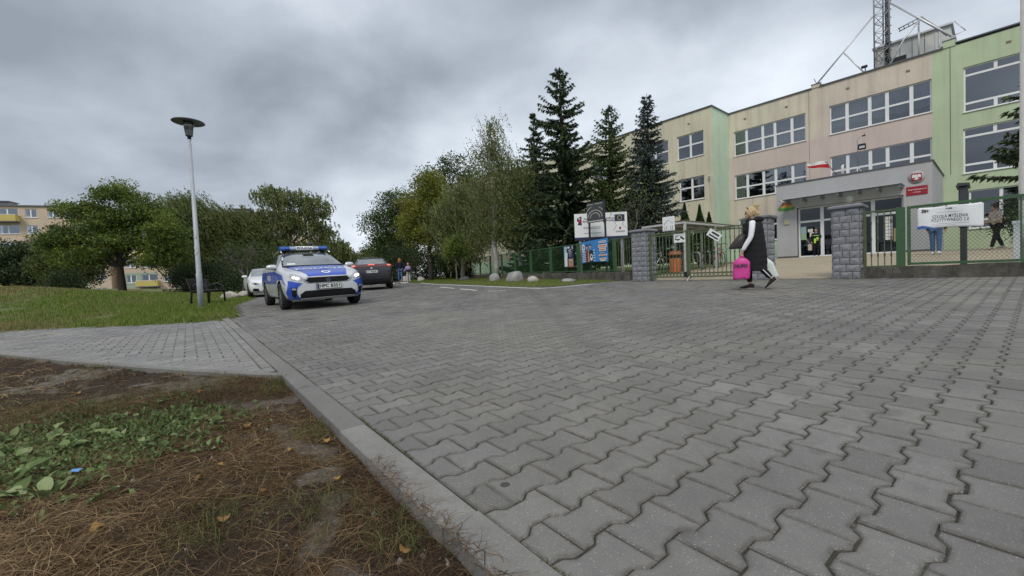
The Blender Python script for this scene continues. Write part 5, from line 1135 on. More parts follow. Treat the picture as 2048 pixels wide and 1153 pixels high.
# ------------------------------------------------------------------ long green fence left of the gate
LROT = R(22) - math.pi / 2     # local x points back towards the gate
def onl(t, off=0.0, h=0.0):
    x, y = LF0 + LFD * t + LFN * off; return Vector((x, y, float(yz(x, y)) + h))
low_wall('low_wall', [tuple(LF0 + LFD * t_) for t_ in (0.3, 8, 16, 26)], 0.30, 0.26, 'long low mossy concrete wall under the green fence by the boulders', 0.25, 0.03)
ts = [1.28, 3.85, 6.4, 8.7, 10.9, 13.1, 15.3, 17.6, 20.0, 22.5]
for i, (a0, a1) in enumerate(zip(ts[:-1], ts[1:])):
    th = thing('fence_panel', ['green mesh fence panel carrying the blue banner next to the far pillar', 'green mesh fence panel carrying the narrow dark banner'][i] if i < 2 else 'green mesh panel of the long fence behind the boulders', 'fence', onl(a0), R(22) + math.pi / 2, None if i < 2 else 'long green mesh fence'); L = a1 - a0
    # local x runs along the fence, away from the gate
    for x in ((0.03,) if i else (0.03,)): a = MB(); a.box(x - 0.035, x + 0.035, -0.035, 0.035, -0.05, 1.56); a.build('post', GPAINT, th)
    for z in (1.52, 0.36): a = MB(); a.bar((0.06, 0, z), (L, 0, z + (onl(a1).z - onl(a0).z)), 0.04, 0.04); a.build('rail', GPAINT, th)
    for x in (0.10, L - 0.1): a = MB(); a.box(x, x + 0.04, -0.02, 0.02, 0.36, 1.52); a.build('frame_stile', GPAINT, th)
    a = chain(0.14, L - 0.1, 0.38, 1.5, 0.075 if i < 4 else 0.1, 0.0034 if i < 4 else 0.0045); ob = a.build('wire_mesh', GPAINT, th, fix=False); ob['kind'] = 'stuff'
th = thing('picket_panel', 'short green picket panel between the far pillar and the blue banner', 'fence', onl(0.28), R(22) + math.pi / 2)
a = MB(); a.box(-0.008, 0.008, -0.008, 0.008, 0.34, 1.52); p0 = a.build('picket', GATEP, th); p0.location = (0.06, 0, 0)
for k in range(1, 8): inst('picket', p0.data, th, (0.06 + 0.125 * k, 0, 0))
for z in (1.52, 0.36): a = MB(); a.bar((0, 0, z), (1.0, 0, z), 0.035, 0.035); a.build('rail', GATEP, th)
# banners on that fence
BLUE = pmat('banner_sky_blue', (0.045, 0.23, 0.56), 0.12, 4, 0.5); ORANGE = pmat('print_orange', (0.66, 0.20, 0.07), 0.1, 8, 0.6); SKIN_ = pmat('print_skin', (0.56, 0.36, 0.25), 0.15, 12, 0.7); PURP = pmat('print_plum', (0.16, 0.03, 0.06), 0.2, 10, 0.7); NAVY = pmat('print_navy', (0.012, 0.02, 0.07), 0.2, 8, 0.5)
def bmark(e, polys, mat, lay=1, name='print'):
    for p_ in polys: a = MB(); a.prism(p_, -0.006 - 0.002 * lay, -0.005 - 0.002 * lay, 'xz'); a.build(name, mat, e)
e = thing('blue_banner', 'blue advertising banner with two figures tied to the green fence', 'banner', onl(2.53, -0.07), R(22) - math.pi / 2)
a = MB(); nb = 20; V = []
for i in range(nb + 1): s = i / nb; V += [(-0.93 + 1.86 * s, 0.012 * math.sin(s * 11), 0.70 + 0.03 * math.sin(s * 3)), (-0.93 + 1.86 * s, 0.012 * math.sin(s * 9 + 1), 1.58 + 0.02 * s)]
a.add(V, [(2 * i, 2 * i + 2, 2 * i + 3, 2 * i + 1) for i in range(nb)], 0, True); a.build('sheet', BLUE, e, fix=False)
def el(cx, cz, rx, rz, n=12): return [(cx + rx * math.cos(6.283 * k / n), cz + rz * math.sin(6.283 * k / n)) for k in range(n)]
bmark(e, [el(-0.78, 1.32, 0.11, 0.17)], SIGNW, 5); bmark(e, [el(-0.78, 1.35, 0.05, 0.08), rect(-0.83, -0.73, 1.2, 1.23)], INKG, 6)
bmark(e, [rect(-0.86, -0.52, 0.76 + 0.075 * k, 0.79 + 0.075 * k) for k in range(6)] + [rect(-0.05, 0.06, 0.78 + 0.1 * k, 0.81 + 0.1 * k) for k in range(5)], SIGNW, 5)
bmark(e, [[(-0.60, 0.72), (-0.38, 0.72), (-0.40, 1.18), (-0.50, 1.26), (-0.62, 1.14)]], PURP, 6); bmark(e, [[(-0.40, 0.72), (-0.08, 0.72), (-0.08, 1.16), (-0.2, 1.22), (-0.38, 1.16)]], INK, 6)
bmark(e, [el(-0.51, 1.33, 0.06, 0.09), el(-0.27, 1.34, 0.06, 0.09), [(-0.44, 0.75), (-0.34, 0.75), (-0.40, 1.25), (-0.44, 1.25)]], SKIN_, 7); bmark(e, [el(-0.51, 1.41, 0.065, 0.05), el(-0.27, 1.42, 0.06, 0.04)], INK, 8)
bmark(e, [el(-0.20, 0.92, 0.10, 0.14)], SIGNW, 7); bmark(e, [el(-0.20, 0.95, 0.05, 0.06)], INK, 8)
bmark(e, [rect(0.30, 0.84, 1.44 + 0.05 * k, 1.465 + 0.05 * k) for k in range(2)], SIGNW, 5); bmark(e, [rect(0.30, 0.86, 1.26, 1.38), rect(0.36, 0.80, 1.12, 1.24), rect(0.32, 0.86, 0.94, 1.0), rect(0.36, 0.82, 0.79, 0.86), rect(0.42, 0.74, 0.74, 0.78)], SIGNW, 5)
bmark(e, [rect(0.34, 0.82, 1.29, 1.35), rect(0.40, 0.76, 1.15, 1.21), rect(0.35, 0.83, 0.955, 0.985), rect(0.39, 0.78, 0.81, 0.84)], ORANGE, 6)
bmark(e, [rect(0.42, 0.72, 1.04, 1.075)], PBLUE, 5)
e = thing('narrow_banner', 'narrow dark banner with pale print hung on the green fence', 'banner', onl(4.55, -0.07), R(22) - math.pi / 2)
a = MB(); a.box(-0.42, 0.42, -0.004, 0.0, 0.55, 1.5); a.build('sheet', NAVY, e)
bmark(e, [rect(-0.40, -0.16, 0.58, 1.48)], PBLUE, 1); bmark(e, [rect(-0.36, -0.12, 0.60, 1.0), rect(-0.3, -0.1, 1.0, 1.2)], SIGNW, 2); bmark(e, [rect(-0.02, 0.36, 0.62, 0.92)], SKIN_, 2)
bmark(e, [[(-0.02 + 0.03 * k, 1.30 - 0.07 * k), (0.24 + 0.02 * k, 1.34 - 0.07 * k), (0.25, 1.32 - 0.07 * k), (-0.02, 1.27 - 0.07 * k)] for k in range(5)] + [rect(-0.1, 0.1, 1.38, 1.46), rect(0.3, 0.36, 1.34, 1.48)], SIGNW, 2); bmark(e, [rect(-0.05, 0.4, 0.57, 0.6)], ORANGE, 2); bmark(e, [el(0.10 + 0.14 * k, 0.74, 0.03, 0.11) for k in range(2)], PURP, 3)

# ------------------------------------------------------------------ white funding board and black board on posts
def pt(x, y, h=0.0): return Vector((x, y, float(yz(x, y)) + h))
DKPOST = pmat('post_dark', (0.03, 0.034, 0.045), 0.15, 6, 0.45, 0.3)
wb = thing('information_board', 'large white funding board with logos behind the green fence', 'board', pt(3.95, 18.0), R(-2))
gzb = wb.location.z
a = MB(); a.bbox(-1.13, 1.13, -0.03, 0.03, 2.10 - gzb, 3.12 - gzb, 0.006); a.build('panel', SIGNW, wb)
a = MB(); a.box(-1.13, 1.13, -0.034, 0.034, 1.98 - gzb, 2.098 - gzb); a.build('blue_band', NAVY, wb)
for x in (-0.9, 0.9): a = MB(); a.box(x - 0.05, x + 0.05, 0.035, 0.12, -0.2, 3.0 - gzb); a.build('post', GALV, wb)
def wbm(polys, mat, lay=1, name='print'):
    a = MB()
    for p_ in polys: a.prism([(x, z + 2.10 - gzb) for x, z in p_], -0.031 - 0.0015 * lay, -0.030 - 0.0015 * lay, 'xz')
    return a.build(name, mat, wb)
wbm([[(-1.02, 0.82), (-0.82, 0.92), (-0.82, 0.52), (-1.0, 0.55), (-0.95, 0.66), (-1.01, 0.70)]], NAVY, 2, 'logo'); wbm([el(-0.90, 0.71, 0.07, 0.08)], RED, 3, 'logo'); wbm([el(-0.915, 0.80, 0.04, 0.03)], SIGNW, 4, 'logo')
text_on('lettering', 'Fundusze\nEuropejskie', INKD, wb, (-0.52, -0.036, 2.83 - gzb), 0.105, 0.5, bold=0.002)
text_on('lettering', 'Dofinansowane przez\nUnię Europejską', INKD, wb, (0.31, -0.036, 2.84 - gzb), 0.095, 0.72, bold=0.002)
wbm([rect(0.60, 1.02, 0.63, 0.92)], NAVY, 2, 'flag_field')
wbm([[(0.81 + 0.09 * math.sin(6.283 * k / 12) + 0.016 * math.sin(6.283 * j / 5), 0.775 + 0.09 * math.cos(6.283 * k / 12) + 0.016 * math.cos(6.283 * j / 5)) for j in range(5)] for k in range(12)], pmat('star_yellow', (0.7, 0.6, 0.1), 0.1), 4, 'star')
for z, x0, x1 in ((0.42, -0.75, 0.0), (0.36, -0.75, 0.0), (0.16, -0.75, 0.02), (0.20, 0.62, 1.02), (0.16, 0.62, 1.02)): wbm([rect(x0, x1, z, z + 0.022)], INKG, 2, 'printed_line')
wbm([el(0.82, 0.34, 0.05, 0.065, 7)], RED, 3, 'logo')
a = MB(); rs = random.Random(2)
for k in range(7):
    q = [(0.42 + 0.08 * k + rs.uniform(-.02, .02), 0.93 + rs.uniform(0, 0.08)), (0.38 + 0.08 * k, 0.80 + rs.uniform(0, .12))]; (x0, z0), (x1, z1) = q; a.prism([(x0, z0 + 2.1 - gzb), (x0 + 0.012, z0 + 2.1 - gzb), (x1 + 0.012, z1 + 2.1 - gzb), (x1, z1 + 2.1 - gzb)], -0.0365, -0.035, 'xz')
for q in ([(0.56, 0.64), (0.66, 0.46), (0.52, 0.24)], [(1.0, 0.62), (0.90, 0.5), (1.08, 0.32)]):
    for (x0, z0), (x1, z1) in zip(q[:-1], q[1:]): a.prism([(x0, z0 + 2.1 - gzb), (x0 + 0.013, z0 + 2.1 - gzb), (x1 + 0.013, z1 + 2.1 - gzb), (x1, z1 + 2.1 - gzb)], -0.0365, -0.035, 'xz')
a.build('graffiti', INK, wb)
bb = thing('black_board', 'dark board with pale arched lines on two thin posts before the white board', 'board', pt(3.52, 17.0), R(40) - math.pi / 2)
gb = bb.location.z; DKB = pmat('board_charcoal', (0.055, 0.055, 0.06), 0.25, 5, 0.55)
a = MB(); a.bbox(-0.42, 0.42, -0.02, 0.02, 2.62 - gb, 3.42 - gb, 0.005); a.build('panel', DKB, bb)
a = MB(); a.box(0.42, 0.47, -0.04, 0.05, 2.55 - gb, 3.48 - gb); a.build('side_frame', DKPOST, bb)
for x in (-0.36, 0.44): a = MB(); a.box(x - 0.03, x + 0.03, 0.021, 0.08, -0.2, 2.7 - gb); a.build('post', DKPOST, bb)
def arc(cx, cz, r, a0, a1, w, n=14):
    out = []
    for k in range(n):
        t0, t1 = a0 + (a1 - a0) * k / n, a0 + (a1 - a0) * (k + 1) / n
        out.append([(cx + r * math.cos(t0), cz + r * math.sin(t0) * 0.9), (cx + (r + w) * math.cos(t0), cz + (r + w) * math.sin(t0) * 0.9), (cx + (r + w) * math.cos(t1), cz + (r + w) * math.sin(t1) * 0.9), (cx + r * math.cos(t1), cz + r * math.sin(t1) * 0.9)])
    return out
a = MB(); CH = pmat('chalk_white', (0.62, 0.62, 0.58), 0.15, 12, 0.8)
for pl_ in arc(0.0, 2.78 - gb, 0.24, 0.05, 3.05, 0.018) + arc(0.0, 2.78 - gb, 0.36, 0.1, 3.0, 0.02) + arc(0.0, 2.85 - gb, 0.48, 1.9, 2.7, 0.014) + arc(0.05, 2.85 - gb, 0.42, 0.5, 1.2, 0.014) + [rect(-0.4, 0.4, 2.66 - gb, 2.69 - gb), rect(-0.38, -0.08, 3.35 - gb, 3.365 - gb), rect(0.02, 0.38, 3.35 - gb, 3.365 - gb)]: a.prism(pl_, -0.0225, -0.021, 'xz')
a.build('drawing', CH, bb)

# ------------------------------------------------------------------ bicycle shelter, racks, bicycles, bin
shl = thing('bicycle_shelter', 'low bicycle shelter with ribbed grey roof behind the double gate', 'shelter', pt(6.5, 15.5), BA - math.pi / 2)
zs = shl.location.z; ROOFM = pmat('corrugated_sheet', (0.40, 0.385, 0.34), 0.25, 4, 0.6, 0.2); FRM = pmat('shelter_frame', (0.55, 0.56, 0.55), 0.15, 5, 0.5, 0.4)
RX, RY = 1.75, 5.2; n = 70; V = []
for i in range(n + 1):
    y = RY * i / n; z = 2.36 - zs + 0.014 * math.sin(i * math.pi / 2 + 0.7); V += [(-RX, y, z - 0.03), (0, y, z + 0.03)]
a = MB(); a.add(V, [(2 * i, 2 * i + 1, 2 * i + 3, 2 * i + 2) for i in range(n)]); a.build('roof_sheet', ROOFM, shl, fix=False)
for x0, y0, x1, y1 in ((-RX, 0, 0, 0), (-RX, RY, 0, RY), (-RX, 0, -RX, RY), (0, 0, 0, RY), (-RX * 0.5, 0, -RX * 0.5, RY)): a = MB(); a.bar((x0, y0, 2.30 - zs), (x1, y1, 2.30 - zs), 0.05, 0.07); a.build('roof_beam', FRM, shl)
for y in (0.9, 1.8, 2.7, 3.6, 4.5): a = MB(); a.bar((-RX, y, 2.31 - zs), (0, y, 2.31 - zs), 0.035, 0.04); a.build('rafter', FRM, shl)
for x in (-RX, 0):
    for y in (0.05, RY / 2, RY - 0.05): a = MB(); a.box(x - 0.04, x + 0.04, y - 0.04, y + 0.04, -0.15, 2.27 - zs); a.build('post', FRM, shl)
for i in range(6):
    q = pt(6.6 + 0.62 * i, 16.1 + 0.52 * i); rk = thing('bicycle_rack', 'curved galvanised bicycle hoop under the shelter', 'bicycle rack', q, BA - math.pi / 2, 'bicycle hoops under the shelter')
    a = MB(); pts = [(-0.35, 0, 0)] + [(-0.35 + 0.12 * (1 - math.cos(t_)), 0, 0.62 + 0.12 * math.sin(t_)) for t_ in np.linspace(0, 1.57, 4)] + [(0.23 + 0.12 * math.sin(t_), 0, 0.62 + 0.12 * math.cos(t_)) for t_ in np.linspace(0, 1.57, 4)] + [(0.35, 0, 0)]
    a.tube(pts, 0.022, 7); a.build('hoop', GALV, rk)
def bicycle(label, loc, rz, col):
    th = thing('bicycle', label, 'bicycle', loc, rz); rub = MATS.get('bike_rubber') or pmat('bike_rubber', (0.02, 0.02, 0.02), 0.1, 9, 0.8)
    for x in (-0.52, 0.52):
        a = MB(); N = 24; a.loft([[((0.32 + 0.018 * math.cos(q)) * math.cos(6.283 * k / N), 0.018 * math.sin(q), (0.32 + 0.018 * math.cos(q)) * math.sin(6.283 * k / N)) for q in (0, 1.57, 3.14, 4.71)] for k in range(N + 1)], cap=False)
        for k in range(10): a.tube([(0, 0, 0), (0.31 * math.cos(6.283 * k / 10), 0, 0.31 * math.sin(6.283 * k / 10))], 0.004, 3, mat=1)
        ob = a.build('wheel', [rub, GALV], th); ob.location = (x, 0, 0.335)
    a = MB()
    for p0, p1 in (((-0.52, 0, 0.335), (-0.08, 0, 0.30)), ((-0.52, 0, 0.335), (-0.20, 0, 0.80)), ((-0.08, 0, 0.30), (-0.22, 0, 0.88)), ((-0.08, 0, 0.30), (0.36, 0, 0.74)), ((-0.19, 0, 0.78), (0.34, 0, 0.84)), ((0.33, 0, 0.90), (0.40, 0, 0.62)), ((0.40, 0, 0.62), (0.52, 0, 0.335))): a.tube([p0, p1], 0.018, 6)
    a.build('frame', col, th); a = MB(); a.tube([(0.30, -0.28, 0.98), (0.36, -0.1, 1.0), (0.36, 0.1, 1.0), (0.30, 0.28, 0.98)], 0.014, 6); a.tube([(0.36, 0, 1.0), (0.33, 0, 0.88)], 0.014, 6); a.build('handlebar', DARKM, th)
    a = MB(); a.loft([[(x, w * math.cos(q), 0.90 + 0.03 * math.sin(q)) for q in np.linspace(0, 6.283, 9)[:-1]] for x, w in ((-0.36, 0.03), (-0.32, 0.08), (-0.22, 0.06), (-0.1, 0.02))]); a.build('saddle', DARKM, th)
    a = MB(); a.lathe([(0.09, -0.01), (0.09, 0.01)], 14, (-0.08, 0.03, 0.30), axis='y'); a.build('chainring', DARKM, th); return th
bicycle('dark bicycle parked under the shelter, right of its post', pt(8.15, 17.0), BA - 0.15, DARKM); bicycle('bicycle with red frame parked at the right under the shelter', pt(8.75, 17.5), BA + 0.1, pmat('bike_red', (0.35, 0.02, 0.03), 0.1)); bicycle('pale bicycle parked behind the orange bin', pt(5.9, 16.9), BA - 0.1, ALU)
bn_ = thing('litter_bin', 'orange litter bin with dark rim behind the gate leaf', 'bin', pt(6.45, 16.3), BA - math.pi / 2); OR_ = pmat('bin_orange', (0.48, 0.16, 0.055), 0.25, 6, 0.6); ORD = pmat('bin_brown', (0.30, 0.10, 0.05), 0.2, 6, 0.5)
a = MB(); a.lathe([(0.19, 0.02), (0.20, 0.05), (0.23, 0.55), (0.23, 0.57)], 12); a.build('body', OR_, bn_)
a = MB(); a.lathe([(0.22, 0.57), (0.2, 0.6), (0.2, 0.68), (0.25, 0.69)], 12); a.build('opening', DARKM, bn_); a = MB(); a.lathe([(0.25, 0.69), (0.27, 0.71), (0.25, 0.79), (0.18, 0.86), (0.05, 0.88)], 12); a.build('lid', ORD, bn_)
for k in range(6): a = MB(); q = 6.283 * k / 6; a.bar((0.205 * math.cos(q), 0.205 * math.sin(q), 0.04), (0.24 * math.cos(q), 0.24 * math.sin(q), 0.57), 0.03, 0.012, up=(math.cos(q), math.sin(q), 0)); a.build('slat', OR_, bn_)

# ------------------------------------------------------------------ boulders
m, t, b, o = nodes('boulder_stone'); p = pos(t)
c = ramp(t, mix(t, 0.5, noise(t, 2.4, 6, 0.7, p), noise(t, 22, 5, 0.7, p)), [(0.3, (0.09, 0.09, 0.09)), (0.48, (0.24, 0.24, 0.235)), (0.66, (0.46, 0.455, 0.44))]); t.links.new(c, b.inputs['Base Color']); b.inputs['Roughness'].default_value = 0.9; bump(t, b, noise(t, 12, 6, 0.7, p), 0.7, 0.05)
m, t, b, o = nodes('boulder_pale'); p = pos(t)
c = ramp(t, mix(t, 0.5, noise(t, 2.4, 6, 0.7, p), noise(t, 22, 5, 0.7, p)), [(0.3, (0.20, 0.185, 0.165)), (0.5, (0.42, 0.40, 0.36)), (0.66, (0.60, 0.58, 0.54))]); t.links.new(c, b.inputs['Base Color']); b.inputs['Roughness'].default_value = 0.9; bump(t, b, noise(t, 12, 6, 0.7, p), 0.7, 0.05)
def boulder(label, x, y, rx, ry, rz_, seed, mat, base=None):
    bm = bmesh.new(); bmesh.ops.create_icosphere(bm, subdivisions=3, radius=1); rg = random.Random(seed); dirs = [Vector((rg.gauss(0, 1), rg.gauss(0, 1), rg.gauss(0, 0.8))).normalized() for _ in range(16)]; cut = [rg.uniform(0.62, 0.95) for _ in dirs]
    for v in bm.verts:
        d = v.co.normalized(); k = 1.0
        for q, c_ in zip(dirs, cut):
            dp = d.dot(q)
            if dp > 0: k = min(k, c_ / max(dp, 1e-3))
        v.co = d * k * (1 + 0.03 * math.sin(d.x * 9 + seed) * math.sin(d.y * 7 + d.z * 8)); v.co.x *= rx; v.co.y *= ry; v.co.z = v.co.z * rz_ + rz_ * 0.38
    a = MB(); a.bm(bm, 0, True); bm.free(); ob = a.build('boulder', MATS[mat]); ob.location = (x, y, (float(yz(x, y)) if base is None else base) - 0.03); ob.rotation_euler = (0, 0, rg.uniform(0, 6)); return tag(ob, label, 'boulder', 'boulders on the grass verge')
boulder('biggest grey boulder in the middle of the grass verge', 0.16, 20.3, 0.56, 0.5, 0.42, 1, 'boulder_stone'); boulder('rounded grey-white boulder left of the biggest one', -0.9, 22.6, 0.36, 0.34, 0.34, 2, 'boulder_stone')
boulder('pale boulder just right of the biggest one', 0.95, 18.6, 0.34, 0.28, 0.22, 3, 'boulder_pale'); boulder('flat mossy grey boulder nearest to the gate', 2.2, 16.3, 0.40, 0.28, 0.14, 4, 'boulder_stone')
boulder('low brown boulder beside the small verge tree', -3.2, 28.8, 0.5, 0.4, 0.25, 5, 'boulder_stone'); boulder('pale pointed boulder left of the small verge tree', -7.3, 33.5, 0.5, 0.4, 0.3, 6, 'boulder_pale'); boulder('pale boulder just right of the far child', -8.75, 34.2, 0.42, 0.35, 0.36, 7, 'boulder_pale'); boulder('grey boulder left of the far woman', -10.6, 34.6, 0.55, 0.45, 0.36, 8, 'boulder_pale')
def lawn_z(x, y): return float(hz(x, y))
def boulder_l(label, x, y, rx, ry, rz_, s): ob = boulder(label, x, y, rx, ry, rz_, s, 'boulder_pale', lawn_z(x, y)); ob['group'] = 'boulders on the left lawn'
boulder_l('pale boulder behind the bench on the left lawn', -12.85, 18.9, 0.5, 0.35, 0.25, 9); boulder_l('brownish boulder between the bench and the white car', -13.3, 20.6, 0.4, 0.35, 0.25, 10)
# ================================================================== trees and shrubs
BARK = pmat('bark_dark', (0.034, 0.028, 0.022), 0.35, 6, 0.95, bmp=0.8, bscale=18); BARKB = pmat('bark_birch', (0.36, 0.355, 0.335), 0.6, 5, 0.85, bmp=0.3, bscale=14); BARKG = pmat('bark_grey', (0.13, 0.12, 0.10), 0.3, 7, 0.9, bmp=0.7, bscale=20)
leafmat('leaf_green', [(0.035, 0.062, 0.016), (0.084, 0.132, 0.028), (0.155, 0.209, 0.041), (0.270, 0.304, 0.068)], 0.38)
leafmat('leaf_dark', [(0.026, 0.05, 0.015), (0.062, 0.102, 0.029), (0.125, 0.172, 0.048)], 0.3)
leafmat('leaf_birch', [(0.06, 0.085, 0.03), (0.12, 0.15, 0.05), (0.195, 0.225, 0.082), (0.3, 0.32, 0.14)], 0.38)
leafmat('leaf_willow', [(0.05, 0.072, 0.022), (0.105, 0.135, 0.036), (0.185, 0.215, 0.066)], 0.35)
leafmat('leaf_yellow', [(0.070, 0.100, 0.016), (0.140, 0.172, 0.026), (0.225, 0.240, 0.038), (0.35, 0.325, 0.055)], 0.4)
leafmat('needle_dark', [(0.018, 0.034, 0.016), (0.042, 0.068, 0.03), (0.082, 0.112, 0.048)], 0.12)
leafmat('needle_green', [(0.03, 0.055, 0.017), (0.064, 0.102, 0.028), (0.115, 0.155, 0.044)], 0.15)
leafmat('needle_blue', [(0.027, 0.042, 0.039), (0.054, 0.075, 0.069), (0.102, 0.129, 0.120)], 0.12)
leafmat('thuja_green', [(0.019, 0.041, 0.012), (0.036, 0.070, 0.019), (0.060, 0.102, 0.029)], 0.2)
leafmat('leaf_hedge', [(0.017, 0.032, 0.014), (0.041, 0.066, 0.024), (0.083, 0.110, 0.038)], 0.25)
def quads(c, size, asp, g, down=0.0, dirs=None, cup=0.0):
    """leaf quads around centres c; down: 0 = any direction, 1 = hanging"""
    n = len(c); d = g.normal(0, 1, (n, 3)) if dirs is None else dirs + g.normal(0, 0.35, (n, 3))
    d[:, 2] -= down * 1.8; d /= np.linalg.norm(d, axis=1)[:, None]; r = g.normal(0, 1, (n, 3)); s = np.cross(d, r); s /= np.maximum(np.linalg.norm(s, axis=1), 1e-6)[:, None]
    L = (size * g.uniform(0.6, 1.3, n))[:, None]; w = L * asp
    P = np.stack([c - d * L * 0.5, c + s * w * 0.5 - d * L * 0.05, c + d * L * 0.5, c - s * w * 0.5 - d * L * 0.05], 1)
    return P.reshape(-1, 3)
def leaf_obj(name, P, mat, parent): return np_mesh(name, P, np.arange(len(P)).reshape(-1, 4), MATS[mat], parent)
def limb(mb, a, b, r0, r1, rng, n=5, sag=0.0, wob=0.08, sides=6):
    a = Vector(a); b = Vector(b); L = (b - a).length; pts = []; rad = []
    for i in range(n + 1):
        s = i / n; p = a.lerp(b, s); k = math.sin(s * math.pi) * L * wob; pts.append(p + Vector((rng.uniform(-k, k), rng.uniform(-k, k), -sag * L * math.sin(s * math.pi) + rng.uniform(-k, k) * 0.5))); rad.append(r0 + (r1 - r0) * s)
    mb.tube(pts, rad, sides); return pts
def broadleaf(label, x, y, z, trunk_h, tr, lobes, mat, nclump, nleaf, leaf=0.16, asp=0.55, clump=0.42, bark=None, group=None, seed=1, down=0.0, name='broadleaf_tree', lean=(0, 0), shell=0.5, hang=0, wind=(0.0, 0.0), strand=1.2, flat=0.7, twigs=1.0):
    """lobes: (dx, dy, dz, rx, ry, rz) relative to the foot"""
    g = np.random.default_rng(seed); rg = random.Random(seed); th = thing(name, label, 'tree', (x, y, z), 0, group)
    tm = MB(); tw = MB(); top = Vector((lean[0], lean[1], trunk_h)); tp = limb(tm, (0, 0, -0.2), top, tr * 1.25, tr * 0.8, rg, 5, 0, 0.02, 10)
    vol = np.array([l[3] * l[4] * l[5] for l in lobes]) ** 0.7; vol = vol / vol.sum(); C = []; 
    for l, vf in zip(lobes, vol):
        lc = Vector(l[:3]); st = tp[-1] if lc.z > trunk_h * 0.8 else tp[3]; limb(tm, st, lc, tr * 0.55, tr * 0.2, rg, 5, -0.05, 0.09, 7)
        n = max(3, int(nclump * vf)); d = g.normal(0, 1, (n, 3)); d /= np.linalg.norm(d, axis=1)[:, None]; rr_ = g.uniform(shell, 1.05, n)[:, None]; q = np.array(l[:3]) + d * rr_ * np.array(l[3:]); C.append(q)
        for k in range(0, n, max(1, int(2 / max(twigs, 0.05)))): limb(tw, lc.lerp(Vector(q[k]), 0.1), q[k], tr * 0.16, tr * 0.04, rg, 4, 0.02, 0.12, 4)
    tm.build('trunk', bark or BARK, th); tw.build('branches', BARKG, th)['kind'] = 'stuff'; C = np.concatenate(C)
    if hang:
        # hanging strands carried by the wind
        S = np.repeat(C, hang, 0) + g.normal(0, clump, (len(C) * hang, 3)) * np.array([1, 1, 0.6]); m_ = max(3, nleaf // hang); ln = strand * g.uniform(0.5, 1.4, len(S)); s = np.linspace(0.02, 1, m_)
        P = S[:, None, :] + np.stack([wind[0] * s[None] ** 1.3 * ln[:, None], wind[1] * s[None] ** 1.3 * ln[:, None], -(s[None] ** 1.1) * ln[:, None]], -1) + g.normal(0, 0.05, (len(S), m_, 3))
        P = P.reshape(-1, 3); dr = np.tile(np.array([wind[0], wind[1], -0.9]), (len(P), 1)); V = quads(P, leaf, asp, g, 0.0, dr)
    else:
        k = np.repeat(np.arange(len(C)), nleaf); cs = clump * g.uniform(0.6, 1.35, len(C)); dd_ = g.normal(0, 1, (len(k), 3)); dd_ /= np.linalg.norm(dd_, axis=1)[:, None]; P = C[k] + dd_ * (1.75 * g.random((len(k), 1)) ** 0.42) * cs[k][:, None] * np.array([1, 1, flat]); V = quads(P, leaf, asp, g, down)
    leaf_obj('crown', V, mat, th); return th
def conifer(label, x, y, z, h, r, mat, seed, group=None, whorl=0.42, nb=9, spray=0.30, droop=0.25, z0=0.5, tipup=0.25, dens=1.0, irregular=0.25, name='spruce_tree', power=0.85):
    g = np.random.default_rng(seed); rg = random.Random(seed); th = thing(name, label, 'tree', (x, y, z), 0, group)
    tm = MB(); tm.tube([(0, 0, -0.2), (0, 0, h * 0.5), (0.03, 0.02, h)], [r * 0.075 + 0.03, r * 0.045 + 0.02, 0.012], 8); C = []; Dd = []; zc = z0
    whorl *= 0.55
    while zc < h * 0.985:
        f = 1 - zc / h; L0 = r * f ** power; k = max(4, int((nb + 1) * (0.55 + 0.45 * f)))
        for b_ in range(k):
            az = rg.uniform(0, 6.283); L = L0 * rg.uniform(1 - irregular * 1.4, 1 + irregular * 0.7) + 0.05; zb = zc + rg.uniform(-0.2, 0.2) * whorl; ns = max(3, int(L / 0.13 * dens)); pts = []
            up = rg.uniform(0.0, 0.25) if f < 0.2 else 0.0
            for i in range(ns + 1):
                s = i / ns; rr2 = L * s; zz2 = zb + L * (up * s * 2 - droop * s + (droop + tipup) * 0.6 * s * s); pts.append((rr2 * math.cos(az), rr2 * math.sin(az), zz2))
            if L > 0.5: tm.tube([pts[0], pts[len(pts) // 2], pts[-1]], [0.022 + 0.01 * f, 0.014, 0.004], 4, cap=False)
            for i in range(1, ns + 1):
                s = i / ns; q = 5 if s < 0.85 else 4
                for j in range(q):
                    sd = (-1, 1, 0, -1, 1)[j]; dx = math.cos(az + sd * rg.uniform(0.5, 1.1)); dy = math.sin(az + sd * rg.uniform(0.5, 1.1)); ln = spray * (1.15 - 0.6 * s) * (0.55 + 0.65 * f)
                    C.append((pts[i][0] + dx * ln * 0.35, pts[i][1] + dy * ln * 0.35, pts[i][2] - (0.10 * ln if j < 3 else 0.35 * ln))); Dd.append((dx, dy, -0.22 if j < 3 else -0.8))
        zc += whorl * (0.75 + 0.5 * f) * rg.uniform(0.85, 1.15)
    tm.build('trunk', BARK, th); C = np.array(C); Dd = np.array(Dd); n = len(C); V = quads(C, spray * 0.95 * (0.5 + 0.6 * np.clip(1.25 - C[:, 2] / h, 0, 1)), 0.36, g, 0.0, Dd); V2 = quads(C + g.normal(0, 0.05, C.shape), spray * 0.6 * (0.5 + 0.6 * np.clip(1.25 - C[:, 2] / h, 0, 1)), 0.28, g, 0.0, Dd + g.normal(0, 0.4, C.shape))
    leaf_obj('crown', np.concatenate([V, V2]), mat, th); return th
G_R = 'trees behind the green fence'; G_L = 'trees beyond the left lawn'
def zt(x, y): return float(hz(x, y)) - (0.6 if x < -14 and y > 28 else 0.0)
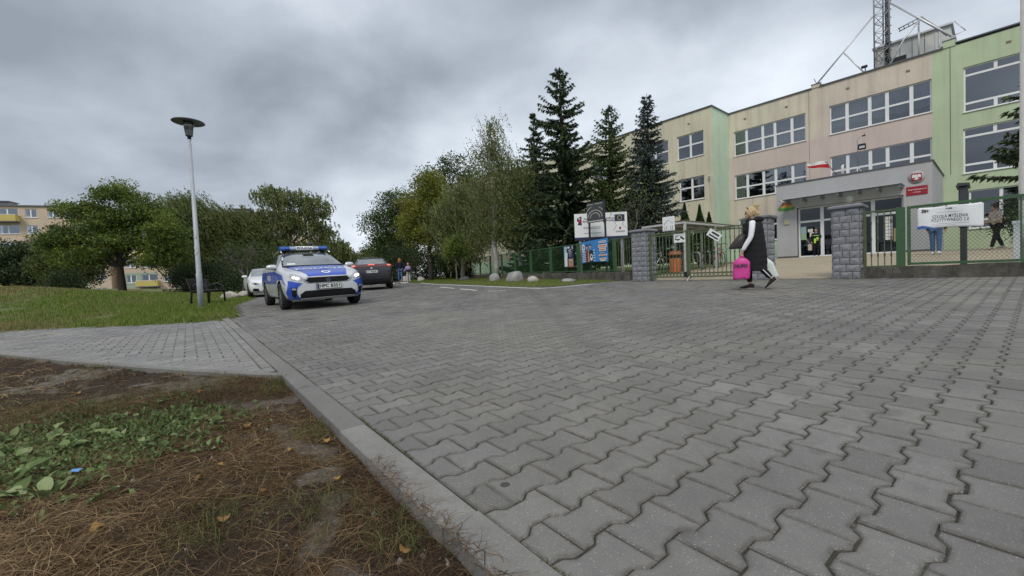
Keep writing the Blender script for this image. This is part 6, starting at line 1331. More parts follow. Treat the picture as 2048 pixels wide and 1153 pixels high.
# --- conifers before the school
conifer('tallest dark spruce with ragged pointed top before the school', 3.35, 25, zt(3.35, 25), 12.3, 3.3, 'needle_dark', 21, G_R, whorl=0.52, nb=8, irregular=0.42, spray=0.38, droop=0.32, tipup=0.35, power=0.75)
conifer('dark spruce left of the tallest spruce, half hidden behind it', 1.95, 29, zt(1.95, 29), 11.2, 2.5, 'needle_dark', 22, G_R, whorl=0.5, nb=8, irregular=0.4, spray=0.36)
conifer('mid green slender conifer between the tallest and the blue spruce', 5.8, 23.5, zt(5.8, 23.5), 9.3, 2.4, 'needle_green', 23, G_R, whorl=0.36, nb=9, irregular=0.3, spray=0.26, droop=0.05, tipup=0.45, power=0.7)
conifer('blue-grey spruce with dense branches nearest to the school windows', 7.45, 22, zt(7.45, 22), 9.2, 2.1, 'needle_blue', 24, G_R, whorl=0.34, nb=10, irregular=0.22, spray=0.27, droop=0.12, tipup=0.25, power=0.8)
conifer('spruce at the right edge with branches before the green wall', 18.0, 13.6, zt(18.0, 13.6), 8.2, 2.1, 'needle_dark', 25, G_R, whorl=0.5, nb=8, irregular=0.4, spray=0.32, z0=2.6)
for k, (xx, yy, hh, rr_, lb) in enumerate(((10.2, 24.2, 3.6, 0.42, 'leftmost of the columnar thujas by the school wall'), (11.25, 24.6, 3.5, 0.42, 'middle columnar thuja by the school wall'), (11.75, 24.5, 3.0, 0.36, 'rightmost and smallest columnar thuja by the school wall'))):
    g = np.random.default_rng(40 + k); th = thing('thuja', lb, 'shrub', (xx, yy, zt(xx, yy)), 0, 'columnar thujas by the school wall'); a = MB(); a.tube([(0, 0, -0.1), (0, 0, hh * 0.8)], [0.06, 0.02], 6); a.build('trunk', BARK, th)
    n = 5200; zq = hh * g.random(n) ** 0.85; R_ = rr_ * np.clip(np.sin(np.clip(zq / hh, 0.0, 1) ** 0.55 * 3.0 + 0.12), 0.02, 1) * (0.75 + 0.32 * g.random(n)) * (1 + 0.15 * np.sin(zq * 5 + 3 * g.random(n))); an = g.uniform(0, 6.283, n); c = np.stack([R_ * np.cos(an), R_ * np.sin(an), zq], -1)
    leaf_obj('foliage', quads(c, 0.13, 0.45, g, 0, np.stack([np.cos(an) * 0.5, np.sin(an) * 0.5, np.ones(n)], -1)), 'thuja_green', th)
# --- birches and leafy trees behind the fence
broadleaf('silver birch with white stem and wind-blown hanging twigs behind the fence', -0.95, 26.5, zt(-0.95, 26.5), 6.5, 0.15, [(0.1, 0, 9.6, 0.7, 0.7, 1.2), (0.0, 0, 8.0, 1.3, 1.2, 1.4), (-0.6, 0.2, 6.2, 1.5, 1.4, 1.5), (0.7, -0.2, 6.0, 1.3, 1.3, 1.6), (-0.5, 0, 4.0, 1.7, 1.4, 1.3), (0.8, 0, 3.9, 1.3, 1.2, 1.2)], 'leaf_birch', 330, 77, 0.12, 0.5, 0.36, BARKB, G_R, 31, name='birch_tree', hang=7, wind=(0.42, 0.1), strand=1.1, shell=0.2, twigs=1.6)
broadleaf('second white-stemmed birch standing close behind the fence', 0.6, 27.5, zt(0.6, 27.5), 5.2, 0.12, [(-0.1, 0, 6.6, 1.2, 1.1, 1.6), (0.3, 0, 4.6, 1.4, 1.2, 1.3), (-0.4, 0, 3.4, 1.3, 1.2, 1.1)], 'leaf_birch', 200, 100, 0.13, 0.5, 0.40, BARKB, G_R, 32, name='birch_tree', hang=6, wind=(0.4, 0.1), strand=1.0, shell=0.2, twigs=1.2)
broadleaf('grey-green bushy willow left of the birch', -3.6, 31, zt(-3.6, 31), 3.0, 0.16, [(0, 0, 6.2, 1.5, 1.4, 1.4), (-0.8, 0, 4.6, 1.9, 1.6, 1.6), (0.9, 0, 4.4, 1.7, 1.5, 1.6), (0, 0, 2.8, 2.0, 1.6, 1.2)], 'leaf_birch', 380, 80, 0.15, 0.42, 0.42, BARKG, G_R, 33, hang=5, wind=(0.35, 0.0), strand=0.8, shell=0.35)
broadleaf('tree turning yellow, the brightest one behind the fence', -6.6, 34, zt(-6.6, 34), 3.0, 0.18, [(0.2, 0, 7.6, 1.3, 1.2, 1.3), (-0.5, 0, 6.0, 1.9, 1.7, 1.5), (0.9, 0.2, 5.6, 1.6, 1.6, 1.6), (-1.0, 0, 4.1, 1.8, 1.6, 1.3), (0.9, 0, 3.6, 1.8, 1.6, 1.3)], 'leaf_yellow', 380, 72, 0.16, 0.55, 0.42, BARK, G_R, 34, down=0.4)
broadleaf('tall dark green tree behind the yellow one', -5.6, 41, zt(-5.6, 41), 5.0, 0.25, [(0.6, 0, 10.2, 2.1, 1.8, 1.6), (-1.8, 0, 9.0, 1.9, 1.8, 1.8), (2.6, 0, 8.6, 2.2, 1.9, 2.2), (0.3, 0, 7.0, 3.4, 2.4, 2.2), (0.5, 0, 4.2, 3.6, 2.4, 2.0)], 'leaf_dark', 470, 46, 0.20, 0.6, 0.5, BARK, G_R, 35)
broadleaf('dark round-topped tree at the left end of the fence row', -12.2, 45, zt(-12.2, 45), 3.0, 0.25, [(0.4, 0, 8.0, 2.2, 2.0, 1.8), (-1.2, 0, 6.0, 2.4, 2.1, 1.8), (1.6, 0, 6.2, 2.4, 2.1, 2.0), (0, 0, 3.6, 3.2, 2.4, 2.0)], 'leaf_dark', 430, 46, 0.20, 0.6, 0.5, BARK, G_R, 36)
broadleaf('lower yellowish-green tree at the far end of the road', -15.5, 54, zt(-15.5, 54), 2.0, 0.2, [(0, 0, 5.0, 2.6, 2.2, 1.6), (-1.6, 0, 3.4, 2.2, 2.0, 1.5), (1.6, 0, 3.2, 2.6, 2.0, 1.6)], 'leaf_willow', 260, 40, 0.22, 0.6, 0.5, BARK, G_R, 37)
broadleaf('small mop-headed tree with thin straight stem on the grass verge', -3.55, 27.0, zt(-3.55, 27.0), 1.5, 0.05, [(0, 0, 2.35, 0.75, 0.7, 0.65), (-0.3, 0, 1.9, 0.5, 0.5, 0.35), (0.4, 0, 1.95, 0.45, 0.45, 0.35)], 'leaf_green', 110, 60, 0.11, 0.6, 0.2, BARKG, None, 38, shell=0.3)
# bare twiggy shrub-tree before the blue spruce
rg = random.Random(9); th = thing('bare_tree', 'almost leafless twiggy tree before the blue spruce', 'tree', (6.2, 20.5, zt(6.2, 20.5)), 0, None); tm = MB()
def grow(p, d, L, r, lev):
    q = p + d * L; limb(tm, p, q, r, r * 0.6, rg, 4, 0.0, 0.06, 5 if lev < 2 else 4)
    if lev < 4:
        for k in range(3 if lev < 3 else 2):
            nd = (d + Vector((rg.gauss(0, 0.6), rg.gauss(0, 0.6), rg.gauss(0.1, 0.35)))).normalized(); grow(p.lerp(q, rg.uniform(0.5, 1.0)), nd, L * rg.uniform(0.55, 0.8), r * 0.55, lev + 1)
grow(Vector((0, 0, -0.1)), Vector((0, 0, 1)), 2.0, 0.07, 0); tm.build('trunk', BARKG, th)
g = np.random.default_rng(3); leaf_obj('crown', quads(np.array([0, 0, 3.4]) + g.normal(0, 1, (1500, 3)) * np.array([1.0, 0.8, 0.8]), 0.10, 0.5, g), 'leaf_willow', th)
# --- left side
broadleaf('spreading green tree with dark trunk on the crest of the lawn', -28.9, 30.8, zt(-28.9, 30.8), 2.6, 0.24, [(0.3, 0, 7.9, 1.5, 1.4, 0.9), (-2.0, 0, 6.7, 1.9, 1.6, 0.9), (1.9, 0.2, 6.5, 1.7, 1.6, 1.1), (-0.1, 0, 5.6, 2.0, 1.8, 0.9), (-3.7, 0, 4.7, 1.7, 1.6, 1.0), (3.4, 0, 4.7, 1.6, 1.6, 1.4), (0.8, -0.5, 4.2, 1.9, 1.6, 0.7), (-2.4, -0.3, 3.4, 1.9, 1.6, 0.75), (3.2, -0.2, 3.2, 1.5, 1.5, 0.8)], 'leaf_green', 640, 74, 0.18, 0.5, 0.42, BARK, None, 51, shell=0.35, flat=0.5)
broadleaf('dark tree at the left edge in front of the flats', -45.0, 38, zt(-45, 38), 1.6, 0.22, [(0, 0, 3.9, 2.4, 2.0, 1.5), (-2.0, 0, 2.8, 2.0, 1.8, 1.5), (2.0, 0, 2.4, 2.2, 1.8, 1.5)], 'leaf_hedge', 320, 64, 0.20, 0.6, 0.45, BARK, G_L, 52)
broadleaf('mid-sized dark olive tree left of the spreading tree', -38.8, 36.5, zt(-38.8, 36.5), 1.8, 0.2, [(0, 0, 4.4, 1.8, 1.6, 1.4), (1.4, 0, 2.8, 2.0, 1.7, 1.5), (-1.3, 0, 2.6, 1.8, 1.7, 1.4)], 'leaf_willow', 330, 70, 0.18, 0.55, 0.42, BARK, G_L, 53)
broadleaf('wind-blown weeping willow behind the lamp post', -30.2, 39, zt(-30.2, 39), 4.0, 0.3, [(0, 0, 8.9, 2.0, 1.8, 1.2), (-1.6, 0, 7.4, 2.2, 1.8, 1.5), (1.8, 0, 7.4, 2.2, 1.8, 1.5), (0.4, 0, 4.2, 3.2, 2.0, 1.6)], 'leaf_willow', 330, 144, 0.26, 0.30, 0.45, BARK, G_L, 54, name='willow_tree', hang=8, wind=(0.75, 0.1), strand=2.3, shell=0.3)
broadleaf('lower weeping willow right of the lamp post', -26.2, 39.5, zt(-26.2, 39.5), 3.2, 0.25, [(0, 0, 7.4, 2.0, 1.6, 1.2), (-1.4, 0, 5.0, 1.9, 1.6, 1.5), (1.7, 0, 5.0, 2.1, 1.6, 1.5), (0.2, 0, 3.2, 2.8, 1.8, 1.4)], 'leaf_willow', 300, 128, 0.25, 0.32, 0.45, BARK, G_L, 55, name='willow_tree', hang=8, wind=(0.6, 0.1), strand=1.8, shell=0.3)
broadleaf('big loose-crowned birch towering behind the police car', -22.3, 42, zt(-22.3, 42), 4.2, 0.26, [(-1.6, 0, 9.9, 1.6, 1.5, 0.9), (0.9, 0, 9.5, 1.5, 1.5, 0.9), (2.9, 0, 8.6, 1.6, 1.6, 1.0), (-3.0, 0, 7.6, 1.7, 1.6, 1.1), (0.2, 0, 7.4, 1.8, 1.8, 1.1), (2.9, 0, 6.2, 1.7, 1.6, 1.1), (-1.6, 0, 5.4, 2.0, 1.8, 1.1), (4.6, 0, 4.3, 1.6, 1.5, 1.2), (1.3, 0, 4.4, 1.8, 1.7, 1.0), (-4.0, 0, 5.2, 1.5, 1.5, 1.2), (4.4, 0, 2.6, 1.4, 1.4, 1.0), (-3.0, 0, 3.2, 1.7, 1.5, 1.0)], 'leaf_birch', 620, 84, 0.20, 0.5, 0.40, BARKG, G_L, 56, name='birch_tree', hang=6, wind=(0.12, 0.0), strand=0.55, shell=0.55)
broadleaf('small sparse tree with forked dark trunk behind the bench', -15.9, 24.5, zt(-15.9, 24.5), 0.9, 0.09, [(-0.6, 0, 2.3, 0.8, 0.7, 0.8), (0.7, 0, 2.5, 0.9, 0.8, 0.8), (0.0, 0, 1.9, 1.2, 0.9, 0.6)], 'leaf_hedge', 120, 16, 0.09, 0.5, 0.3, BARKG, None, 57, twigs=2.0, lean=(0.25, 0))
def shrub(label, x, y, rx, ry, h, mat, seed, n=9000, leaf=0.13, group='dark shrubs behind the lawn'):
    g = np.random.default_rng(seed); th = thing('shrub', label, 'shrub', (x, y, zt(x, y)), 0, group); a = MB(); rg = random.Random(seed)
    for k in range(7): limb(a, (0, 0, -0.1), (rg.uniform(-rx, rx) * 0.6, rg.uniform(-ry, ry) * 0.5, h * 0.8), 0.05, 0.015, rg, 4, 0, 0.1, 5)
    a.build('stem', BARK, th); d = g.normal(0, 1, (90, 3)); d /= np.linalg.norm(d, axis=1)[:, None]; C = d * g.uniform(0.4, 1.0, (90, 1)) * np.array([rx, ry, h * 0.55]) + np.array([0, 0, h * 0.5]); k = g.integers(0, 90, n); P = C[k] + g.normal(0, 1, (n, 3)) * np.array([rx, ry, h * 0.6]) * 0.13; P = P[P[:, 2] > 0]; leaf_obj('foliage', quads(P, leaf, 0.55, g), mat, th)
for k, (lb, x, y, rx, ry, h) in enumerate([('dark bush just left of the lamp post', -24.5, 33.5, 2.6, 1.4, 3.0), ('dark bush just right of the lamp post', -20.8, 33, 2.2, 1.4, 2.7), ('dark bush behind the bench', -18.2, 33.5, 2.2, 1.4, 2.8), ('dark bush behind the white car', -15.2, 34, 2.4, 1.3, 2.1), ('dark bush right of the spreading tree trunk', -27.4, 35.5, 2.2, 1.3, 2.9), ('dark bush at the left edge of the lawn', -47.5, 36.5, 2.4, 1.5, 2.4), ('dark bush left of the pink handrail', -36.6, 34.2, 1.9, 1.3, 2.4), ('low dark bush behind the roof of the police car', -12.4, 40, 2.2, 1.5, 2.2)]): shrub(lb, x, y, rx, ry, h, 'leaf_hedge', 60 + k)
for k, (lb, x, y, rx, ry, h) in enumerate([('dense dark shrub behind the far woman', -10.4, 40.5, 2.2, 1.5, 3.2), ('dense dark shrub behind the far child', -8.0, 38.5, 2.0, 1.4, 3.0), ('dense dark shrub under the yellow tree', -5.6, 36.5, 2.0, 1.4, 2.8), ('dense dark shrub left of the small verge tree', -4.3, 33, 1.6, 1.2, 2.6), ('dark shrub behind the dark car', -13.6, 47, 2.6, 1.6, 3.4)]): shrub(lb, x, y, rx, ry, h, 'leaf_hedge', 80 + k, group='dark shrubs along the fence')
shrub('dark leafy shrub behind the mesh fence at the right edge', 23.6, 18.6, 1.7, 1.0, 2.6, 'leaf_hedge', 95, 7000, 0.10, None)
for k, (lb, x, y, h) in enumerate([('leftmost distant tree at the end of the road', -42, 92, 10), ('second distant tree at the end of the road', -37, 90, 9), ('third distant tree at the end of the road', -32, 96, 8), ('rightmost distant tree at the end of the road', -26, 88, 7.5)]):
    broadleaf(lb, x, y, zt(x, y), 2.5, 0.25, [(0, 0, h * 0.75, 2.6, 2.4, h * 0.28), (-2.0, 0, h * 0.5, 2.6, 2.4, h * 0.28), (2.2, 0, h * 0.5, 2.6, 2.4, h * 0.28)], 'leaf_willow', 200, 60, 0.36, 0.6, 0.7, BARK, 'distant trees at the end of the road', 100 + k)
# ================================================================== blocks of flats beyond the left lawn
FPEACH = plaster('flats_peach', (0.58, 0.47, 0.36), 0.15); FGREEN = plaster('flats_green', (0.36, 0.43, 0.34), 0.1); FYEL = pmat('balcony_yellow', (0.55, 0.45, 0.14), 0.12, 2, 0.7); FCREAM = plaster('flats_cream', (0.62, 0.52, 0.38), 0.15)
FA0 = np.array([-104.0, 62.4]); FA1 = np.array([-40.0, 89.2]); fdir = (FA1 - FA0) / np.linalg.norm(FA1 - FA0); fl_rot = math.atan2(fdir[1], fdir[0])
GLF = glassmat('flats_glass', (0.3, 0.35, 0.4), (0.8, 0.88, 0.98), 0.28)
def flats(label, s0, s1, base, bays, seed):
    o0 = FA0 + fdir * s0; th = thing('apartment_block', label, 'building', (o0[0], o0[1], base), fl_rot, 'flats beyond the left lawn'); L = s1 - s0; rg = random.Random(seed); st = 2.8; H_ = 16.6
    holes = []; items = []; bw = L / bays
    for i in range(bays):
        for f in range(6):
            z = f * st + 0.75; x = bw * (i + 0.5); kind = i % 3
            if kind == 1: h = (x - 1.25, x + 1.25, z - (0.0 if f else 0), z + 1.5)
            else: h = (x - 0.75, x + 0.75, z, z + 1.45)
            if z + 1.5 < H_ - 0.3: holes.append(h); items.append((h, kind, f, x, i // 3))
    mb = MB(); wall_holes(mb, 0, L, -4, H_, 0, holes, {'x': [], 'z': [2.6, 5.4], 'f': lambda x, z: 1 if 2.6 < z < 5.4 and int(x / bw) % 3 != 2 else 0}, depth=0.2)
    mb.add([(0, 0, -4), (0, 0, H_), (0, 11, H_), (0, 11, -4)], [(0, 1, 2, 3)], 0); mb.add([(L, 0, -4), (L, 11, -4), (L, 11, H_), (L, 0, H_)], [(0, 1, 2, 3)], 0); mb.add([(0, 0, H_), (L, 0, H_), (L, 11, H_), (0, 11, H_)], [(0, 1, 2, 3)], 0); mb.build('wall', [FPEACH, FGREEN], th, fix=False)
    a = MB(); a.box(-0.15, L + 0.15, -0.2, 0.6, H_, H_ + 0.22); a.build('roof_edge', COPING, th)
    for k in range(max(1, int(L / 14))): a = MB(); x = 5 + 13 * k; a.box(x, x + 2.4, 2, 4.2, H_, H_ + 1.1); a.box(x - 0.2, x + 2.6, 1.8, 4.4, H_ + 1.1, H_ + 1.22); a.build('roof_vent', COPING, th)
    for (x0, x1, z0, z1), kind, f, x, i_ in items:
        a = MB(); d = 0.1; a.box(x0, x0 + 0.1, d, d + 0.06, z0, z1); a.box(x1 - 0.1, x1, d, d + 0.06, z0, z1); a.box(x0 + 0.1, x1 - 0.1, d, d + 0.06, z0, z0 + 0.1); a.box(x0 + 0.1, x1 - 0.1, d, d + 0.06, z1 - 0.1, z1); xm = x0 + (x1 - x0) * 0.45; a.box(xm - 0.09, xm + 0.09, d - 0.01, d + 0.06, z0 + 0.1, z1 - 0.1)
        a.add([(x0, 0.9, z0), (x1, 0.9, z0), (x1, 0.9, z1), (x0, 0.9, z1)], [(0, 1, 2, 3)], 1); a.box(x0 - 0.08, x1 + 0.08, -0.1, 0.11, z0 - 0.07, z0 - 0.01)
        w = a.build('window', [FRAME, ROOM], th, fix=False); a = MB(); a.add([(x0 + 0.1, d + 0.03, z0 + 0.1), (x1 - 0.1, d + 0.03, z0 + 0.1), (x1 - 0.1, d + 0.03, z1 - 0.1), (x0 + 0.1, d + 0.03, z1 - 0.1)], [(0, 1, 2, 3)]); a.build('pane', GLF, w, fix=False)
        if kind == 1 and i_ % 2 == 0 and f in (1, 3, 5):
            zb = z0 - 0.75; a = MB(); a.box(x0 - 0.5, x1 + 0.2, -1.2, -0.005, zb - 0.16, zb); b_ = a.build('balcony', COPING, th); a = MB(); a.box(x0 - 0.5, x1 + 0.2, -1.22, -1.15, zb + 0.05, zb + 1.05); a.box(x0 - 0.5, x0 - 0.44, -1.15, -0.01, zb + 0.05, zb + 1.05); a.box(x1 + 0.14, x1 + 0.2, -1.15, -0.01, zb + 0.05, zb + 1.05); a.build('balustrade', FYEL, b_)
            a = MB(); a.box(x0 - 0.5, x1 + 0.2, -1.24, -1.13, zb + 1.05, zb + 1.12); a.build('handrail', FRAME, b_)
    return th
flats('peach coloured block of flats with yellow balconies behind the spreading tree', 0, 34, -0.9, 12, 1)
flats('second block of flats glimpsed through the trees right of the lamp post', 35.5, 68, -1.6, 12, 2)
# pink handrail on the crest
hr = thing('handrail', 'low pink and white handrail on the crest of the lawn', 'railing', (-36.2, 31.9, zt(-36.2, 31.9)), R(13)); PNK = pmat('rail_pink', (0.45, 0.16, 0.15), 0.15)
for x in (0, 4.0, 6.6): a = MB(); a.box(x - 0.05, x + 0.05, -0.05, 0.05, -0.2, 0.55); a.build('post', FCREAM, hr)
a = MB(); a.bar((0, 0, 0.46), (6.6, 0, 0.46), 0.07, 0.07); a.build('rail', PNK, hr)
# low picket fence left, far parked car is added with the cars
# ================================================================== cars
def carpaint(name, col, metal=0.3, rough=0.32):
    m, t, b, o = nodes(name); p = objc(t); n = noise(t, 3, 5, 0.65, p)
    t.links.new(ramp(t, n, [(0.35, sc(col, 0.92)), (0.65, col)]), b.inputs['Base Color']); b.inputs['Metallic'].default_value = metal
    t.links.new(ramp(t, noise(t, 9, 5, 0.7, p), [(0.35, rough), (0.7, rough + 0.14)]), b.inputs['Roughness']); b.inputs['Coat Weight'].default_value = 0.6; b.inputs['Coat Roughness'].default_value = 0.08; return m
SILV = carpaint('paint_silver', (0.62, 0.64, 0.66), 0.2); PBLU = carpaint('livery_blue', (0.008, 0.06, 0.46), 0.0, 0.3); PWHT = carpaint('paint_white', (0.74, 0.75, 0.76), 0.0); PBLK = carpaint('paint_graphite', (0.022, 0.023, 0.027), 0.4, 0.22)
TYRE = pmat('tyre_rubber', (0.016, 0.016, 0.017), 0.2, 20, 0.85); RIM = pmat('rim_alloy', (0.30, 0.31, 0.32), 0.1, 8, 0.35, 0.8); TRIM = pmat('trim_black', (0.010, 0.010, 0.012), 0.15, 12, 0.75, spec=0.2); CHROME = pmat('chrome', (0.62, 0.63, 0.65), 0.05, 8, 0.15, 1.0, 0.0)
m, t, b, o = nodes('car_glass'); b.inputs['Base Color'].default_value = (0.022, 0.027, 0.028, 1); b.inputs['Roughness'].default_value = 0.04; b.inputs['Specular IOR Level'].default_value = 0.9; b.inputs['Coat Weight'].default_value = 0.4
bump(t, b, noise(t, 2.0, 2, 0.5, objc(t)), 0.02, 0.02); CGL = m
m, t, b, o = nodes('windscreen_glass'); c = ramp(t, noise(t, 3.2, 4, 0.6, objc(t)), [(0.35, (0.055, 0.065, 0.068)), (0.65, (0.13, 0.15, 0.155))]); t.links.new(c, b.inputs['Base Color']); b.inputs['Roughness'].default_value = 0.05; b.inputs['Coat Weight'].default_value = 1.0; b.inputs['Specular IOR Level'].default_value = 0.9; WGL = m
HEADL = emat('headlamp_lit', (1.0, 0.93, 0.80), 3.0); LENS = pmat('lamp_lens', (0.42, 0.44, 0.46), 0.25, 25, 0.12, 0.3, 0.1); TAILR = pmat('tail_lens', (0.07, 0.004, 0.006), 0.25, 15, 0.2); TAILON = emat('tail_lamp_lit', (1.0, 0.12, 0.08), 1.8, (0.5, 0.02, 0.02)); BEAC = pmat('beacon_blue', (0.03, 0.10, 0.38), 0.25, 14, 0.15)
PLATEW = pmat('number_plate', (0.68, 0.69, 0.69), 0.05, 20, 0.4); REFL = pmat('white_print', (0.78, 0.79, 0.80), 0.03, 10, 0.4)
def ring(y, p):
    wb, wm, wt, wr, zb, zm, zt_, zr = p; k = zr - zt_
    h = [(wb * 0.86, zb), (wb, zb + 0.05), (wm, zm - 0.12), (wm, zm + 0.08), (wt, zt_ - 0.02), (wt - 0.035, zt_ + 0.02), (wt - 0.035 + (wr - wt + 0.035) * 0.6, zt_ + 0.02 + (k - 0.02) * 0.55), (wr, zr - 0.055 * min(1, k / 0.3)), (wr * 0.72, zr - 0.012 * min(1, k / 0.3))]
    return [(0, y, zb)] + [(x, y, z) for x, z in h] + [(0, y, zr)] + [(-x, y, z) for x, z in h[::-1]]
def car(label, mw, st, paint, wr_=0.318, axles=(1.325, -1.325), track=0.79, group=None, cat='car'):
    th = thing('car', label, cat, mw=mw, group=group); a = MB(); a.loft([ring(y, p) for y, *p in [(s[0], *s[1:]) for s in st]], smooth=True); body = a.build('body', paint)
    md = body.modifiers.new('sub', 'SUBSURF'); md.levels = 2; md.render_levels = 2; evalmesh(body)
    cm = MB(); 
    for y in axles:
        for s in (-1, 1): cm.lathe([(wr_ + 0.045, s * 0.58), (wr_ + 0.045, s * 1.05)], 28, (0, y, wr_ + 0.012), axis='x')
    cut = cm.build('cutter', TRIM); md = body.modifiers.new('arch', 'BOOLEAN'); md.operation = 'DIFFERENCE'; md.object = cut; md.solver = 'EXACT'
    try: md.material_mode = 'TRANSFER'
    except Exception: pass
    evalmesh(body, cut); bpy.data.objects.remove(cut); body.data.polygons.foreach_set('use_smooth', [True] * len(body.data.polygons)); body.parent = th
    try: body.data.set_sharp_from_angle(angle=R(45))
    except Exception: pass
    bm = bmesh.new(); bm.from_mesh(body.data); bvh = BVHTree.FromBMesh(bm); bm.free()
    for y in axles:
        for s in (-1, 1):
            e = MB(); w = 0.105; e.lathe([(wr_ * 0.62, -w), (wr_ * 0.93, -w), (wr_, -w * 0.72), (wr_, w * 0.72), (wr_ * 0.93, w), (wr_ * 0.66, w), (wr_ * 0.64, w * 0.6)], 28, axis='x'); ty = e.build('tyre', TYRE)
            wl = bpy.data.objects.new('wheel', None); COL.objects.link(wl); wl.parent = th; wl.location = (s * track, y, wr_); ty.parent = wl
            e = MB(); e.lathe([(wr_ * 0.64, -0.08 * s), (wr_ * 0.64, 0.085 * s), (wr_ * 0.60, 0.09 * s), (wr_ * 0.57, 0.05 * s), (0.06, 0.045 * s)], 28, axis='x', mat=1)
            for k in range(10):
                q = 6.283 * k / 10; e.bar((s * 0.075, 0.03 * math.cos(q), 0.03 * math.sin(q)), (s * 0.085, wr_ * 0.6 * math.cos(q), wr_ * 0.6 * math.sin(q)), 0.035, 0.03, up=(1, 0, 0))
            e.lathe([(0.055, 0.0), (0.055, 0.09 * s), (0.03, 0.095 * s)], 12, axis='x'); e.build('rim', [RIM, TRIM], wl)
    return th, body, bvh
def conform(th, bvh, name, poly, axis, mat, off=0.004, step=0.05, parent=None, sign=1, far=6.0, text=None):
    """lay a flat outline onto the bodywork along an axis: 'y' front/rear view (x,z), 'x' side view (y,z), 'z' top view (x,y)"""
    if text is not None:
        V2 = [(v.co.x, v.co.y) for v in text.vertices]; Fs = [tuple(f.vertices) for f in text.polygons]
    else:
        pts = []; n = len(poly)
        for i in range(n):
            p0, p1 = Vector(poly[i]), Vector(poly[(i + 1) % n]); k = max(1, int((p1 - p0).length / step))
            for j in range(k): pts.append(p0.lerp(p1, j / k))
        nb = len(pts); edges = [(i, (i + 1) % nb) for i in range(nb)]; xs = [p[0] for p in poly]; ys = [p[1] for p in poly]; q = min(xs) + step / 2
        while q < max(xs):
            r_ = min(ys) + step / 2
            while r_ < max(ys):
                if inside(np.array([q]), np.array([r_]), [tuple(p) for p in poly])[0] and min((Vector((q, r_)) - p).length for p in pts) > step * 0.45: pts.append(Vector((q, r_)))
                r_ += step
            q += step
        res = delaunay_2d_cdt([Vector((p[0], p[1])) for p in pts], edges, [], 1, 1e-5); V2 = [tuple(p) for p in res[0]]; Fs = [tuple(f) for f in res[2]]
    V = []; ok = []
    for p in V2:
        if axis == 'y': o_, d = Vector((p[0], sign * far, p[1])), Vector((0, -sign, 0))
        elif axis == 'x': o_, d = Vector((sign * far, p[0], p[1])), Vector((-sign, 0, 0))
        else: o_, d = Vector((p[0], p[1], far)), Vector((0, 0, -1))
        h, nn, ix, ds = bvh.ray_cast(o_, d)
        if h is None: ok.append(False); V.append((0, 0, 0))
        else:
            if nn.dot(d) > 0: nn = -nn
            ok.append(True); V.append(tuple(h + nn * off))
    Fs = [f for f in Fs if all(ok[i] for i in f)]; a = MB(); a.add(V, Fs, 0, True); return a.build(name, mat, parent or th, fix=False)
def mirror(poly): return [(-x, z) for x, z in poly][::-1]
def both(th, bvh, name, poly, mat, off=0.004, axis='y', sign=1, step=0.05):
    return [conform(th, bvh, name, poly, axis, mat, off, step, sign=sign), conform(th, bvh, name, mirror(poly), axis, mat, off, step, sign=sign)]
def mirrors(th, y, z, mat, x=0.93):
    for s in (-1, 1):
        a = MB(); a.loft([[(s * (x + dx), y + 0.075 * k * math.cos(q) + dy, z + 0.075 * k * math.sin(q) * 0.85) for q in np.linspace(0, 6.283, 13)[:-1]] for dx, k, dy in ((-0.10, 0.7, 0.01), (-0.06, 1.0, 0.0), (0.04, 1.0, 0.0), (0.10, 0.75, -0.01), (0.12, 0.3, -0.02))]); a.build('mirror', mat, th)
        a = MB(); a.bar((s * (x - 0.16), y, z - 0.07), (s * (x - 0.02), y, z - 0.05), 0.06, 0.04); a.build('mirror_arm', TRIM, th)
def plate(th, y, z, txt, sign=1, tilt=0.0):
    a = MB(); a.bbox(-0.26, 0.26, -0.008, 0.008, -0.057, 0.057, 0.004); ob = a.build('number_plate', PLATEW, th); ob.location = (0, y, z); ob.rotation_euler = (tilt, 0, 0 if sign < 0 else math.pi)
    text_on('lettering', txt, INK, ob, (0.022, -0.0095, 0), 0.105, 0.44, bold=0.0035, ext=0.0005)
    a = MB(); a.box(-0.256, -0.215, -0.0098, -0.0085, -0.052, 0.052); a.build('country_band', NAVY, ob)
    a = MB(); a.bbox(-0.27, 0.27, 0.0085, 0.02, -0.067, 0.067, 0.003); a.build('plate_holder', TRIM, ob)
HATCH = [(2.21, .50, .58, .55, .40, .30, .50, .66, .705), (2.17, .66, .73, .68, .50, .24, .50, .74, .785), (2.03, .78, .84, .77, .56, .20, .52, .79, .845), (1.72, .82, .885, .82, .60, .185, .56, .85, .905), (1.25, .83, .90, .85, .63, .18, .60, .915, .965), (0.98, .83, .90, .865, .66, .18, .60, .945, 1.01), (0.84, .83, .90, .87, .675, .18, .60, .955, 1.06), (0.42, .83, .90, .875, .635, .18, .60, .97, 1.27), (0.06, .83, .90, .88, .60, .18, .60, .98, 1.41), (-0.45, .83, .90, .88, .60, .18, .60, .99, 1.455), (-1.15, .83, .90, .88, .595, .18, .60, 1.0, 1.445), (-1.75, .83, .90, .87, .575, .19, .60, 1.01, 1.40), (-2.10, .80, .88, .84, .55, .22, .60, 1.01, 1.29), (-2.30, .76, .84, .80, .52, .26, .60, .97, 1.08), (-2.40, .66, .74, .70, .48, .32, .58, .86, .93)]
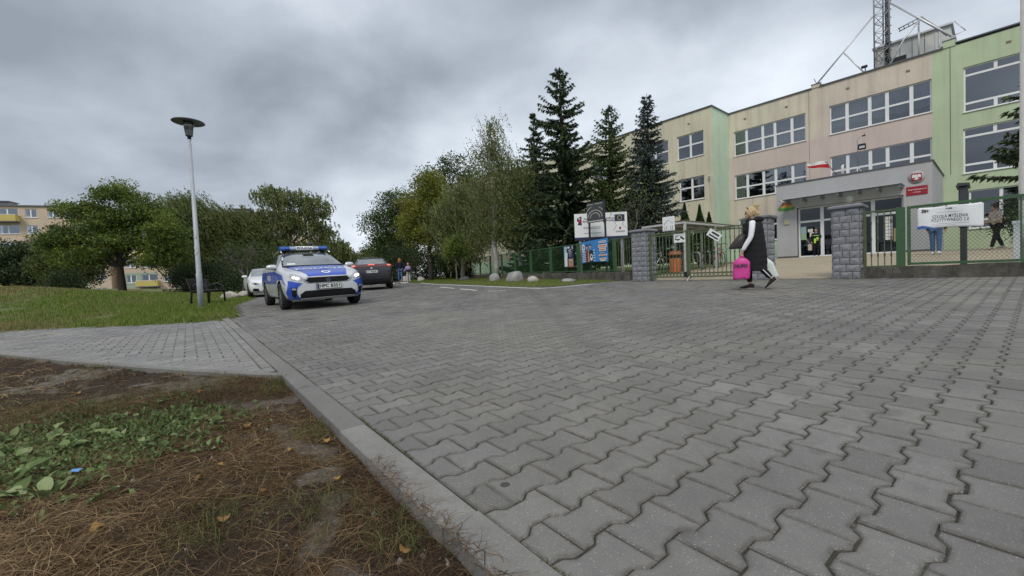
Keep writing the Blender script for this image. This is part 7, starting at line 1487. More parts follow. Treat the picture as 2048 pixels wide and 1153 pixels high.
# ---- police car
pc_mw = tilt_matrix(R(217), (-5.76, 11.80, float(gz(-5.76, 11.80)))) @ Matrix.Scale(1.035, 4)
pc, pbody, bv = car('silver and blue police car with lit headlamps and light bar on the roof', pc_mw, HATCH, SILV)
conform(pc, bv, 'windscreen_frame', [(-.735, 1.0), (.735, 1.0), (.60, 1.385), (.35, 1.405), (-.35, 1.405), (-.60, 1.385)], 'y', TRIM, 0.003)
ws = conform(pc, bv, 'windscreen', [(-.69, 1.045), (.69, 1.045), (.565, 1.365), (.3, 1.385), (-.3, 1.385), (-.565, 1.365)], 'y', WGL, 0.006)
conform(pc, bv, 'rear_view_mirror', [(-.13, 1.30), (.13, 1.30), (.13, 1.365), (-.13, 1.365)], 'y', TRIM, 0.008, parent=ws); conform(pc, bv, 'sticker', [(.42, 1.07), (.60, 1.07), (.60, 1.10), (.42, 1.10)], 'y', REFL, 0.008, parent=ws)
for s in (-1, 1):
    conform(pc, bv, 'side_window', [(0.60, 1.005), (-0.28, 1.02), (-0.28, 1.37), (-0.02, 1.36), (0.30, 1.21)], 'x', CGL, 0.004, sign=s); conform(pc, bv, 'side_window', [(-0.34, 1.02), (-1.20, 1.04), (-1.30, 1.36), (-0.34, 1.375)], 'x', CGL, 0.004, sign=s); conform(pc, bv, 'side_window', [(-1.27, 1.05), (-1.95, 1.10), (-1.75, 1.32), (-1.37, 1.35)], 'x', CGL, 0.004, sign=s)
    conform(pc, bv, 'blue_stripe', [(1.98, 0.55), (1.72, 0.62), (1.62, 0.70), (0.98, 0.70), (0.98, 0.62), (-0.96, 0.62), (-1.05, 0.70), (-1.6, 0.70), (-1.7, 0.62), (-2.2, 0.62), (-2.2, 0.93), (0.6, 0.92), (1.5, 0.82)], 'x', PBLU, 0.004, sign=s)
    tm_ = text_mesh('POLICJA', 0.17, 0, 'CENTER', 0.004)
    for v in tm_.vertices: v.co.x, v.co.y = (-0.25 + v.co.x * s), 0.76 + v.co.y
    conform(pc, bv, 'lettering', None, 'x', REFL, 0.008, sign=s, text=tm_)
    for y in (0.05, -0.85): conform(pc, bv, 'door_handle', [(y, 0.835), (y - 0.18, 0.835), (y - 0.18, 0.87), (y, 0.87)], 'x', CHROME, 0.022, sign=s)
    for y in (0.72, -0.30, -1.08): conform(pc, bv, 'door_gap', [(y, 0.34), (y - 0.012, 0.34), (y - 0.012, 0.98), (y, 0.98)], 'x', TRIM, 0.006, sign=s)
    conform(pc, bv, 'sill_trim', [(0.95, 0.20), (-0.95, 0.20), (-0.95, 0.27), (0.95, 0.27)], 'x', TRIM, 0.006, sign=s)
hood = conform(pc, bv, 'blue_bonnet_panel', [(-.42, 2.178), (.42, 2.178), (.47, 2.0), (.54, 1.7), (.68, 1.02), (.3, 0.985), (-.3, 0.985), (-.68, 1.02), (-.54, 1.7), (-.47, 2.0)], 'z', PBLU, 0.007, 0.03)
tm_ = text_mesh('POLICJA', 0.27, 0, 'CENTER', 0.006, 1.15)
for v in tm_.vertices: v.co.x, v.co.y = -v.co.x, 1.52 - v.co.y
conform(pc, bv, 'lettering', None, 'z', REFL, 0.013, text=tm_, parent=hood)
conform(pc, bv, 'police_star', el(0, 2.02, 0.10, 0.10, 16), 'z', REFL, 0.013, 0.03, parent=hood); conform(pc, bv, 'police_star', el(0, 2.02, 0.06, 0.06, 12), 'z', BEAC, 0.016, 0.03, parent=hood); conform(pc, bv, 'police_star', [(-.035, 2.0), (.035, 2.0), (.035, 2.03), (-.035, 2.03)], 'z', REFL, 0.019, 0.03, parent=hood)
conform(pc, bv, 'grille', [(-.45, .60), (.45, .60), (.53, .655), (.44, .728), (-.44, .728), (-.53, .655)], 'y', TRIM, 0.005); conform(pc, bv, 'grille_camera', el(0, .655, .06, .05, 10), 'y', INKD, 0.012)
for q in ([(-.45, .592), (.45, .592), (.45, .601), (-.45, .601)], [(-.44, .727), (.44, .727), (.44, .738), (-.44, .738)]): conform(pc, bv, 'grille_trim', q, 'y', CHROME, 0.007)
both(pc, bv, 'grille_trim', [(.41, .612), (.45, .606), (.525, .655), (.45, .715), (.42, .71), (.49, .655)], CHROME, 0.008)
conform(pc, bv, 'lower_intake', [(-.64, .27), (.64, .27), (.60, .36), (.50, .43), (-.50, .43), (-.60, .36)], 'y', TRIM, 0.005); conform(pc, bv, 'bumper_lip', [(-.72, .225), (.72, .225), (.72, .245), (-.72, .245)], 'y', SILV, 0.012)
both(pc, bv, 'blue_corner', [(.55, .60), (.80, .675), (.84, .40), (.79, .245), (.60, .245), (.69, .42), (.64, .53)], PBLU, 0.009, step=0.025)
both(pc, bv, 'fog_recess', [(.665, .50), (.765, .52), (.745, .33), (.70, .29), (.675, .33)], TRIM, 0.016); both(pc, bv, 'fog_lamp', [(.68, .455), (.75, .47), (.745, .505), (.68, .495)], LENS, 0.022)
for hl in both(pc, bv, 'headlamp', [(.50, .70), (.58, .765), (.68, .82), (.755, .825), (.775, .76), (.74, .695), (.62, .66)], LENS, 0.007):
    pass
both(pc, bv, 'headlamp_beam', el(.635, .715, .034, .028, 10), HEADL, 0.014); both(pc, bv, 'headlamp_beam', el(.70, .735, .026, .024, 10), HEADL, 0.014)
both(pc, bv, 'headlamp_trim', [(.49, .695), (.62, .648), (.755, .685), (.75, .695), (.62, .658), (.50, .703)], CHROME, 0.010)
mirrors(pc, 0.66, 1.03, SILV); plate(pc, 2.24, 0.515, 'HPC B351', 1)
for s in (-1, 1): a = MB(); a.tube([(s * 0.60, 0.05, 1.41), (s * 0.585, -0.1, 1.475), (s * 0.575, -0.8, 1.50), (s * 0.56, -1.6, 1.455), (s * 0.56, -1.75, 1.40)], 0.016, 6); a.build('roof_rail', CHROME, pc)
lb = bpy.data.objects.new('light_bar', None); COL.objects.link(lb); lb.parent = pc; lb.location = (0, -0.30, 1.475)
def lb_ring(x, k, d0=0.15): return [(x, 0.15 * k, 0.02), (x, 0.17 * k, 0.06), (x, 0.12 * k, 0.125), (x, -0.12 * k, 0.125), (x, -0.17 * k, 0.06), (x, -0.15 * k, 0.02)]
a = MB(); a.loft([lb_ring(-0.60, 0.75), lb_ring(-0.57, 1), lb_ring(-0.36, 1)], smooth=False); a.build('blue_lens', BEAC, lb); a = MB(); a.loft([lb_ring(0.36, 1), lb_ring(0.57, 1), lb_ring(0.60, 0.75)], smooth=False); a.build('blue_lens', BEAC, lb)
a = MB(); a.loft([lb_ring(-0.36, 0.98), lb_ring(-0.215, 0.98)], smooth=False); a.loft([lb_ring(0.215, 0.98), lb_ring(0.36, 0.98)], smooth=False); a.build('clear_lens', pmat('clear_lens', (0.30, 0.36, 0.45), 0.3, 14, 0.15), lb)
a = MB(); a.loft([lb_ring(-0.213, 1.0), lb_ring(0.213, 1.0)], smooth=False); a.build('sign_panel', REFL, lb); text_on('lettering', 'POLICJA', INKD, lb, (0, 0.165, 0.072), 0.088, 0.40, rot=(R(90 - 34), 0, math.pi), bold=0.004)
a = MB(); a.box(-0.58, 0.58, -0.13, 0.13, -0.005, 0.019); a.box(-0.52, -0.44, -0.1, 0.1, -0.05, -0.004); a.box(0.44, 0.52, -0.1, 0.1, -0.05, -0.004); a.build('mount', TRIM, lb)
a = MB(); a.tube([(0, -1.5, 1.44), (0, -1.62, 1.85)], 0.006, 5); a.build('aerial', TRIM, pc)
# ---- white car parked behind it
SEDAN = [(2.22, .48, .56, .52, .40, .28, .46, .58, .62), (2.15, .70, .76, .70, .52, .22, .48, .66, .715), (1.95, .80, .85, .78, .58, .19, .52, .74, .80), (1.55, .82, .88, .82, .62, .18, .55, .82, .88), (1.0, .82, .885, .84, .65, .18, .58, .88, .945), (0.78, .82, .885, .845, .66, .18, .58, .90, .99), (0.35, .82, .885, .85, .62, .18, .58, .92, 1.22), (-0.05, .82, .885, .85, .58, .18, .58, .93, 1.37), (-0.6, .82, .885, .85, .575, .18, .58, .94, 1.40), (-1.2, .82, .885, .85, .56, .18, .58, .95, 1.33), (-1.6, .82, .88, .84, .58, .19, .58, .95, 1.13), (-2.1, .78, .84, .80, .56, .22, .58, .93, 1.0), (-2.3, .70, .78, .72, .5, .3, .56, .84, .92)]
def dress(th, bvh, dark=True, plate_txt='CT 7KL2'):
    conform(th, bvh, 'windscreen', [(-.70, .965), (.70, .965), (.56, 1.33), (.3, 1.35), (-.3, 1.35), (-.56, 1.33)], 'y', WGL, 0.005)
    for s in (-1, 1): conform(th, bvh, 'side_window', [(0.6, .965), (-0.30, .97), (-0.30, 1.32), (-0.05, 1.31), (0.25, 1.16)], 'x', CGL, 0.004, sign=s); conform(th, bvh, 'side_window', [(-0.36, .97), (-1.30, 1.0), (-1.1, 1.29), (-0.36, 1.33)], 'x', CGL, 0.004, sign=s)
    both(th, bvh, 'headlamp', [(.46, .56), (.50, .645), (.66, .70), (.76, .67), (.74, .60), (.60, .55)], LENS, 0.006); both(th, bvh, 'headlamp_inner', el(.62, .62, .05, .04, 10), TRIM, 0.010)
    both(th, bvh, 'grille', [(.03, .50), (.26, .51), (.28, .60), (.05, .625)], TRIM, 0.006); conform(th, bvh, 'lower_intake', [(-.35, .26), (.35, .26), (.35, .36), (-.35, .36)], 'y', TRIM, 0.006); both(th, bvh, 'fog_recess', [(.48, .26), (.74, .30), (.72, .42), (.52, .40)], TRIM, 0.006)
    mirrors(th, 0.62, 0.99, PWHT, 0.92); plate(th, 2.245, 0.42, plate_txt, 1)
wc, wbody, wbv = car('white car parked behind the police car', tilt_matrix(R(216), (-12.4, 21.0, float(gz(-12.4, 21.0)))), SEDAN, PWHT); dress(wc, wbv)
lx, ly = -48.4, 38.6; mw2 = Matrix.Translation((lx, ly, zt(lx, ly) - 0.05)) @ Matrix.Rotation(R(-78), 4, 'Z'); w2, w2b, w2bv = car('white car at the left edge beyond the lawn crest', mw2, SEDAN, PWHT); dress(w2, w2bv, plate_txt='CT 31084')
# ---- dark crossover seen from behind
SUV = [(2.10, .50, .58, .55, .42, .32, .54, .70, .74), (2.0, .76, .82, .76, .56, .25, .56, .80, .86), (1.6, .84, .90, .83, .62, .22, .60, .92, .98), (1.0, .85, .915, .86, .66, .21, .62, .98, 1.05), (0.8, .85, .915, .87, .67, .21, .62, 1.0, 1.10), (0.1, .85, .915, .88, .63, .21, .62, 1.03, 1.47), (-0.5, .85, .915, .88, .62, .21, .62, 1.04, 1.54), (-1.1, .85, .92, .89, .60, .21, .62, 1.06, 1.51), (-1.55, .85, .93, .89, .58, .22, .62, 1.08, 1.43), (-1.85, .85, .93, .88, .62, .23, .64, 1.08, 1.22), (-2.02, .84, .92, .87, .66, .25, .66, 1.04, 1.10), (-2.16, .80, .88, .82, .62, .28, .66, .94, 1.0), (-2.21, .70, .78, .72, .52, .34, .62, .80, .86)]
dc, dbody, dbv = car('black crossover with lit red tail lamps driving away behind the police car', tilt_matrix(R(19), (-7.35, 21.9, float(gz(-7.35, 21.9)))) @ Matrix.Scale(1.06, 4), SUV, PBLK, wr_=0.345, axles=(1.3, -1.33), track=0.80)
conform(dc, dbv, 'rear_window', [(-.60, 1.17), (.60, 1.17), (.50, 1.40), (-.50, 1.40)], 'y', WGL, 0.005, sign=-1); conform(dc, dbv, 'spoiler', [(-.56, 1.415), (.56, 1.415), (.5, 1.455), (-.5, 1.455)], 'y', TRIM, 0.03, sign=-1)
conform(dc, dbv, 'tail_lamp_band', [(-.84, 1.06), (-.60, 1.03), (.60, 1.03), (.84, 1.06), (.84, 1.125), (.60, 1.14), (-.60, 1.14), (-.84, 1.125)], 'y', TAILR, 0.007, sign=-1); both(dc, dbv, 'tail_lamp', el(.76, 1.10, .085, .028, 10), TAILON, 0.014, sign=-1); conform(dc, dbv, 'brake_lamp', [(-.14, 1.125), (.14, 1.125), (.14, 1.15), (-.14, 1.15)], 'y', TAILON, 0.014, sign=-1); both(dc, dbv, 'tail_lamp_corner', [(.62, .98), (.84, 1.0), (.84, 1.055), (.62, 1.025)], TAILR, 0.007, sign=-1)
conform(dc, dbv, 'badge', el(0, .985, .05, .035, 10), 'y', CHROME, 0.01, sign=-1); conform(dc, dbv, 'bumper_trim', [(-.80, .30), (.80, .30), (.74, .46), (.4, .50), (-.4, .50), (-.74, .46)], 'y', TRIM, 0.006, sign=-1); conform(dc, dbv, 'tailgate_crease', [(-.72, .69), (.72, .69), (.72, .705), (-.72, .705)], 'y', CHROME, 0.006, sign=-1) if False else None
for s in (-1, 1): conform(dc, dbv, 'side_window', [(0.6, 1.07), (-1.3, 1.13), (-1.1, 1.40), (-0.1, 1.45), (0.25, 1.3)], 'x', CGL, 0.004, sign=s)
mirrors(dc, 0.66, 1.10, PBLK, 0.95); plate(dc, -2.235, 0.83, 'CT 8360U', -1)
a = MB(); a.tube([(0, -1.0, 1.515), (0, -1.12, 1.58)], [0.02, 0.008], 6); a.build('aerial', TRIM, dc)

# ================================================================== street lamps, bench
LAMPW = pmat('lamp_post_paint', (0.40, 0.43, 0.47), 0.18, 4, 0.6, 0.2, bmp=0.3, bscale=30); HOOD = pmat('lamp_hood', (0.13, 0.14, 0.15), 0.15, 6, 0.5, 0.3); STK = pmat('sticker_remains', (0.55, 0.57, 0.58), 0.25, 30, 0.8)
LGL = glassmat('lamp_glass', (0.72, 0.74, 0.74), (0.9, 0.92, 0.95), 0.12)
def lamp(label, x, y, h, k=1.0):
    th = thing('street_lamp', label, 'street lamp', (x, y, zt(x, y)), 0, 'street lamps on the left lawn'); hp = h - 0.62 * k
    a = MB(); a.tube([(0, 0, -0.2), (0, 0, 1.0), (0, 0, 1.02), (0, 0, hp)], [0.09 * k, 0.086 * k, 0.078 * k, 0.045 * k], 14); a.build('post', LAMPW, th)
    a = MB(); a.lathe([(0.045 * k, 0), (0.06 * k, 0.02), (0.055 * k, 0.10 * k)], 14, (0, 0, hp - 0.04)); a.build('collar', TRIM, th)
    a = MB(); a.lathe([(0.10 * k, 0), (0.105 * k, 0.02), (0.13 * k, 0.20 * k), (0.13 * k, 0.22 * k)], 16, (0, 0, hp + 0.06 * k)); a.build('housing', HOOD, th)
    a = MB(); a.lathe([(0.125 * k, 0), (0.15 * k, 0.12 * k), (0.155 * k, 0.24 * k)], 16, (0, 0, hp + 0.285 * k)); a.build('glass', LGL, th)
    a = MB()
    for q in range(4): a.lathe([(0.09 * k, 0.0), (0.125 * k, 0.012), (0.09 * k, 0.022)], 16, (0, 0, hp + (0.32 + 0.05 * q) * k))
    a.lathe([(0.02, 0), (0.02, 0.2 * k)], 8, (0, 0, hp + 0.29 * k)); a.build('reflector', ALU, th)
    a = MB(); a.lathe([(0.16 * k, 0.0), (0.46 * k, -0.03 * k), (0.475 * k, -0.02 * k), (0.46 * k, 0.0), (0.2 * k, 0.07 * k), (0.05 * k, 0.09 * k)], 28, (0, 0, hp + 0.55 * k)); a.build('hood', HOOD, th)
    return th
L1 = lamp('tall street lamp with round hood standing beside the bench', -9.35, 12.45, 5.55, 0.86)
L1.rotation_euler = (R(0.2), R(0.3), 0)
sr = random.Random(8)
for k in range(9):
    z = sr.uniform(0.9, 2.2); q = sr.uniform(-2.6, -0.6); rr3 = 0.074 - 0.008 * z / 3 + 0.004; a = MB(); n = 5; V = []
    for i in range(n + 1): an = q + 0.9 * (i / n - 0.5); V += [(rr3 * math.cos(an), rr3 * math.sin(an), z), (rr3 * math.cos(an), rr3 * math.sin(an), z + sr.uniform(0.07, 0.11))]
    a.add(V, [(2 * i, 2 * i + 2, 2 * i + 3, 2 * i + 1) for i in range(n)], 0, True); a.build('sticker', STK, L1, fix=False)
lamp('thin distant street lamp rising behind the police car', -17.0, 35.5, 4.4, 0.8)
be = thing('park_bench', 'dark bench with curved iron armrests beside the street lamp', 'bench', (-10.9, 14.9, zt(-10.9, 14.9)), R(106)); IRON = pmat('bench_iron', (0.022, 0.023, 0.025), 0.2, 9, 0.5, 0.3); WOOD = pmat('bench_wood', (0.030, 0.022, 0.018), 0.3, 12, 0.6)
for x in (-0.72, 0.72):
    a = MB(); a.tube([(x, -0.26, 0.0), (x, -0.25, 0.42), (x, -0.20, 0.60), (x, -0.05, 0.70), (x, 0.12, 0.66), (x, 0.22, 0.52), (x, 0.24, 0.40)], 0.032, 8); a.build('armrest', IRON, be); a = MB(); a.tube([(x, 0.26, 0.0), (x, 0.22, 0.42), (x, 0.34, 0.88)], 0.032, 8); a.build('leg', IRON, be); a = MB(); a.tube([(x, -0.25, 0.40), (x, 0.22, 0.41)], 0.026, 7); a.build('seat_support', IRON, be)
for k in range(4): a = MB(); y = -0.22 + 0.125 * k; a.bbox(-0.85, 0.85, y - 0.05, y + 0.05, 0.432, 0.468, 0.006); a.build('seat_slat', WOOD, be)
for k in range(3): a = MB(); z = 0.56 + 0.13 * k; y = 0.225 + 0.035 * k; a.bbox(-0.85, 0.85, y - 0.018, y + 0.018, z - 0.05, z + 0.05, 0.006); a.build('back_slat', WOOD, be)
# ================================================================== people
def cloth(name, col, var=0.2, rough=0.9, bs=60): return pmat(name, col, var, 9, rough, bmp=0.3, bscale=bs, obj=True, spec=0.25)
SKIN = pmat('skin', (0.52, 0.31, 0.22), 0.1, 14, 0.55, bmp=0.1, bscale=120, obj=True); BLACKC = cloth('quilted_black', (0.017, 0.017, 0.019)); WHITEC = cloth('sleeve_white', (0.74, 0.75, 0.78), 0.06); TROU = cloth('trousers_black', (0.013, 0.013, 0.015)); SHOE = cloth('shoe_dark', (0.03, 0.026, 0.025)); SOLE = cloth('shoe_sole', (0.40, 0.33, 0.29)); JEAN = cloth('jeans_blue', (0.07, 0.13, 0.26), 0.35); NAVYC = cloth('coat_navy', (0.012, 0.016, 0.035)); BEIGE = cloth('blouse_beige', (0.50, 0.42, 0.36)); PINKC = cloth('hat_pink', (0.62, 0.22, 0.34)); LILAC = cloth('jacket_lilac', (0.40, 0.28, 0.58)); PALET = cloth('trousers_pale', (0.44, 0.42, 0.40)); HIVIS = pmat('hi_vis_yellow', (0.42, 0.75, 0.05), 0.1, 12, 0.6, obj=True); BLOND = pmat('hair_blond', (0.62, 0.48, 0.27), 0.4, 18, 0.55, obj=True); BROWNH = pmat('hair_brown', (0.045, 0.028, 0.018), 0.4, 18, 0.55, obj=True); GINGER = pmat('hair_ginger', (0.42, 0.20, 0.06), 0.4, 18, 0.55, obj=True); EYE = pmat('eye_dark', (0.02, 0.015, 0.012), 0.1, 9, 0.3); LIP = pmat('lip', (0.36, 0.11, 0.10), 0.1, 9, 0.5)
def skin_mesh(chains, sub=2, flat=None):
    """chains: lists of (point, radius); shared points are merged"""
    vs_ = []; rad = []; ed = []; key = {}
    for ch in chains:
        prev = None
        for p, r in ch:
            k = tuple(round(c, 4) for c in p)
            if k not in key: key[k] = len(vs_); vs_.append(p); rad.append(r if isinstance(r, tuple) else (r, r))
            i = key[k]
            if prev is not None and prev != i: ed.append((prev, i))
            prev = i
    me = bpy.data.meshes.new('tmp'); me.from_pydata(vs_, ed, []); o = bpy.data.objects.new('tmp', me); md = o.modifiers.new('skin', 'SKIN'); md.use_smooth_shade = True
    sv = me.skin_vertices[0].data
    for i, r in enumerate(rad): sv[i].radius = r
    sv[0].use_root = True
    m2 = o.modifiers.new('sub', 'SUBSURF'); m2.levels = sub; m2.render_levels = sub; out = eval_on_bench([o]); bpy.data.objects.remove(o); bpy.data.meshes.remove(me); return out
def add_mesh(mb, me): mb.add([v.co[:] for v in me.vertices], [tuple(p.vertices) for p in me.polygons], 0, True)
def remesh(o, vox):
    md = o.modifiers.new('re', 'REMESH'); md.mode = 'VOXEL'; md.voxel_size = vox; md.use_smooth_shade = True; m2 = o.modifiers.new('sm', 'SMOOTH'); m2.iterations = 2; m2.factor = 0.4; evalmesh(o); return o
def finger_chains(h, f, s, curl=0.6, grip=False):
    """palm at h, fingers along unit f, s = sideways unit (towards the thumb)"""
    h = Vector(h); f = Vector(f).normalized(); s = Vector(s).normalized(); n = f.cross(s); out = []
    for k, ln in enumerate((0.070, 0.080, 0.075, 0.058)):
        b_ = h + f * 0.05 + s * (0.027 - 0.018 * k); d1 = (f + n * curl * 0.6).normalized(); d2 = (f * 0.5 + n * curl * 1.6).normalized(); out.append([(tuple(h + s * (0.012 - 0.008 * k)), 0.014), (tuple(b_), 0.0095), (tuple(b_ + d1 * ln * 0.5), 0.0085), (tuple(b_ + d1 * ln * 0.5 + d2 * ln * 0.5), 0.0075)])
    b_ = h + s * 0.035 + f * 0.005; out.append([(tuple(h - f * 0.02), 0.016), (tuple(b_), 0.011), (tuple(b_ + (s * 0.6 + f * 0.8 + n * 0.4).normalized() * 0.045), 0.009)]); return out
def head_parts(mb, c, yaw=0.0, k=1.0, tilt=0.0):
    """skull, jaw, nose and ears; face towards +y turned by yaw"""
    t = MB(); t.ball((0, -0.008, 0.02), (0.077, 0.096, 0.105), 16, 12); t.ball((0, 0.028, -0.045), (0.056, 0.066, 0.068), 14, 10); t.loft([[(0.012 * a, 0.088 + 0.0 * b_, 0.02 + 0.006 * b_) for a, b_ in ((-1, -1), (1, -1), (1, 1), (-1, 1))], [(0.016 * a, 0.108, -0.012 + 0.012 * b_) for a, b_ in ((-1, -1), (1, -1), (0.6, 1), (-0.6, 1))]]); t.ball((0.078, -0.005, 0.0), (0.012, 0.022, 0.034), 8, 6); t.ball((-0.078, -0.005, 0.0), (0.012, 0.022, 0.034), 8, 6)
    M = Matrix.Translation(c) @ Matrix.Rotation(yaw, 4, 'Z') @ Matrix.Rotation(tilt, 4, 'X') @ Matrix.Scale(k, 4); mb.add([M @ Vector(v) for v in t.v], t.f, 0, True); return M
def face(th, M):
    for s in (-1, 1): a = MB(); a.ball(M @ Vector((0.031 * s, 0.086, 0.012)), 0.010, 8, 6); a.build('eye', EYE, th); a = MB(); a.bar(M @ Vector((0.015 * s, 0.091, 0.034)), M @ Vector((0.048 * s, 0.083, 0.034)), 0.006, 0.006); a.build('eyebrow', BROWNH, th)
    a = MB(); a.bar(M @ Vector((-0.024, 0.088, -0.05)), M @ Vector((0.024, 0.088, -0.05)), 0.010, 0.010); a.build('mouth', LIP, th)
def hair_strands(th, M, mat, n, L, spread, wind, seed, cap=(0.086, 0.104, 0.112), tail=None):
    rg = random.Random(seed); a = MB(); t = MB(); t.ball((0, -0.02, 0.028), cap, 16, 10); keep = []
    a.add([M @ Vector(v) for v in t.v], [f for f in t.f if not all((t.v[i][1] > 0.045 and t.v[i][2] < 0.07) for i in f)], 0, True)
    for _ in range(n):
        th_ = rg.uniform(0.25 * math.pi, 1.75 * math.pi) + math.pi / 2; ph = rg.uniform(-0.1, 1.3); p = Vector((cap[0] * math.cos(ph) * math.cos(th_), -0.02 + cap[1] * math.cos(ph) * math.sin(th_), 0.03 + cap[2] * math.sin(ph))); d = Vector((p.x, p.y, 0)).normalized() * 0.4; pts = [M @ p]; q = p.copy(); l = L * rg.uniform(0.5, 1.2)
        for i in range(1, 5): q = q + (d * (1 - i / 4) * spread + Vector((0, 0, -1)) * (0.35 + 0.2 * i) + Vector(wind) * i * 0.22 + Vector((rg.gauss(0, 0.16), rg.gauss(0, 0.16), rg.gauss(0, 0.1)))) * l / 4; pts.append(M @ q)
        a.tube(pts, [0.006, 0.007, 0.006, 0.004, 0.001], 4, cap=False)
    if tail:
        for _ in range(60):
            p = Vector(tail) + Vector((rg.gauss(0, 0.02), rg.gauss(0, 0.02), rg.gauss(0, 0.02))); q = p.copy(); pts = [M @ p]
            for i in range(4): q = q + Vector((rg.gauss(0, 0.25), -0.5 + rg.gauss(0, 0.3), 0.40 - 0.3 * i + rg.gauss(0, 0.25))) * 0.035; pts.append(M @ q)
            a.tube(pts, [0.006, 0.007, 0.006, 0.004, 0.001], 4, cap=False)
    return a.build('hair', mat, th)
def shoe(th, heel, toe, mat=None, sole=None, up=0.075, w=0.045):
    h = Vector(heel); t = Vector(toe); f = (t - h); L = f.length; f.normalize(); s = f.cross(Vector((0, 0, 1))).normalized(); n = s.cross(f)
    def rg_(k, ww, hh, z0=0.0): c = h + f * (L * k); return [c + s * (ww * math.cos(q)) + n * (z0 + hh * (0.5 + 0.5 * math.sin(q))) for q in np.linspace(0, 6.283, 11)[:-1]]
    a = MB(); a.loft([rg_(-0.04, w * 0.5, up * 0.9, 0.018), rg_(0.05, w * 0.8, up * 1.25, 0.018), rg_(0.3, w * 0.85, up * 1.2, 0.018), rg_(0.55, w * 0.95, up * 0.8, 0.018), rg_(0.8, w, up * 0.55, 0.018), rg_(0.97, w * 0.7, up * 0.4, 0.018), rg_(1.03, w * 0.25, up * 0.2, 0.02)]); ob = a.build('shoe', mat or SHOE, th)
    a = MB(); a.loft([rg_(-0.05, w * 0.5, 0.02), rg_(0.05, w * 0.85, 0.022), rg_(0.5, w * 0.9, 0.022), rg_(0.8, w * 1.04, 0.022), rg_(1.0, w * 0.65, 0.02), rg_(1.05, w * 0.25, 0.018)]); a.build('sole', sole or SOLE, ob); return ob
def garment(th, name, chains, mat, sub=2): me = skin_mesh(chains, sub); me.materials.append(mat); return inst(name, me, th)
# ---------------------------------------------------------------- woman in the black quilted waistcoat
wp_ = Vector((4.86, 8.30, float(gz(4.86, 8.30)))); wo_ = thing('person', 'woman in long black sleeveless quilted coat walking with two shopping bags', 'person', wp_, R(60)); wo_.scale = (0.955,) * 3
hL = (-0.245, 0.215, 0.755); hR = (0.23, -0.16, 0.74)
legL = [((-0.09, 0.0, 0.90), 0.085), ((-0.09, -0.02, 0.70), 0.078), ((-0.09, -0.07, 0.50), 0.058), ((-0.09, -0.19, 0.36), 0.056), ((-0.09, -0.315, 0.20), 0.040)]; legR = [((0.09, 0.0, 0.90), 0.085), ((0.09, 0.07, 0.70), 0.078), ((0.09, 0.11, 0.50), 0.058), ((0.09, 0.10, 0.30), 0.056), ((0.09, 0.085, 0.10), 0.038)]
armL = [((-0.175, 0.02, 1.375), 0.048), ((-0.225, 0.03, 1.24), 0.045), ((-0.255, 0.055, 1.07), 0.038), ((-0.26, 0.14, 0.93), 0.035), ((-0.25, 0.205, 0.805), 0.025)]; armR = [((0.175, 0.0, 1.375), 0.056), ((0.215, -0.04, 1.22), 0.050), ((0.235, -0.08, 1.06), 0.043), ((0.235, -0.13, 0.91), 0.036), ((0.232, -0.155, 0.79), 0.026)]
spine = [((0, 0, 0.94), (0.125, 0.105)), ((0, 0, 1.10), (0.115, 0.095)), ((0, 0.0, 1.28), (0.13, 0.10)), ((0, 0.01, 1.40), (0.085, 0.07)), ((0, 0.02, 1.455), 0.048), ((0, 0.035, 1.53), 0.05)]
mb = MB(); add_mesh(mb, skin_mesh([spine, [((0, 0, 0.94), (0.125, 0.105))] + legL, [((0, 0, 0.94), (0.125, 0.105))] + legR, [((0, 0.0, 1.28), (0.13, 0.10))] + armL + [(hL, 0.026)], [((0, 0.0, 1.28), (0.13, 0.10))] + armR + [(hR, 0.026)]]))
for ch in finger_chains(hL, (0.0, 0.1, -1), (0, 1, 0), 0.9) + finger_chains(hR, (0, -0.1, -1), (0, 1, 0), -0.9): add_mesh(mb, skin_mesh([ch], 1))
hm = head_parts(mb, (0, 0.055, 1.585), R(8), 1.0, R(-4)); remesh(mb.build('body', SKIN, wo_, fix=False), 0.011); face(wo_, hm)
garment(wo_, 'sleeve', [[((-0.13, 0.02, 1.37), 0.075)] + [(p, r + 0.014) for p, r in armL]], WHITEC); garment(wo_, 'sleeve', [[((0.13, 0.0, 1.37), 0.075)] + [(p, r + 0.014) for p, r in armR]], WHITEC)
garment(wo_, 'trousers', [[((0, 0, 0.94), (0.13, 0.11))] + [(p, r + 0.012) for p, r in legL[:-1]] + [((-0.09, -0.295, 0.225), 0.055)], [((0, 0, 0.94), (0.13, 0.11))] + [(p, r + 0.012) for p, r in legR[:-1]] + [((0.09, 0.087, 0.13), 0.052)]], TROU)
for k in range(3): a = MB(); o_ = 0.018 * (k - 1); a.tube([(-0.158, -0.09 + o_, 0.475 + o_), (-0.155, -0.2 + o_, 0.345 + o_), (-0.146, -0.285 + o_, 0.24 + o_ * 0.8)], 0.006, 5); a.build('trouser_stripe', WHITEC, wo_)
shoe(wo_, (-0.09, -0.395, 0.175), (-0.09, -0.205, 0.005)); shoe(wo_, (0.09, 0.015, 0.002), (0.09, 0.275, 0.002))
a = MB(); rings = []; zsq = np.linspace(1.435, 0.385, 64)
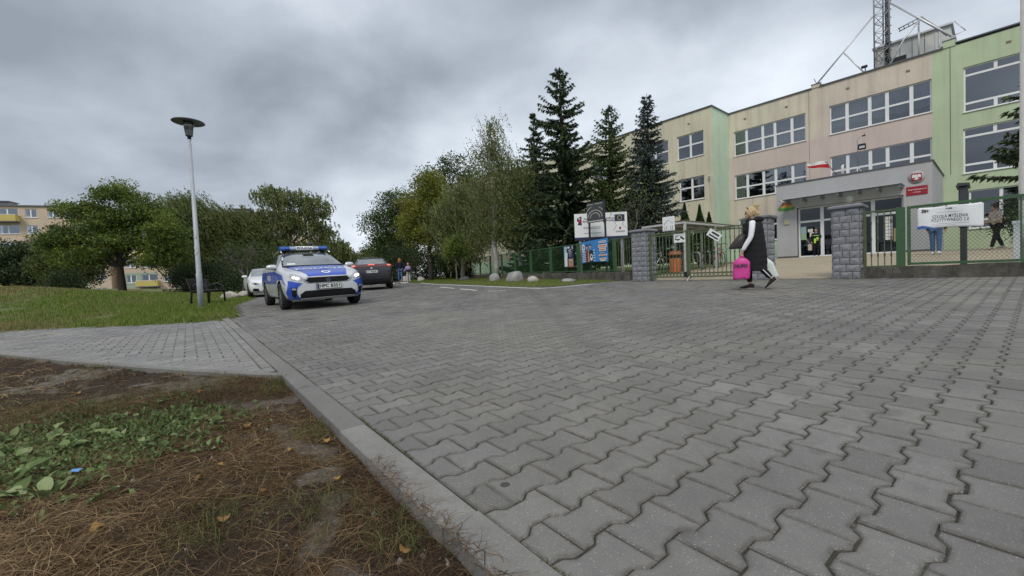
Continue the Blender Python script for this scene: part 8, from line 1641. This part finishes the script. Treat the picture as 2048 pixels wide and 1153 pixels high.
for z in zsq:
    rx = np.interp(z, [0.385, 0.6, 0.9, 1.1, 1.28, 1.37, 1.435], [0.20, 0.20, 0.195, 0.19, 0.19, 0.17, 0.10]); ry = np.interp(z, [0.385, 0.6, 0.9, 1.1, 1.28, 1.37, 1.435], [0.215, 0.215, 0.205, 0.195, 0.19, 0.175, 0.10]); q_ = 0.006 * abs(math.sin((z - 0.385) * math.pi / 0.13 + 0.3)); cy = np.interp(z, [0.385, 0.9, 1.4], [-0.02, -0.005, 0.01])
    rings.append([((rx + q_) * math.cos(t_) * (1 + 0.035 * math.sin(3 * t_ + z * 4) + 0.02 * math.sin(7 * t_ - z * 9)), cy + (ry + q_) * math.sin(t_) * (1 + 0.04 * math.sin(2 * t_ + z * 6)), z + 0.008 * math.sin(5 * t_)) for t_ in np.linspace(0, 6.283, 33)[:-1]])
a.loft(rings); a.build('coat', BLACKC, wo_)
a = MB(); N = 22; a.loft([[((0.115 + 0.045 * math.cos(q)) * math.cos(6.283 * k / N), -0.012 + (0.125 + (0.06 if math.sin(6.283 * k / N) < 0 else 0.03) * math.cos(q)) * math.sin(6.283 * k / N), 1.425 + 0.055 * math.sin(q) + (0.02 if math.sin(6.283 * k / N) < 0 else -0.015)) for q in np.linspace(0, 6.283, 9)[:-1]] for k in range(N + 1)], cap=False); a.build('hood', BLACKC, wo_)
hair_strands(wo_, hm, BLOND, 240, 0.17, 0.4, (0.0, -0.55, 0.1), 4, tail=(0, -0.09, 0.10)); a = MB(); a.tube([hm @ Vector((0.07, 0.03, 0.09)), hm @ Vector((0, 0.05, 0.135)), hm @ Vector((-0.07, 0.03, 0.09))], 0.008, 6); a.build('sunglasses', TRIM, wo_)
# shoulder bag
hb = thing('shoulder_bag', 'dark grey shoulder bag at the side of the walking woman', 'bag', wp_, R(60)); hb.scale = (0.955,) * 3; LEATH = cloth('leather_dark', (0.05, 0.048, 0.045), 0.2, 0.45)
a = MB(); a.loft([[(-0.10 + 0.0 * k + w * math.cos(t_), 0.30 + l * math.sin(t_) * 1.0 + off, z) for t_ in np.linspace(0, 6.283, 13)[:-1]] for k, (z, w, l, off) in enumerate(((0.86, 0.03, 0.13, 0.02), (0.90, 0.055, 0.15, 0.01), (1.02, 0.05, 0.11, -0.03), (1.16, 0.03, 0.06, -0.09)))]); a.build('pouch', LEATH, hb)
a = MB(); a.tube([(-0.10, 0.20, 1.14), (-0.13, 0.12, 1.32), (-0.15, 0.05, 1.46), (-0.12, -0.02, 1.44)], 0.012, 6); a.build('strap', LEATH, hb)
def carrier(label, hand, w, h, d, mat, lead, seed, name='carrier_bag'):
    th = thing(name, label, 'bag', wp_, R(60), 'shopping bags in the hands of the woman'); th.scale = (0.955,) * 3; rg = random.Random(seed); hx, hy, hz_ = hand; a = MB(); rings = []; n = 28
    for i in range(13):
        s = i / 12; z = hz_ - 0.03 - h * s; k = min(1, 0.30 + 1.6 * s ** 0.6) * (1 - 0.06 * max(0, s - 0.8) / 0.2); sag = lead * (1 - s) * 0.4
        rings.append([(hx + d * k * math.cos(t_) * (1 + 0.12 * math.sin(4 * t_ + 6 * s + seed)), hy + lead * s * 0.25 + w * k * math.copysign(abs(math.sin(t_)) ** 0.55, math.sin(t_)) * (1 + 0.04 * math.sin(7 * t_ + 9 * s)), z + 0.012 * math.sin(6 * t_ + seed) * s) for t_ in np.linspace(0, 6.283, n + 1)[:-1]])
    a.loft(rings); a.build('sack', mat, th); a = MB(); a.tube([(hx, hy - 0.05, hz_ - 0.05), (hx, hy - 0.02, hz_ + 0.0), (hx, hy + 0.02, hz_ + 0.0), (hx, hy + 0.05, hz_ - 0.05)], 0.011, 6); a.build('handle', mat, th); return th
PINKB = pmat('bag_pink', (0.60, 0.05, 0.29), 0.2, 6, 0.45, obj=True); WBAG = pmat('bag_white', (0.62, 0.68, 0.66), 0.08, 8, 0.4, obj=True)
pb = carrier('bright pink plastic bag in the near hand of the walking woman', (-0.245, 0.225, 0.70), 0.155, 0.44, 0.05, PINKB, 0.06, 1); wbg = carrier('white plastic bag in the far hand of the walking woman', (0.23, -0.20, 0.66), 0.12, 0.40, 0.06, WBAG, -0.5, 2)
tm_ = text_mesh('NUPO', 0.085, 0, 'CENTER', 0.004)
for v in tm_.vertices: y_ = 0.235 - v.co.x; v.co = (-0.245 - 0.05 * 1.12 - 0.012, y_, 0.50 + v.co.y)
tm_.materials.append(INKD); inst('lettering', tm_, pb)
# ---------------------------------------------------------------- simple standing or walking people
def person(label, loc, rz, k, hair, top, trou, shoe_m, pose, seed, vox=0.016, group=None, long=False, strands=60, hairL=0.12, top_parts=None, sleeves=True):
    th = thing('person', label, 'person', loc, rz, group); th.scale = (k, k, k); st = pose.get('stride', 0.0); bend = pose.get('bend', 0.0)
    lL = [((-0.09, 0, 0.92), 0.085), ((-0.095, st * 0.5, 0.52), 0.06), ((-0.10, st, 0.09), 0.04)]; lR = [((0.09, 0, 0.92), 0.085), ((0.095, -st * 0.3, 0.52), 0.06), ((0.10, -st, 0.09 + 0.05 * min(1, st * 4)), 0.04)]; b = bend
    aL = [((-0.18, b, 1.40), 0.055)] + pose.get('armL', [((-0.23, b + 0.02, 1.14), 0.045), ((-0.23, b + 0.08, 0.90), 0.035)]); aR = [((0.18, b, 1.40), 0.055)] + pose.get('armR', [((0.23, b + 0.02, 1.14), 0.045), ((0.23, b + 0.08, 0.90), 0.035)]); sp_ = [((0, 0, 0.96), (0.13, 0.105)), ((0, b * 0.4, 1.14), (0.12, 0.1)), ((0, b * 0.8, 1.32), (0.14, 0.105)), ((0, b, 1.45), (0.06, 0.055)), ((0, b + 0.02, 1.54), 0.05)]
    hands = [(tuple(Vector(c[-1][0]) + (Vector(c[-1][0]) - Vector(c[-2][0])).normalized() * 0.07), c) for c in (aL, aR)]; mb = MB(); add_mesh(mb, skin_mesh([sp_, [sp_[0]] + lL, [sp_[0]] + lR, [sp_[2]] + aL + [(hands[0][0], 0.026)], [sp_[2]] + aR + [(hands[1][0], 0.026)]]))
    for (h, c), sgn in zip(hands, (1, -1)):
        for ch in finger_chains(h, Vector(c[-1][0]) - Vector(c[-2][0]), (0, 1, 0.01), 0.7 * sgn): add_mesh(mb, skin_mesh([ch], 1))
    M = head_parts(mb, (0, b + 0.045, 1.63), pose.get('yaw', 0), 1.0, pose.get('tilt', 0)); remesh(mb.build('body', SKIN, th, fix=False), vox); face(th, M)
    garment(th, 'trousers', [[(sp_[0][0], (0.14, 0.118))] + [(p, r + 0.018) for p, r in lL], [(sp_[0][0], (0.14, 0.118))] + [(p, r + 0.018) for p, r in lR]], trou)
    low = [((0, 0, 0.72 if long else 0.90), (0.165, 0.15))] if long else [((0, 0, 0.90), (0.145, 0.122))]
    garment(th, 'jacket', [low + [(p, (r[0] + 0.025, r[1] + 0.025) if isinstance(r, tuple) else r + 0.02) for p, r in sp_[:-1]]] + [[(sp_[2][0], (0.165, 0.13))] + [(p, r + 0.018) for p, r in c] for c in (aL, aR)], top)
    for q in (lL, lR): p = q[-1][0]; shoe(th, (p[0], p[1] - 0.06, p[2] - 0.085), (p[0], p[1] + 0.19, max(0.0, p[2] - 0.09)), shoe_m)
    hair_strands(th, M, hair, strands, hairL, 0.3, (0, -0.15, 0), seed); return th, M
kp_ = (15.55, 21.15); kx, M = person('child in dark clothes with bright yellow-green patches by the entrance', (kp_[0], kp_[1], 0.865), R(150), 0.80, BROWNH, NAVYC, TROU, SHOE, {'yaw': -0.4, 'stride': 0.02, 'armL': [((-0.24, 0.1, 1.18), 0.045), ((-0.10, 0.22, 1.08), 0.035)]}, 3, sleeves=True, strands=40, hairL=0.05)
for x0, z0, z1 in ((-0.06, 0.98, 1.2), (0.07, 0.82, 1.12)): a = MB(); a.box(x0 - 0.05, x0 + 0.05, 0.13, 0.16, z0, z1); a.build('reflective_patch', HIVIS, kx)
a = MB(); a.tube([(-0.2, 0.06, 1.30), (0, 0.165, 1.30), (0.2, 0.06, 1.30)], 0.018, 6); a.build('reflective_band', HIVIS, kx)
bp = thing('school_bag', 'pale bag hanging at the side of the child by the entrance', 'bag', (kp_[0] - 0.20, kp_[1] + 0.16, 1.15), R(150)); a = MB(); a.bbox(-0.09, 0.09, -0.07, 0.07, 0, 0.34, 0.04); a.build('sack', BEIGE, bp); a = MB(); a.tube([(0, 0, 0.33), (0.1, 0.0, 0.55), (0.16, 0.02, 0.62)], 0.012, 5); a.build('strap', BEIGE, bp)
person('man in blue jeans mostly hidden behind the white banner', (15.35, 15.0, float(yz(15.35, 15.0))), R(-60), 1.0, BROWNH, NAVYC, JEAN, WHITEC, {'stride': 0.07}, 5, strands=40, hairL=0.05)
person('woman in pale blouse and dark trousers walking at the right edge', (18.15, 15.5, float(yz(18.15, 15.5))), R(75), 0.97, BROWNH, BEIGE, TROU, SOLE, {'stride': 0.24, 'bend': 0.05, 'tilt': -0.3, 'armL': [((-0.25, 0.08, 1.16), 0.045), ((-0.14, 0.28, 1.08), 0.035)], 'armR': [((0.25, 0.05, 1.15), 0.045), ((0.14, 0.27, 1.06), 0.035)]}, 6, strands=90, hairL=0.16)
fx, fy = -8.45, 31.6; fz = float(yz(fx, fy)) + 0.05; person('far woman in navy coat and jeans at the zebra crossing', (fx, fy, fz), R(25), 1.03, GINGER, NAVYC, JEAN, SHOE, {'stride': 0.12, 'armR': [((0.24, 0.0, 1.14), 0.045), ((0.26, 0.03, 0.95), 0.035)]}, 7, 0.022, long=True, strands=120, hairL=0.30)
cx_, cy_ = -7.72, 31.2; ch_, M = person('far child in lilac jacket and pink hat beside the woman', (cx_, cy_, float(yz(cx_, cy_)) + 0.05), R(20), 0.80, PINKC, LILAC, PALET, WHITEC, {'stride': 0.08, 'armL': [((-0.25, 0.0, 1.18), 0.045), ((-0.36, 0.02, 1.02), 0.035)]}, 8, 0.022, strands=0); a = MB(); a.ball(M @ Vector((0, -0.015, 0.06)), (0.10, 0.115, 0.10), 14, 10); a.build('hat', PINKC, ch_)
bk = thing('backpack', 'lilac and black backpack worn by the far child', 'backpack', (cx_, cy_, float(yz(cx_, cy_)) + 0.05), R(20)); bk.scale = (0.8,) * 3; a = MB(); a.bbox(-0.17, 0.17, -0.33, -0.13, 1.12, 1.45, 0.05); a.build('upper_pouch', LILAC, bk); a = MB(); a.bbox(-0.18, 0.18, -0.36, -0.13, 0.92, 1.13, 0.05); a.build('lower_pouch', BLACKC, bk)
